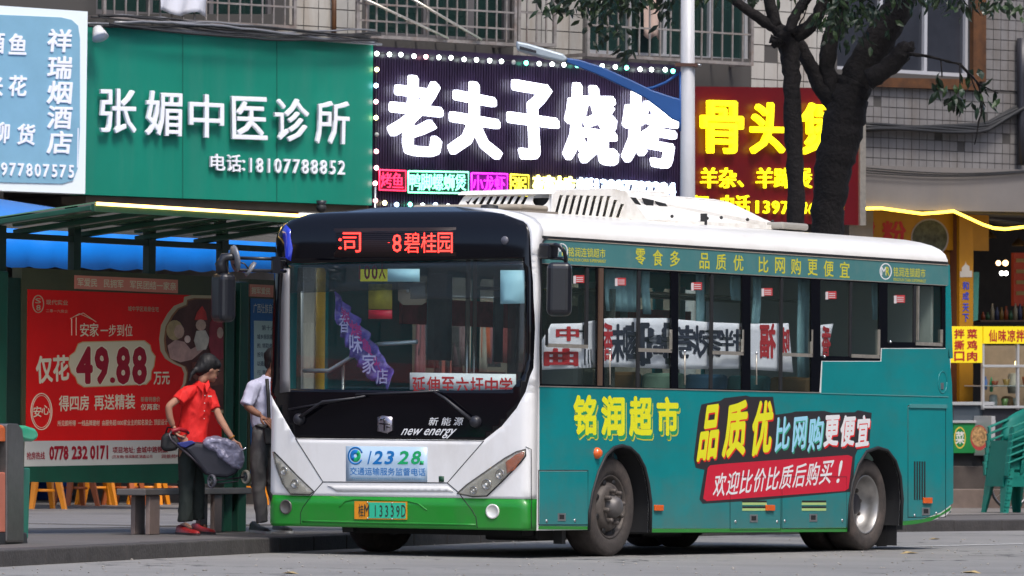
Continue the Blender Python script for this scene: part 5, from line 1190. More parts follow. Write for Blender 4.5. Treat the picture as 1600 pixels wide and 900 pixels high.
# ================================================================ BENCH
BE = Plane(gnd(231, 836), (gnd(332, 832.5)-gnd(231, 836)))
bn = thing("bench", BE.pt(.8, .12), "low stone bench with two pairs of legs under the shelter behind the woman in red", "bench")
stone = mat("bench_stone", (.16, .12, .105), .6, var=.2, vs=6); stoned = mat("bench_top_stone", (.10, .09, .085), .45, var=.2)
zt2 = BE.uv(231, 764)[1]
for x0, x1 in ((224, 306), (307.5, 390)): u0, u1 = BE.uv(x0, 766)[0], BE.uv(x1, 766)[0]; MB().obox(BE, u0, u1, zt2-.055, zt2, -.24, .02).build("seat_slab", stoned, bn, bevel=.008)
for x0, x1, o_ in ((234, 250, 0), (234, 250, -.13), (335, 347, 0), (335, 347, -.13)): u0, u1 = BE.uv(x0, 800)[0], BE.uv(x1, 800)[0]; MB().obox(BE, u0, u1, .12, zt2-.056, o_-.04, o_).build("leg", stone, bn, bevel=.008)
# ================================================================ LITTER BIN
BN = Plane(gnd(22, 850), (.955, .29, 0)); bi = thing("litter_bin", BN.pt(0, .12), "steel-framed twin litter bin with orange and green compartments beside the kerb", "litter bin")
stb = mat("brushed_steel", (.16, .155, .15), .4, .8, var=.15, vs=12); orng = mat("bin_salmon", (.52, .16, .10), .5, var=.1); grn = mat("bin_green", (.01, .16, .11), .45); lidg = mat("lid_green", (.01, .42, .22), .35, coat=.3); lido = mat("lid_orange", (.60, .12, .02), .4)
pplate(BN, [(12, 662), (28, 662), (36, 672), (38, 690), (38, 848), (12, 848)], stb, "frame", bi, -.42, .44, bevel=.015)
pplate(BN, [(-60, 662), (6, 664), (14, 676), (16, 690), (-60, 690)], lido, "lid", bi, -.40, .40, bevel=.02)
pplate(BN, [(-60, 692), (12, 692), (12, 736), (-60, 736)], blackm, "opening", bi, -.40, .36)
pplate(BN, [(-60, 738), (11, 738), (11, 832), (-60, 832)], orng, "bin_box", bi, -.40, .40, bevel=.015)
pplate(BN, [(-60, 832), (42, 832), (44, 851), (-60, 851)], dark, "base", bi, -.42, .42, bevel=.01)
pplate(BN, [(36, 731), (47, 731), (44, 842), (37, 842)], grn, "bin_box", bi, -.44, .30, bevel=.01)
c = BN.at(30, 678, -.1); mb = MB()
pr = [(28, 664), (44, 665), (56, 669), (61, 676), (60, 686), (54, 690), (40, 688), (30, 682)]
pplate(BN, pr, lidg, "lid", bi, -.38, .38, bevel=.04)
# ================================================================ LAMP POLE
pd_ = 63.0; pb = at(1075, 800, pd_); PL = Plane((pb.x, pb.y), rh)
lp = thing("street_lamp", Vector((pb.x, pb.y, .12)), "white painted street lamp pole with a blue arm and flat lamp head", "street lamp")
polem = mat("pole_white", (.62, .62, .63), .4, var=.06, dirt=((.35, .3, .25), .5, 2, (2, 2, .3))); bluem = mat("arm_blue", (.012, .085, .30), .4, var=.1)
MB().tube([Vector((*PL.at(1076, 700).xy, .12)), PL.at(1074.5, 300), PL.at(1074.5, -120)], [.088, .074, .066], 20).build("pole", polem, lp)
MB().lathe(Vector((*PL.at(1076, 700).xy, .12)), (0, 0, 1), [(0, .16), (.03, .16), (.03, .10), (.05, .10)], 20).build("base_flange", polem, lp)
pplate(PL, [(884, 90), (905, 93), (940, 104), (985, 124), (1020, 141), (1050, 151), (1066, 155), (1066, 192), (1050, 186), (1028, 168), (1008, 153), (985, 141), (930, 115), (884, 97)], bluem, "arm", lp, -.03, .06, bevel=.012)
MB().tube([PL.at(*p, 0) for p in ((1002, 140), (1020, 137), (1040, 129), (1060, 115))], .014, 8).build("brace", bluem, lp)
MB().tube([PL.at(1063, y, .02) for y in (112, 190, 205)], .012, 8).build("brace", bluem, lp)
pplate(PL, [(806, 64), (826, 68), (880, 84), (888, 92), (880, 97), (850, 90), (808, 78)], mat("lamp_grey", (.40, .46, .50), .4, .2), "lamp_head", lp, -.12, .24, bevel=.02)
pplate(PL, [(812, 72), (838, 79), (838, 83), (812, 77)], dark, "lamp_fins", lp, .12, .01)
pplate(PL, [(1055, 98), (1090, 99), (1090, 104), (1055, 103)], mat("rusty_clamp", (.10, .045, .03), .6), "clamp", lp, -.09, .18); MB().tube([PL.at(1088, 101, 0), PL.at(1096, 102, 0)], .012, 6).build("clamp_bolt", steel, lp)
# ================================================================ TREE
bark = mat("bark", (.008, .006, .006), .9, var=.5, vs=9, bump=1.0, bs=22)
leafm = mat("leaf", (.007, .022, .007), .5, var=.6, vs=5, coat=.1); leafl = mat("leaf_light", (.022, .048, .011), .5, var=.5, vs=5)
td = 64.5; tb = gnd(1290, 803)
tree = thing("street_tree", Vector((at(1285, 800, td).x, at(1285, 800, td).y, .12)), "dark street tree with one thin and one thick trunk in front of the red sign", "tree")
TCO = 1/10000*td
def limb(path, name="limb", d0=td, n=14, mt=bark):
    ctr = []; rad = []
    for i, (a_, b_) in enumerate(zip(path, path[1:])):
        for k in range(5):
            f = k/5; ctr.append([a_[j]*(1-f)+b_[j]*f for j in range(len(a_))])
    ctr.append(list(path[-1])); mb = MB(); pts = []; rs = []
    for c in ctr: dz = c[3] if len(c) > 3 else 0; pts.append(at(c[0]+random.uniform(-1, 1)*min(2, c[2]*.1), c[1], d0+dz)); rs.append(c[2]*TCO*random.uniform(.95, 1.06))
    vs = len(mb.v); mb.tube(pts, rs, n)
    for v in mb.v: v += Vector((random.uniform(-1, 1), random.uniform(-1, 1), random.uniform(-1, 1)))*.008
    return mb.build(name, mt, tree)
gy = 803
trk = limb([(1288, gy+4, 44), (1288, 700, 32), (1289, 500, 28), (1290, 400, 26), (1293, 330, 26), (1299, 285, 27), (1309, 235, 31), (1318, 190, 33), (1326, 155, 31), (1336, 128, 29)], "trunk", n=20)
limb([(1332, 140, 28), (1350, 100, 26), (1376, 58, 25), (1403, 15, 24), (1425, -45, 22), (1450, -130, 18, -1), (1470, -230, 11, -2)])
limb([(1305, 160, 18), (1285, 138, 14), (1267, 105, 11), (1252, 75, 11), (1238, 60, 12)])
limb([(1305, 150, 18), (1292, 108, 13), (1297, 60, 13), (1312, 10, 13), (1325, -60, 13), (1330, -150, 9)])
limb([(1358, 125, 16), (1385, 108, 14), (1408, 84, 15), (1420, 72, 12), (1421, 66, 5)], d0=td-.3)
limb([(1418, 84, 3), (1450, 88, 2.2), (1500, 100, 1.8), (1530, 132, 1.6), (1535, 165, 1.2), (1523, 225, 1)], "twig", d0=td-.4, n=6)
limb([(1243, gy+3, 20), (1245, 600, 15), (1244, 400, 14), (1243, 300, 13.5), (1240, 200, 13.5), (1237, 120, 13.5), (1233, 75, 16), (1224, 48, 16)], "trunk", d0=td-.6, n=16)
limb([(1224, 52, 13), (1206, 40, 9), (1180, 24, 8), (1150, 3, 7.5), (1120, -30, 7), (1060, -80, 7, -1)], d0=td-.6)
limb([(1215, 60, 12), (1212, 68, 9), (1209, 74, 3)], "stub", d0=td-.75)
limb([(1212, 42, 10), (1204, 10, 9), (1196, -40, 8), (1180, -140, 6)], d0=td-.6)
limb([(1240, 56, 13), (1262, 45, 11), (1280, 22, 9.5), (1287, -10, 9), (1290, -90, 9)], d0=td-.6)
limb([(1232, 50, 9), (1245, 20, 8), (1262, -5, 7), (1270, -60, 6)], d0=td-.8)
for (a, b) in (((1238, 28), (1250, 5)), ((1248, 40), (1262, 2)), ((1252, 14), (1246, -6))): limb([(a[0], a[1], 1.4), ((a[0]+b[0])/2+3, (a[1]+b[1])/2, 1.1), (b[0], b[1], 1)], "twig", d0=td-.8, n=5)
def leaf_into(mb, c, L, w_, dr, nrm):
    dr = dr.normalized(); s_ = dr.cross(nrm).normalized(); n = s_.cross(dr)
    p = [c, c+dr*L*.35+s_*w_*.5-n*L*.04, c+dr*L*.35-s_*w_*.5-n*L*.04, c+dr*L*.7+s_*w_*.36-n*L*.12, c+dr*L*.7-s_*w_*.36-n*L*.12, c+dr*L-n*L*.22, c+dr*L*.5+n*L*.03]
    mb.add(p, [(0, 1, 6), (0, 6, 2), (1, 3, 6), (2, 6, 4), (3, 5, 6), (5, 4, 6)])
def rv(): return Vector((random.gauss(0, 1), random.gauss(0, 1), random.gauss(0, 1))).normalized()
def cluster(mb, px, py, n, spread, d0=td, L=.13, dz=.5, hang=.8):
    for i in range(n):
        c = at(px+random.gauss(0, spread[0]), py+random.gauss(0, spread[1]), d0+random.uniform(-dz, dz)); mb.m = random.random() < .25
        leaf_into(mb, c, L*random.uniform(.6, 1.15), L*.42, rv()*.7+Vector((0, 0, -hang)), rv())
cr_ = MB()
for i in range(260):
    x = random.uniform(820, 1680); cluster(cr_, x, random.uniform(-330, -30)-abs(x-1250)*.05, 34, (26, 20), td+random.uniform(-6, 5), dz=.6)
for (x, y, n, sx, sy) in ((1000, -12, 130, 44, 14), (945, -8, 130, 40, 18), (900, 5, 50, 34, 14), (965, 40, 26, 14, 22), (985, 75, 10, 6, 10), (1040, 15, 16, 10, 12), (940, 45, 10, 14, 12), (860, 5, 12, 10, 12),
                          (1320, 6, 110, 24, 22), (1300, 34, 36, 12, 16), (1350, 24, 60, 22, 20), (1500, -6, 80, 40, 12), (1570, 5, 18, 16, 10), (1420, -5, 30, 30, 12), (1545, 10, 10, 8, 8), (1225, -10, 26, 40, 10), (1130, -15, 20, 30, 8)): cluster(cr_, x, y, n, (sx, sy), td-.8)
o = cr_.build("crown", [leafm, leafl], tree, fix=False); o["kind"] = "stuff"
tw = MB()
for (x, y, n, sx, sy) in ((1472, 128, 9, 7, 9), (1502, 132, 5, 8, 8), (1497, 155, 9, 10, 8), (1530, 140, 12, 14, 12), (1533, 155, 6, 6, 10), (1524, 112, 4, 8, 8), (1560, 145, 3, 8, 6)): cluster(tw, x, y, n, (sx, sy), td-.4, .16, .1, 1.0)
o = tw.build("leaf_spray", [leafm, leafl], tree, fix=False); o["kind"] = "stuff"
for pts in (((1470, 92), (1472, 120)), ((1500, 100), (1500, 150)), ((1530, 132), (1560, 146)), ((1515, 115), (1524, 140))): MB().tube([at(x, y, td-.4) for x, y in pts], .008, 5).build("twig", bark, tree)

# ================================================================ RIGHT: NOODLE SHOP AND STALL
PLT = thing("raised_shop_floor", FP.pt(FP.uv(1450, 760)[0], .12), "two brown steps of raised shop floor behind the bus tail", "steps")
stepm = mat("step_stone", (.14, .105, .085), .7, var=.25, vs=3)
ux, ux2 = FP.uv(1330, 760)[0], FP.uv(1900, 760)[0]
MB().obox(FP, ux, ux2, .12, .37, -.3, .35).build("step", stepm, PLT, bevel=.01); MB().obox(FP, ux, ux2, .12, .66, -6.5, -.305).build("step", mat("step_stone_dark", (.06, .048, .04), .7, var=.3, vs=2), PLT, bevel=.01)
YP = FP.shift(-1.0)
t = thing("shop_fascia", YP.at(1440, 420), "yellow noodle shop fascia with dark red characters and a round food picture", "shop sign")
yel = mat("fascia_yellow", (.34, .155, .003), .5, var=.12); pplate(YP, [(1340, 322), (1545, 330), (1545, 392), (1340, 388)], yel, "fascia_panel", t, 0, .06)
pplate(YP, [(1340, 388), (1500, 391), (1500, 700), (1340, 700)], mat("amber_wall", (.26, .11, .008), .5, var=.3), "wall_panel", t, -.1, .1)
dr = mat("deep_red_print", (.40, .01, .02), .5)
text(YP, "滤", rq(1330, 344, 1368, 382), dr, "letter", t, bold=.04, off=.065); text(YP, "粉", rq(1378, 345, 1416, 382), dr, "letter", t, bold=.04, off=.065)
pplate(YP, ell(1453, 372, 27, 28), mat("food_picture", (.05, .06, .04), .5, var=.9, vs=9), "food_picture", t, .062, .006); pplate(YP, ell(1453, 372, 29.5, 30.5), mat("picture_rim", (.28, .26, .27), .5), "picture_rim", t, .058, .005)
pplate(YP, [(1494, 332), (1500, 332), (1500, 720), (1494, 720)], mat("brown_column", (.13, .045, .02), .6), "column", t, .0, .12)
t2 = thing("column_sign", YP.at(1510, 480, .2), "narrow yellow column sign with four blue characters and a white tower drawing", "sign")
pplate(YP, [(1499, 334), (1521, 336), (1520, 700), (1499, 700)], yel, "sign_panel", t2, .13, .05)
blp = mat("blue_print", (.02, .05, .42), .5)
for c, y in zip("和成天下", (440, 456, 474, 490)): text(YP, c, rq(1504, y, 1514, y+13), blp, "letter", t2, bold=.03, off=.185)
pplate(YP, [(1500, 433), (1500, 424), (1503, 424), (1503, 418), (1508, 413), (1509, 408), (1510, 413), (1515, 416), (1515, 423), (1519, 423), (1519, 433)], mat("tower_print", (.45, .42, .38), .5), "tower_drawing", t2, .181, .003)
pplate(YP, [(1521, 425), (1530, 425), (1528, 500), (1521, 502)], mat("green_glass_strip", (.05, .18, .15), .3), "green_strip", t2, .0, .03)
rp = thing("rope_light", FP.at(1470, 335, -.5), "glowing yellow rope light sagging under the beam over the noodle shop", "rope light")
rpts = [(1351.5, 326), (1377, 325.5), (1410, 330), (1441, 334), (1470, 332), (1490, 330), (1512, 340), (1536, 351), (1553, 356.5), (1571, 358), (1588, 356), (1604, 354), (1640, 360)]
MB().tube([WP.at(x, y, .18) for x, y in rpts], .019, 8).build("light_tube", lit("rope_yellow", (1, .62, .06), 3.0), rp)
# dim room behind: shelves, lamps, hood
rm = thing("shop_interior_lamps", YP.at(1570, 420, -1), "two small warm lamps glowing in the dark shop", "lamps")
for x, y, r, e in ((1560, 411, .035, 3), (1571, 411, .04, 2), (1565, 427, .03, 8), (1572, 427, .03, 8)): MB().ball(YP.at(x, y, -1.0), r, 10, 6).build("lamp", lit("warm_lamp", (1, .62, .3), 3) if e < 5 else lit("white_lamp", (1, .95, .9), 6), rm)
hd = thing("metal_hood", YP.at(1560, 340, -.4), "dark metal hood catching light inside the shop entrance", "hood")
pplate(YP, [(1535, 332), (1640, 336), (1640, 352), (1600, 351), (1560, 345), (1535, 342)], mat("hood_metal", (.12, .11, .10), .3, .8), "hood", hd, -.8, .5, bevel=.02)
MB().obox(YP, YP.uv(1556, 500)[0], YP.uv(1558, 500)[0], .66, 3.7, -.9, -.85).build("post", mat("interior_post", (.10, .085, .075), .5), hd)
# stall
ST = FP.shift(-.45)
st = thing("food_stall", ST.at(1550, 720), "glass-cased food stall with yellow price boards and red characters", "food stall")
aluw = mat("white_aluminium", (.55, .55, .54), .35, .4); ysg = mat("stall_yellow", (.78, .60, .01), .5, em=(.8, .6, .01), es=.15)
def tb_(x0, y0, x1, y1, name, mt, a, b, par=st, bev=.004): return pplate(ST, rq(x0, y0, x1, y1), mt, name, par, a, b, bevel=bev)
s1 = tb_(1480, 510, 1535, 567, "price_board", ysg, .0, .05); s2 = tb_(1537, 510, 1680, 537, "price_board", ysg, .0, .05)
for r_, s_ in enumerate(("拌菜", "撕鸡", "口肉")):
    for c, x in zip(s_, (1491, 1511)): text(ST, c, rq(x, 514+r_*17.5, x+16, 529+r_*17.5), dr, "letter", s1, bold=.035, off=.055)
for c, x in zip("仙味凉拌菜品", (1545, 1560, 1574, 1588, 1603, 1618)): text(ST, c, rq(x, 515, x+12.5, 534), dr, "letter", s2, bold=.03, off=.055)
for x in (1535.5, 1590, 1650): tb_(x, 537, x+3, 640, "case_post", aluw, .0, .04)
for y in (570, 634): tb_(1536, y, 1680, y+4, "case_rail", aluw, .005, .045)
tb_(1537, 540, 1680, 634, "case_glass", clearg, .0, .005, bev=0); tb_(1537, 602, 1680, 604, "shelf", aluw, -.5, .5)
tb_(1537, 638, 1680, 720, "stall_base", dark, -.6, .6); tb_(1537, 540, 1680, 640, "case_back", mat("stall_back", (.30, .20, .13), .6, var=.3, vs=2), -.7, .04)
tb_(1490, 660, 1552, 708, "counter_panel", mat("stall_green", (.01, .20, .05), .45, var=.1), -.3, .32)
tb_(1490, 632, 1552, 658, "chiller_glass", mat("chiller_dark", (.06, .075, .09), .15, coat=.8), -.3, .28); tb_(1488, 628, 1554, 633, "chiller_rim", aluw, -.3, .32); tb_(1488, 657, 1556, 661, "chiller_rim", aluw, -.3, .34); tb_(1549, 650, 1555, 712, "counter_edge", aluw, .0, .33)
tb_(1490, 708, 1552, 735, "plinth", blackm, -.3, .25)
pplate(ST, ell(1500, 684, 9, 17), mat("badge_ochre", (.60, .42, .05), .5), "badge", st, .322, .004, holes=[ell(1500, 684, 7.6, 15)]); text(ST, "菜", rq(1493, 674, 1507, 694), pwhite, "letter", st, bold=.03, off=.327)
pplate(ST, ell(1530, 684, 13.5, 20), mat("bowl_rim_red", (.35, .05, .04), .5), "food_picture", st, .322, .003); pplate(ST, ell(1530, 682, 12, 16), mat("noodle_picture", (.35, .20, .08), .5, var=.9, vs=26), "food_picture", st, .325, .003)
# things in the case
for k in range(9):                                      # small dishes of ingredients along the shelves of the case
    x = 1541+k*11; u, v = ST.uv(x, 602 if k % 2 else 634, -.2); hh = random.uniform(.05, .11)
    tag(MB().lathe(ST.pt(u, v, -.22+.05*(k % 3)), (0, 0, 1), [(0, .03), (hh, .05), (hh, .042), (hh*.6, .035), (hh*.62, 0)], 12).build("dish", mat("dish%d" % (k % 4), [(.5, .48, .42), (.30, .07, .03), (.10, .16, .04), (.34, .20, .05)][k % 4], .4)), "small "+["pale", "brick red", "green", "tan"][k % 4]+" dish, "+["first", "second", "third", "fourth", "fifth", "sixth", "seventh", "eighth", "ninth"][k]+" from the bus in the stall's glass case", "dish", "ingredient dishes in the stall case")
food = [("white_tub", 1552, 622, (.6, .6, .58), 14, 20), ("green_bottle", 1549, 596, (.05, .35, .15), 6, 24), ("blue_bottle", 1540, 594, (.12, .2, .5), 6, 22), ("brown_box", 1574, 625, (.30, .15, .06), 20, 22), ("white_bag", 1584, 592, (.5, .42, .36), 22, 34), ("yellow_lamp", 1588, 566, (1, .7, .3), 5, 8)]
for nme, x, y, c_, w_, h_ in food:
    u, v = ST.uv(x, y+h_/2*.4, -.25); ww, hh = w_*.0078, h_*.0078; o_ = MB()
    pr_ = [(0, ww*.45), (hh*.55, ww*.5), (hh*.75, ww*.42), (hh*.85, ww*.2), (hh, ww*.2), (hh, 0)] if "bottle" in nme else [(0, 0), (0, ww*.4), (hh*.3, ww*.5), (hh*.9, ww*.46), (hh, ww*.3), (hh, 0)]
    o_.lathe(ST.pt(u, v-hh/2, -.25), (0, 0, 1), pr_, 12); o_ = o_.build(nme, mat("case_"+nme, c_, .5, var=.2, vs=8) if nme != "yellow_lamp" else lit("case_lamp", c_, 5))
    tag(o_, {"white_tub": "white tub on the lower shelf of the stall's glass case", "green_bottle": "green bottle standing in the stall's glass case", "blue_bottle": "blue bottle beside the green one in the stall's glass case", "brown_box": "brown container on the lower shelf of the stall's case", "white_bag": "pale bag lying on the upper shelf of the glass case", "yellow_lamp": "small glowing warm lamp in the glass case"}[nme], nme.split("_")[1])
# goods and fittings deeper in the shop
inr = mat("added_red_glow", (.16, .02, .012), .6, em=(.5, .06, .02), es=.10, var=.4, vs=4)  # invented faintly glowing board for a reddish glow deep in the shop
ib = thing("red_glow_board", YP.at(1590, 450, -1.6), "added dim red board standing for a reddish glow inside the dark noodle shop", "added glow board"); pplate(YP, [(1584, 395), (1640, 395), (1640, 478), (1584, 478)], inr, "board", ib, -1.6, .05)
for k in range(4): pplate(YP, rq(1588, 404+k*17, 1634, 410+k*17), mat("glow_board_line", (.45, .30, .10), .6), "glow_board_row", ib, -1.55, .008)
sh_ = thing("wall_shelf", YP.at(1560, 505, -1.2), "dark shelf of bottles and tubs inside the noodle shop above the stall", "shelf")
pplate(YP, rq(1532, 500, 1640, 503), mat("shelf_wood", (.12, .07, .04), .6), "board", sh_, -1.5, .35)
for k in range(15):
    x = 1536+k*7.2; c_ = [(.30, .06, .02), (.04, .12, .05), (.35, .30, .2), (.05, .06, .12), (.25, .14, .03)][k % 5]; hh = random.uniform(.10, .24); u, v = YP.uv(x, 500, -1.3)
    MB().lathe(YP.pt(u, v, -1.3), (0, 0, 1), [(0, 0), (0, .028), (hh*.6, .028), (hh*.8, .012), (hh, .012), (hh, 0)], 10).build("bottle", mat("shelf_item%d" % (k % 5), c_, .3), sh_)
for k, (x, y) in enumerate(((1546, 372), (1592, 384))):
    pl_ = thing("pendant_lamp", YP.at(x, y, -.9), ["dull pendant lamp hanging at the left of the dark shop", "dull pendant lamp hanging near the picture's right edge"][k], "lamp"); c = YP.at(x, y, -.9)
    MB().lathe(c, (0, 0, 1), [(0, .10), (.03, .09), (.09, .03), (.10, 0)], 14).build("shade", mat("pendant_brass", (.25, .15, .06), .3, .7), pl_); MB().tube([c+Vector((0, 0, .1)), c+Vector((0, 0, .5))], .006, 5).build("cord", blackm, pl_)
# stacked green chairs
cg = mat("chair_green", (.002, .17, .13), .5, var=.12, vs=3)
chp = gnd(1579, 803); 
def make_chair(name, label, n):
    X0 = Vector((chp.x, chp.y, .12)); t = thing(name, X0, label, "chair", "green plastic chairs in one stack")
    ux_ = dirn(62); un = ux_.cross(Vector((0, 0, 1)))
    def L(a, b, c): return X0+ux_*a+un*b+Vector((0, 0, c))
    mb = MB(); pts = []
    for i in range(7):
        for j in range(7):
            a, b = -.22+.44*i/6, -.22+.44*j/6; pts.append(L(a, b, .44-.015*math.cos(a*7)*math.cos(b*7)))
    mb.add(pts, [(i*7+j, (i+1)*7+j, (i+1)*7+j+1, i*7+j+1) for i in range(6) for j in range(6)], True); s_ = mb.build("seat", cg, t); md = s_.modifiers.new("s", 'SOLIDIFY'); md.thickness = .012
    for a, b in ((-1, 1), (1, 1), (-1, -1), (1, -1)):
        q0, q1 = L(a*.20, b*.20, .43), L(a*.26, b*.25, 0)
        mb = MB(); w0, w1 = .12, .07
        for (p_, w_) in ((q0, w0), (q1, w1)): mb.v += [p_, p_-ux_*a*w_, p_-un*b*w_, p_-ux_*a*.012-un*b*w_, p_-ux_*a*w_-un*b*.012, p_-ux_*a*.012-un*b*.012]
        mb.f += [[0, 1, 7, 6], [0, 6, 8, 2], [1, 4, 10, 7], [4, 5, 11, 10], [5, 3, 9, 11], [3, 2, 8, 9], [6, 7, 10, 11, 9, 8]]; mb.sm += [False]*7; mb.mi += [0]*7
        g = mb.build("leg", cg, t)
        for k in range(3): MB().box(q1.lerp(q0, .12+.1*k)-un*b*.0+un*b*.004-ux_*a*.02, (.03, .012, .012)).build("rib", cg, g)
    mb = MB(); pts = []; n_ = 10
    for i in range(n_+1):
        an = math.pi*(i/n_-.5)                     # wrap-round back, opening towards -u
        for j in range(5):
            zz = .45+.40*j/4*(.45+.55*math.cos(an)**.7 if abs(an) < 1.57 else .45); r_ = .23+.05*j/4
            pts.append(L(math.cos(an)*r_-.02+.0*j, math.sin(an)*r_, zz))
    mb.add(pts, [(i*5+j, (i+1)*5+j, (i+1)*5+j+1, i*5+j+1) for i in range(n_) for j in range(4)], True); b_ = mb.build("backrest", cg, t); md = b_.modifiers.new("s", 'SOLIDIFY'); md.thickness = .014
    for s_ in (1, -1):
        mb = MB(); mb.bar(L(.06, s_*.265, .70), L(-.22, s_*.255, .60), .06, .02); mb.bar(L(-.21, s_*.255, .60), L(-.215, s_*.235, .45), .022, .07); mb.build("armrest", cg, t, bevel=.006)
        MB().bar(L(-.19, s_*.225, .385), L(.19, s_*.225, .385), .012, .12).build("apron", cg, t)
    MB().bar(L(-.225, -.19, .385), L(-.225, .19, .385), .012, .12).build("apron", cg, t)
    return t
c0 = make_chair("plastic_chair", "green plastic armchair, lowest of the stack behind the bus", 0)
for k in range(1, 6):
    c = copy_tree(c0); c.location = c0.location+Vector((0, 0, .085*k))+dirn(62)*.012*k
    c["label"] = ["", "green plastic armchair, second from the bottom of the stack", "green plastic armchair, third from the bottom of the stack", "green plastic armchair, third from the top of the stack", "green plastic armchair, second from the top of the stack", "green plastic armchair, topmost of the stack"][k]
# parked bicycle behind the chairs
bp_ = gnd(1578, 796); bk_ = thing("bicycle", Vector((bp_.x, bp_.y, .12)), "dark bicycle parked behind the stack of green chairs", "bicycle")
BP2 = Plane((bp_.x, bp_.y), dirn(62))
for du in (0, 1.05):
    cc = BP2.pt(du, .12+.30); w_ = MB().lathe(cc, BP2.n, [(-.018, .275), (-.022, .29), (0, .30), (.022, .29), (.018, .275), (-.018, .275)], 32).build("wheel", blackm, bk_)
    MB().lathe(cc, BP2.n, [(-.01, .265), (.01, .265), (.01, .276), (-.01, .276), (-.01, .265)], 32).build("rim", steel, w_)
    for k in range(10): MB().bar(cc, cc+BP2.u*.26*math.cos(k*.628)+Vector((0, 0, .26*math.sin(k*.628))), .004).build("spoke", steel, w_)
MB().tube([BP2.pt(0, .42), BP2.pt(.12, .85), BP2.pt(.45, .45), BP2.pt(.75, .85), BP2.pt(1.05, .42), BP2.pt(.45, .45)], .02, 6).build("frame", mat("bike_frame", (.30, .06, .02), .4), bk_)
MB().box(BP2.pt(.78, .95), (.22, .12, .06)).build("saddle", blackm, bk_, bevel=.02); MB().tube([BP2.pt(.12, .85), BP2.pt(.10, 1.0), BP2.pt(.10, 1.02, .25)], .012, 6).build("handlebar", steel, bk_); MB().box(BP2.pt(.10, .42, .03), (.05, .03, .09)).build("reflector", amber, bk_)
# ================================================================ ORANGE STOOLS BEHIND THE SHELTER
ors = mat("stool_orange", (.75, .25, .01), .45, var=.08); orb = mat("stool_rust", (.36, .085, .02), .5, var=.1)
SQ = [(66, 797, 0, 66), (118, 792, 1, 60), (150, 791, 0, 80), (194, 791, 1, 40), (232, 790, 0, 55), (270, 790, 1, 50), (396, 790, 0, 60), (421, 789, 0, 35)]
def make_stool(mt, x, y, deg):
    g = gnd(x, y); t = thing("plastic_stool", g, None, None); U = dirn(deg); N_ = U.cross(Vector((0, 0, 1)))
    mb = MB(); mb.lathe(g+Vector((0, 0, .44)), (0, 0, 1), [(0, .14), (.02, .155), (.035, .15), (.04, .10), (.036, 0)], 16); mb.build("seat", mt, t)
    for a, b in ((-1, 1), (1, 1), (-1, -1), (1, -1)):
        p0 = g+U*a*.11+N_*b*.11+Vector((0, 0, .45)); p1 = g+U*a*.19+N_*b*.19
        m_ = MB(); d_ = (p1-p0); vs = []
        for p, w_ in ((p0, .05), (p1, .032)): vs += [p+U*w_+N_*w_*0, p+N_*w_, p-U*w_, p-N_*w_]
        m_.add(vs, [(0, 1, 5, 4), (1, 2, 6, 5), (2, 3, 7, 6), (3, 0, 4, 7), (4, 5, 6, 7), (3, 2, 1, 0)]); m_.build("leg", mt, t)
    MB().lathe(g+Vector((0, 0, .20)), (0, 0, 1), [(0, .165), (.03, .155), (.03, .145), (0, .155), (0, .165)], 4).build("stretcher", mt, t)
    return t
srcs = {}
labs = ["bright orange plastic stool nearest the litter bin, behind the shelter", "rust coloured plastic stool seen under the house-price poster's left half", "orange plastic stool seen under the middle of the red poster", "rust coloured plastic stool just left of the bench legs", "orange plastic stool seen over the left bench slab", "rust coloured plastic stool partly hidden by the woman's trousers", "orange plastic stool between the two waiting people", "orange plastic stool showing beside the bus's front corner"]
for i, (x, y, k, dg) in enumerate(SQ):
    if k not in srcs: srcs[k] = o = make_stool([ors, orb][k], x, y, dg)
    else: o = copy_tree(srcs[k]); o.location = gnd(x, y); o.rotation_euler.z = R_(dg)
    tag(o, labs[i], "stool", "plastic stools behind the shelter")
# blue crates / sheet on the far side of the square
for i, (x0, x1, y0, y1) in enumerate(((82, 112, 751, 775), (296, 312, 750, 778), (384, 408, 750, 779))):
    g = gnd((x0+x1)/2, y1+8); pl = Plane((g.x, g.y), dirn(52)); c = thing("blue_crate", g, ["blue plastic crate between the orange stools behind the shelter", "blue plastic crate behind the woman's legs", "blue plastic crate behind the man in grey trousers"][i], "crate", "blue crates behind the shelter")
    u0, v1 = pl.uv(x0, y0-12); u1, _ = pl.uv(x1, y0); bc = mat("crate_blue", (.01, .08, .35), .5, var=.2)
    for a, b, o0, o1 in ((u0, u1, -.02, 0), (u0, u1, -.32, -.30)): MB().obox(pl, a, b, .125, v1, o0, o1).build("side", bc, c)
    for a in (u0, u1-.02): MB().obox(pl, a, a+.02, .125, v1, -.30, -.02).build("side", bc, c)
    for k in range(3): MB().obox(pl, u0-.01, u1+.01, .2+.1*k, .215+.1*k, 0, .012).build("rib", bc, c)
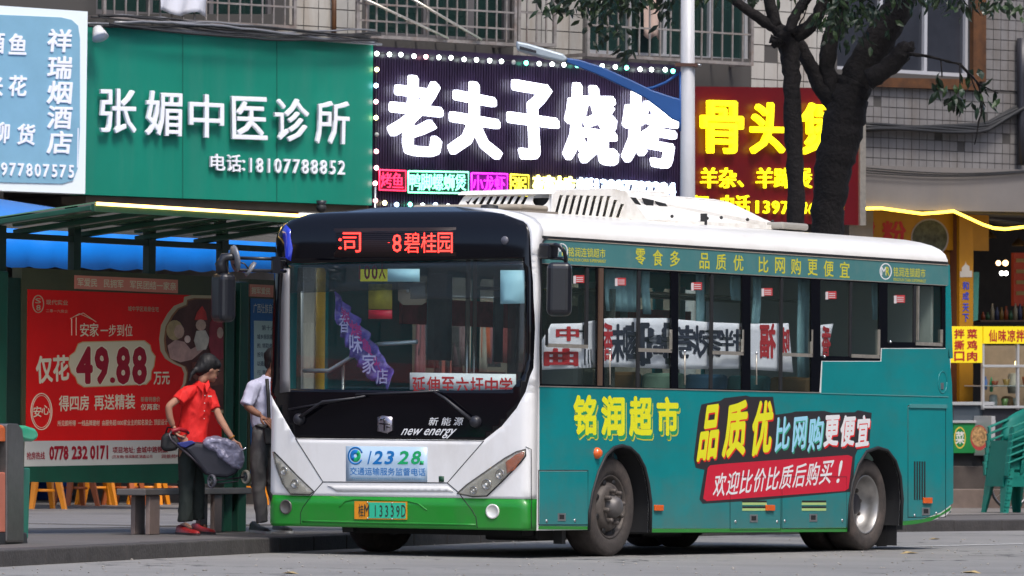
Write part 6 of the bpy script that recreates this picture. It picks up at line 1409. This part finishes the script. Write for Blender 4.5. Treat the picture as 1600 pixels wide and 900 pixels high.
# clothes rail in the shop behind the bus
CRP = FP.shift(1.2); cr0 = thing("clothes_rail", Vector((*CRP.at(760, 600).xy, .124)), "clothes rail of hanging garments seen through the windscreen", "clothes rail")
MB().tube([CRP.pt(CRP.uv(x, 440)[0], z) for x, z in ((640, .124), (640, 2.6), (845, 2.6), (845, .124))], .02, 8).build("rail_frame", steel, cr0)
gcol = [(.20, .07, .08), (.01, .01, .012), (.13, .08, .09), (.34, .06, .015), (.14, .02, .02), (.02, .02, .022), (.22, .20, .17), (.04, .045, .06), (.20, .05, .04), (.30, .27, .24)]
for i in range(17):
    x = 652+i*11.4+random.uniform(-4, 4); u = CRP.uv(x, 500)[0]; c_ = gcol[(i*7) % 10]; mb = MB(); h_ = random.uniform(.6, 1.35); w_ = random.uniform(.05, .13)
    pts = []
    for j in range(5):
        b = j/4
        for k in range(7):
            a = k/6-.5; pts.append(CRP.pt(u+a*w_*2*(.5+.8*b**.5), 2.55-h_*b, .05*math.sin(k*2.2+i)+.02))
    o = mb.add(pts, [(j*7+k, j*7+k+1, (j+1)*7+k+1, (j+1)*7+k) for j in range(4) for k in range(6)], True).build("garment", mat("garment%d" % ((i*7) % 10), c_, .8, var=.2), None)
    o.modifiers.new("s", 'SOLIDIFY').thickness = .01
    cn_ = ["dusty pink", "black", "mauve", "orange-red", "dark red", "charcoal", "beige", "slate", "brick red", "cream"][(i*7) % 10]
    tag(o, (cn_+" garment near the left end of the rail seen through the windscreen" if i < 7 else cn_+" garment towards the right end of the rail behind the windscreen"), "clothing", "garments on the rail seen through the windscreen")
ybd = thing("hanging_board", CRP.at(575, 470), "yellow hanging board with red lower half behind the windscreen", "board")
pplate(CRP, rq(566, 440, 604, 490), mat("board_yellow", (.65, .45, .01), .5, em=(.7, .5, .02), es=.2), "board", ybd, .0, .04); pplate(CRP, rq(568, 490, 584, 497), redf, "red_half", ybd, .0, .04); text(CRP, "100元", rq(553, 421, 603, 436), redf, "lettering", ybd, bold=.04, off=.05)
pplate(CRP, rq(552, 418, 604, 438), MATS["board_yellow"], "top_board", ybd, .0, .045)
MB().tube([CRP.at(585, 436, .02), CRP.at(585, 400, .02), Vector(CRP.at(585, 400, .02))+Vector((0, 0, .8))], .012, 6).build("hanger_rod", steel, ybd)
for i, x in enumerate((502, 690)):
    pq = gnd(x, 790); MB_ = MB().tube([pq, pq+Vector((0, 0, 3.4))], .09, 12).build("awning_post", mat("post_yellow", (.55, .33, .02), .5, var=.2) if i == 0 else grey); tag(MB_, ["yellow round post seen through the left of the windscreen", "grey round post behind the hanging clothes"][i], "post")
# fallen leaves on the road
lm = mat("dry_leaf", (.35, .26, .12), .8, var=.3, vs=20)
for i, (x, y, lab) in enumerate(((1436, 864, "curled dry leaf on the road behind the rear wheel"), (1500, 894, "pale dry leaf near the lane line at the bottom edge"), (1470, 842, "small pale leaf by the bus tail on the road"), (440, 895, "pale scrap of leaf on the asphalt before the front bumper"))):
    g = gnd(x, y, .006); mb = MB(); leaf_into(mb, g, .22 if i < 2 else .16, .10, Vector((.5, -.86, 0))*(1 if i % 2 else -1)+Vector((0, 0, .08)), Vector((.1, .1, 1))); o = mb.build("fallen_leaf", lm, fix=False); tag(o, lab, "leaf", "fallen leaves on the road")

peb = MB()
for i in range(420):
    x, y = random.uniform(-20, 1620), random.uniform(842, 905); g = gnd(x, y, .004)
    if g.y > 2.0+.0*g.x and g.x < 3 or (0 < g.x < 8 and -.1 < g.y < 2.5): continue
    r = random.uniform(.004, .012); peb.ball(g, (r, r*1.3, r*.6), 5, 3)
o = peb.build("gravel_specks", mat("speck_grey", (.30, .28, .25), .8, var=.5, vs=2)); tag(o, "scattered small grit on the asphalt", "grit", kind="stuff")

# ================================================================ PEOPLE
skinm = mat("skin", (.40, .20, .13), .72, var=.08, vs=12); skind = mat("skin_brown", (.26, .12, .075), .72, var=.08, vs=12); hairm = mat("black_hair", (.006, .005, .006), .6, var=.3, vs=60)
wd = 53.9
def W(x, y, dz=0): return at(x, y, wd+dz)
px_ = wd/10000
wm = thing("person", W(300, 833), "woman in a red shirt and dark trousers gripping a shopping trolley at the bus stop", "person")
# body: one continuous skin from head to ankles, arms with wrists
B = [((296, 668, 0), 10), ((298, 650, 0), 10), ((303, 630, 0), 10), ((308, 614, 0), 8), ((316, 600, 0), 7), ((321, 590, -.0), 7),
     ((291, 614, -.10), 5), ((277, 624, -.14), 6.4), ((263, 635, -.18), 6.2), ((265, 652, -.17), 5.8), ((271, 667, -.14), 4.4),
     ((328, 614, .07), 5), ((335, 632, .06), 5.5), ((343, 653, .02), 6.6), ((355, 673, -.02), 5.4), ((364, 686, -.04), 4.2),
     ((290, 690, -.05), 12), ((288, 730, -.06), 9), ((291, 775, -.05), 7), ((290, 815, -.05), 5.5),
     ((306, 690, .06), 12), ((309, 730, .06), 9), ((312, 775, .08), 7), ((312, 812, .08), 5.5)]
ed = [(0, 1), (1, 2), (2, 3), (3, 4), (4, 5), (3, 6), (6, 7), (7, 8), (8, 9), (9, 10), (3, 11), (11, 12), (12, 13), (13, 14), (14, 15), (0, 16), (16, 17), (17, 18), (18, 19), (0, 20), (20, 21), (21, 22), (22, 23)]
skin("body", [W(*p) for p, r in B], ed, [r*px_ for p, r in B], skinm, wm)

from mathutils import noise as _nz
def garment(name, mt, par, tubes, wr=.012, vox=.010, freq=9):
    """clothing from elliptical rings (centre, half width, half depth), fused into one surface and creased"""
    L = rootloc(par); mb = MB()
    for t_ in tubes:
        ctr = []
        for i in range(len(t_)-1):
            for k in range(4): f = k/4; ctr.append([t_[i][j]*(1-f)+t_[i+1][j]*f for j in range(5)])
        ctr.append(list(t_[-1])); n = 22; vs = []
        P3 = [(W if par is wm else V_)(c[0], c[1], c[2]) for c in ctr]
        for i, c in enumerate(ctr):
            d = (P3[min(i+1, len(P3)-1)]-P3[max(i-1, 0)]).normalized(); y_ = (fw-d*fw.dot(d)).normalized(); x_ = d.cross(y_).normalized()
            for j in range(n): a = 2*math.pi*j/n; vs.append(P3[i]+x_*math.cos(a)*c[3]*px_+y_*math.sin(a)*c[4]*px_)
        m_ = len(ctr); mb.add(vs, [(i*n+j, i*n+(j+1) % n, (i+1)*n+(j+1) % n, (i+1)*n+j) for i in range(m_-1) for j in range(n)]+[tuple(range(n))[::-1], tuple(range((m_-1)*n, m_*n))], True)
    o = mb.build(name, mt, par); md = o.modifiers.new("r", 'REMESH'); md.mode = 'VOXEL'; md.voxel_size = vox; md.use_smooth_shade = True
    s_ = o.modifiers.new("sm", 'SMOOTH'); s_.iterations = 4; s_.factor = .5
    m2 = bpy.data.meshes.new_from_object(o.evaluated_get(bpy.context.evaluated_depsgraph_get())); bpy.data.objects.remove(o)
    for v in m2.vertices:
        q = v.co; a = _nz.noise(Vector((q.x*freq, q.y*freq, q.z*freq*.55))); b = _nz.noise(Vector((q.x*freq*2.3+5, q.y*freq*2.3, q.z*freq*1.2)))
        v.co = q + v.normal*wr*(a*1.2-abs(b)*1.1+.25)
    m2.materials.clear(); m2.materials.append(mt); m2.name = name
    for p in m2.polygons: p.use_smooth = True
    o = bpy.data.objects.new(name, m2); COL.objects.link(o); o.parent = par; return o
def lump(parent, name, mt, parts, sub=2):
    """rounded form: list of (centre, radii, rotation matrix) joined by a metaball-like remesh"""
    mb = MB()
    for c, r, mx_ in parts: mb.ball(c, r, 14, 10, mx_)
    o = mb.build(name, mt, parent, fix=True); md = o.modifiers.new("r", 'REMESH'); md.mode = 'VOXEL'; md.voxel_size = .010; md.use_smooth_shade = True
    s_ = o.modifiers.new("sm", 'SMOOTH'); s_.iterations = 5; s_.factor = .6
    L = rootloc(parent); m2 = bpy.data.meshes.new_from_object(o.evaluated_get(bpy.context.evaluated_depsgraph_get())); bpy.data.objects.remove(o)
    m2.materials.clear(); m2.materials.append(mt); m2.name = name
    if name == "hair":
        for v in m2.vertices: q = v.co; v.co = q+v.normal*.004*_nz.noise(Vector((q.x*55, q.y*55, q.z*14)))
    for p in m2.polygons: p.use_smooth = True
    o = bpy.data.objects.new(name, m2); COL.objects.link(o); o.parent = parent; return o
Mh = Matrix((rt, fw, up)).transposed()                      # head frame: x to picture right, y away, z up
def Hd(c, x, y, z): return c + Mh @ Vector((x, y, z))
# woman's head, face turned to picture right and a little down
hc = W(326, 576)
Rf = Mh @ Matrix.Rotation(R_(28), 3, 'Z') @ Matrix.Rotation(R_(20), 3, 'Y')
def H(x, y, z): return hc + Rf @ Vector((x, y, z))
lump(wm, "head", skinm, [(H(0, 0, .01), (.088, .072, .095), Rf), (H(.030, -.004, -.045), (.058, .052, .060), Rf), (H(.088, -.012, -.010), (.016, .011, .022), Rf), (H(.072, -.010, -.052), (.022, .026, .010), Rf), (H(.066, -.010, -.082), (.024, .024, .018), Rf),
                        (H(.070, -.040, .012), (.018, .016, .010), Rf), (H(-.004, -.072, -.012), (.013, .010, .026), Rf), (H(-.02, 0, -.09), (.042, .040, .06), Rf)])
lump(wm, "hair", hairm, [(H(-.022, .0, .030), (.098, .086, .098), Rf), (H(.018, .0, .072), (.060, .070, .040), Rf), (H(.012, -.045, .040), (.050, .030, .045), Rf), (H(-.070, .0, -.015), (.055, .066, .075), Rf), (H(-.098, -.01, -.035), (.028, .026, .028), Rf), (H(-.122, -.02, -.060), (.024, .022, .036), Rf), (H(-.138, -.02, -.100), (.020, .018, .050), Rf), (H(-.142, -.02, -.14), (.012, .012, .04), Rf), (H(-.015, -.050, .020), (.050, .026, .046), Rf), (H(.045, -.035, .050), (.045, .040, .035), Rf)])
for sgn in (1,): MB().ball(H(.076, -.050, .006), .009, 8, 6).build("eye", mat("eye_dark", (.02, .015, .012), .2), wm)
MB().bar(H(.082, -.035, -.056), H(.068, -.052, -.058), .007).build("mouth", mat("lips", (.35, .09, .08), .5), wm)
redsh = mat("red_shirt", (.70, .012, .010), .75, var=.10, vs=8, bump=.15, bs=25)
garment("shirt", redsh, wm, [[(299, 695, 0, 24, 17), (300, 682, 0, 25, 17), (303, 662, 0, 23, 16), (306, 642, 0, 22.5, 16), (308, 626, 0, 23, 16), (311, 613, 0, 20, 14), (315, 604, 0, 12, 11), (317, 598, 0, 8.5, 9)],
    [(302, 608, -.05, 9, 10), (294, 613, -.09, 11, 11), (286, 620, -.12, 11.5, 11), (279, 628, -.145, 11.5, 10.5)], [(320, 609, .05, 9, 10), (328, 616, .07, 10.5, 10.5), (333, 628, .06, 9.5, 10), (337, 640, .04, 9.5, 9.5)]])
mb = MB(); 
for s_ in (-1, 1): mb.add([W(319+s_*1, 600, -.10), W(318+s_*8, 594, -.04), W(318+s_*10, 602, -.08), W(320+s_*3, 613, -.125)], [(0, 1, 2, 3)])
o = mb.build("collar", redsh, wm); o.modifiers.new("s", 'SOLIDIFY').thickness = .012
for k in range(4): MB().ball(W(320-.3*k, 618+k*12, -.112), .005, 6, 4).build("button", mat("button_white", (.7, .7, .7), .4), wm)
MB().box(W(328, 619, -.10), (.03, .02, .012)).build("badge", pwhite, wm)
trm = mat("dark_green_trousers", (.018, .026, .022), .85, var=.15, bump=.2, bs=20)
garment("trousers", trm, wm, [[(299, 684, 0, 21, 16), (296, 700, -.03, 18, 15), (291, 722, -.05, 13, 13), (290, 760, -.05, 12, 12.5), (290, 790, -.05, 12, 12.5), (290, 815, -.05, 12.5, 13)],
    [(302, 690, .04, 16, 15), (306, 715, .06, 13, 13), (308, 760, .07, 11.5, 12.5), (309, 812, .08, 12, 13)]], .014, freq=7)
rsh = mat("red_shoe", (.30, .012, .012), .5, var=.2, vs=20); sole = mat("shoe_sole", (.04, .02, .02), .7)
def shoe(par, heel, toe, mt, sm, h=.07, w_=.042, strap=None):
    h_, t_ = Vector(heel), Vector(toe); h_.z = t_.z = .12; d = (t_-h_).normalized(); s_ = d.cross(Vector((0, 0, 1))); L = (t_-h_).length; mb = MB(); n = 10; vs = []
    prof_ = [(0, .028, h), (.08, .036, h*1.05), (.2, .038, h), (.35, .036, h*.72), (.5, .038, h*.6), (.65, .044, h*.52), (.8, .045, h*.46), (.92, .036, h*.38), (1, .012, h*.25)]
    for f, ww, hh in prof_:
        for k in range(8):
            a = math.pi*k/7; vs.append(h_+d*L*f+s_*math.cos(a)*ww*w_/.042+Vector((0, 0, .018+hh*math.sin(a)**.8)))
    m_ = len(prof_); mb.add(vs, [(i*8+k, i*8+k+1, (i+1)*8+k+1, (i+1)*8+k) for i in range(m_-1) for k in range(7)]+[tuple(range(8)), tuple(range((m_-1)*8, m_*8))], True); o = mb.build("shoe", mt, par)
    vs = []
    for z in (0, .020):
        vs += [h_+d*L*f+s_*sg*(ww*w_/.042+.003)+Vector((0, 0, z)) for sg, seq in ((1, prof_), (-1, prof_[::-1])) for f, ww, hh in seq]
    k = m_*2; MB().add(vs, [tuple(range(k))[::-1], tuple(range(k, 2*k))]+[(i, (i+1) % k, k+(i+1) % k, k+i) for i in range(k)]).build("sole", sm, o)
shoe(wm, gnd(279, 835), gnd(309, 837), rsh, sole, .062); shoe(wm, gnd(302, 832), gnd(333, 835), rsh, sole, .062)
for x, y in ((289, 821), (312, 819)): skin("foot", [gnd(x-5, y+11)+Vector((0, 0, .05)), gnd(x, y+12)+Vector((0, 0, .065)), gnd(x+8, y+13)+Vector((0, 0, .05))], [(0, 1), (1, 2)], [.03, .032, .022], skinm, wm, 1)
def hand(par, wrist, knuckle, grip, side, mt, curl=.9, s=1.0):
    """palm and five fingers: wrist -> knuckle direction, fingers bend towards grip, thumb leaves the palm's side"""
    w0, k0 = Vector(wrist), Vector(knuckle); d = (k0-w0).normalized(); g = (Vector(grip)-k0).normalized(); sd = d.cross(g).normalized()*side; nn_ = sd.cross(d)*side
    pts = [w0, w0+d*.045*s, ]; eds = [(0, 1)]; rad = [(.020*s, .020*s), (.030*s, .017*s)]
    for i, (o_, ln_) in enumerate(((-.030, .070), (-.010, .080), (.010, .076), (.029, .060))):
        b = w0+d*.078*s+sd*o_*s; k = len(pts); a1 = curl*.7; a2 = curl*1.5; a3 = curl*2.1
        p1 = b+(d*math.cos(a1)+g*math.sin(a1))*ln_*.42*s; p2 = p1+(d*math.cos(a2)+g*math.sin(a2))*ln_*.32*s; p3 = p2+(d*math.cos(a3)+g*math.sin(a3))*ln_*.26*s
        pts += [b, p1, p2, p3]; eds += [(1, k), (k, k+1), (k+1, k+2), (k+2, k+3)]; rad += [.0105*s, .0092*s, .0084*s, .0070*s]
    k = len(pts); t1 = w0+d*.030*s-sd*.034*s; t2 = t1+(d*.6-sd*.35+g*.6).normalized()*.032*s; t3 = t2+(d*.6+g*.75).normalized()*.026*s
    pts += [t1, t2, t3]; eds += [(1, k), (k, k+1), (k+1, k+2)]; rad += [.014*s, .011*s, .0085*s]
    skin("hand", pts, eds, rad, mt, par, 2)
hand(wm, W(271, 665, -.14), W(275, 676, -.15), W(290, 676, -.15), 1, skinm); hand(wm, W(362, 683, -.04), W(371, 697, -.04), W(373, 706, -.10), -1, skinm)
MB().lathe(W(362, 683, -.04), W(366, 690, -.04)-W(362, 683, -.04), [(-.006, .026), (0, .029), (.006, .026)], 14).build("bracelet", mat("amber_beads", (.4, .16, .02), .3), wm)

# trolley
tr = thing("shopping_trolley", W(330, 745), "grey two-wheeled shopping trolley bag tilted in the woman's hands", "shopping trolley")
tubeb = mat("trolley_tube", (.06, .05, .06), .35, .5); bagm = mat("trolley_bag", (.020, .020, .030), .6, var=.25, vs=9); shiny = mat("silvery_cloth", (.22, .21, .29), .4, .2, var=.3, vs=6, bump=.4, bs=14)
MB().tube([W(328, 742, -.26), W(300, 715, -.26), W(268, 688, -.26), W(264, 680, -.26), W(268, 674, -.22), W(280, 670, -.16), W(292, 674, -.10), W(300, 682, -.05), W(330, 712, -.05), W(357, 742, -.05)], .011, 8).build("frame", tubeb, tr)
MB().tube([W(267, 674, -.22), W(280, 670.5, -.16), W(291, 673.5, -.11)], .018, 8).build("handle", mat("red_grip", (.30, .01, .02), .5), tr)
def hull(name, mt, par, near, far, bev=.02):
    n = len(near); vs = near+far; mb = MB().add(vs, [tuple(range(n)), tuple(range(2*n-1, n-1, -1))]+[(i, i+n, (i+1) % n+n, (i+1) % n) for i in range(n)]); return mb.build(name, mt, par, bevel=bev, seg=3)
bag = [(288, 700), (304, 692), (325, 694), (360, 700), (378, 708), (379, 726), (370, 740), (356, 747), (334, 746), (322, 742)]
hull("bag", bagm, tr, [W(x, y, -.28) for x, y in bag], [W(x-5, y-3, -.04) for x, y in bag], .03)
top = [(316, 695), (324, 686), (338, 684), (354, 687), (368, 694), (379, 704), (382, 722), (377, 737), (364, 733), (350, 720), (334, 706)]
cv_ = hull("cover", shiny, tr, [W(x, y, -.31) for x, y in top], [W(x-3, y-4, -.05) for x, y in top], .035)
md = cv_.modifiers.new("s", 'SUBSURF'); md.subdivision_type = 'SIMPLE'; md.levels = md.render_levels = 4; tx = bpy.data.textures.new("crumple", 'CLOUDS'); tx.noise_scale = .11; md = cv_.modifiers.new("d", 'DISPLACE'); md.texture = tx; md.strength = .05
blc = mat("blue_lining", (.02, .03, .18), .7); hull("lining", blc, tr, [W(x, y, -.285) for x, y in ((276, 692), (300, 688), (306, 692), (290, 700), (282, 698))], [W(x, y, -.10) for x, y in ((276, 692), (300, 688), (306, 692), (290, 700), (282, 698))], .01)
for x, y, dz, rx in ((384, 745, -.20, .058), (331, 752, -.28, .058)):
    c = W(x, y, dz); ax = (rt*.80+fw*.55).normalized()
    w_ = MB().lathe(c, ax, [(-.013, .044), (-.014, .056), (.0, .060), (.014, .056), (.013, .044), (-.013, .044)], 24).build("wheel", mat("wheel_cream", (.42, .38, .30), .5) if x > 350 else mat("wheel_grey", (.10, .10, .12), .5), tr)
    MB().lathe(c, ax, [(-.012, .02), (.012, .02), (.012, 0)], 10).build("hub", grey, w_)
    for k in range(5):
        q_ = ax.orthogonal().normalized(); q_ = Matrix.Rotation(k*1.2566, 3, ax) @ q_; MB().bar(c, c+q_*.052, .008).build("spoke", grey, w_)
MB().tube([W(331, 752, -.27), W(384, 745, -.18)], .008, 6).build("axle", tubeb, tr); MB().tube([W(340, 748, -.2), W(337, 756, -.24), W(372, 752, -.22), W(376, 742, -.2)], .006, 6).build("foot_bar", tubeb, tr)
MB().tube([W(372, 708, -.2), W(378, 703, -.24), W(385, 700, -.26)], .010, 6).build("end_bar", chrome, tr)
hb = thing("shoulder_bag", W(258, 690), "black bag hanging from the woman's hand behind the trolley handle", "bag")
hull("bag_body", blackm, hb, [W(x, y, -.20) for x, y in ((252, 682), (260, 675), (276, 680), (282, 692), (276, 704), (256, 706), (251, 698))], [W(x, y, .0) for x, y in ((252, 682), (260, 675), (276, 680), (282, 692), (276, 704), (256, 706), (251, 698))], .03)
MB().tube([W(258, 680, -.1), W(262, 668, -.12), W(271, 668, -.14), W(275, 680, -.1)], .008, 6).build("strap", blackm, hb)

# ---- man half behind the bus front
def V_(x, y, dz=0): return at(x, y, 54.6+dz)
mn = thing("person", V_(412, 832), "man in a pale lilac shirt and grey trousers half hidden by the bus corner", "person")
B = [((413, 668, 0), 9), ((412, 645, 0), 9), ((412, 620, 0), 10), ((413, 600, 0), 9), ((421, 586, 0), 7), ((424, 578, 0), 7),
     ((396, 603, -.09), 5), ((391, 618, -.13), 5.5), ((385, 634, -.17), 7), ((398, 644, -.20), 6), ((408, 649, -.22), 4.6),
     ((432, 606, .09), 5), ((438, 622, .10), 5.5), ((440, 640, .08), 7), ((440, 655, .05), 5),
     ((406, 690, -.05), 12), ((407, 730, -.06), 9), ((405, 775, -.05), 7), ((405, 815, -.05), 5.5), ((422, 690, .08), 12), ((427, 730, .08), 9), ((432, 775, .10), 7), ((437, 815, .10), 5.5)]
ed = [(0, 1), (1, 2), (2, 3), (3, 4), (4, 5), (3, 6), (6, 7), (7, 8), (8, 9), (9, 10), (3, 11), (11, 12), (12, 13), (13, 14), (0, 15), (15, 16), (16, 17), (17, 18), (0, 19), (19, 20), (20, 21), (21, 22)]
skin("body", [V_(*p) for p, r in B], ed, [r*px_ for p, r in B], skind, mn)
hc = V_(431, 565); Rf = Mh @ Matrix.Rotation(R_(8), 3, 'Y')
lump(mn, "head", skind, [(H(0, 0, .01), (.085, .072, .100), Rf), (H(.025, -.004, -.045), (.058, .052, .065), Rf), (H(.086, -.012, -.010), (.016, .011, .022), Rf), (H(.066, -.01, -.085), (.024, .024, .018), Rf), (H(-.004, -.072, -.012), (.013, .010, .028), Rf), (H(-.02, 0, -.09), (.048, .045, .06), Rf)])
lump(mn, "hair", hairm, [(H(-.018, .0, .040), (.093, .082, .086), Rf), (H(.02, .0, .080), (.055, .062, .032), Rf), (H(-.055, .0, -.015), (.042, .062, .06), Rf)])
MB().ball(H(.072, -.052, .006), .009, 8, 6).build("eye", MATS["eye_dark"], mn)
lil = mat("lilac_shirt", (.52, .52, .68), .75, var=.06, vs=8, bump=.15, bs=25)
garment("shirt", lil, mn, [[(412, 668, 0, 19, 14), (411, 650, 0, 20, 15), (410, 625, 0, 21, 16), (411, 606, 0, 23, 15), (417, 595, 0, 13, 11), (420, 589, 0, 9, 9)],
    [(402, 600, -.05, 10, 10), (396, 606, -.10, 11, 11), (391, 620, -.13, 11, 10.5), (385, 634, -.165, 10.5, 10)], [(424, 600, .05, 10, 10), (434, 612, .09, 11, 11), (438, 632, .1, 10, 10)]])
gtr = mat("grey_trousers", (.11, .105, .105), .85, var=.12, bump=.2, bs=18)
garment("trousers", gtr, mn, [[(412, 662, 0, 17, 13), (411, 680, -.02, 19, 16), (406, 700, -.05, 15, 14), (403, 730, -.06, 12.5, 12.5), (403, 765, -.05, 11, 11.5), (408, 795, -.05, 11, 11.5), (410, 817, -.05, 10, 12)],
    [(414, 690, .05, 16, 15), (421, 715, .08, 13, 13), (427, 760, .1, 11, 12), (436, 800, .1, 11, 12), (439, 816, .1, 10, 12)]], .014, freq=7)
MB().tube([V_(413, 668, -.10), V_(404, 666, -.09), V_(397, 665, -.02)], .012, 6).build("belt", blackm, mn)
bsh = mat("black_trainer", (.012, .012, .014), .5); wsole = mat("white_sole", (.55, .55, .55), .6)
shoe(mn, gnd(394, 831), gnd(419, 834), bsh, wsole, .075); shoe(mn, gnd(430, 831), gnd(454, 833), bsh, wsole, .075)
hand(mn, V_(406, 648.5, -.22), V_(417, 656, -.23), V_(422, 668, -.20), 1, skind, .6)
sb = thing("shoulder_bag", V_(420, 680), "small black bag on a strap across the man's lilac shirt", "bag")
MB().tube([V_(417, 592, -.11), V_(419, 620, -.13), V_(420, 650, -.13), V_(419, 668, -.14)], .016, 6).build("strap", blackm, sb)
hull("bag_body", blackm, sb, [V_(x, y, -.22) for x, y in ((411, 668), (430, 668), (432, 694), (414, 695))], [V_(x, y, -.10) for x, y in ((411, 668), (430, 668), (432, 694), (414, 695))], .015)
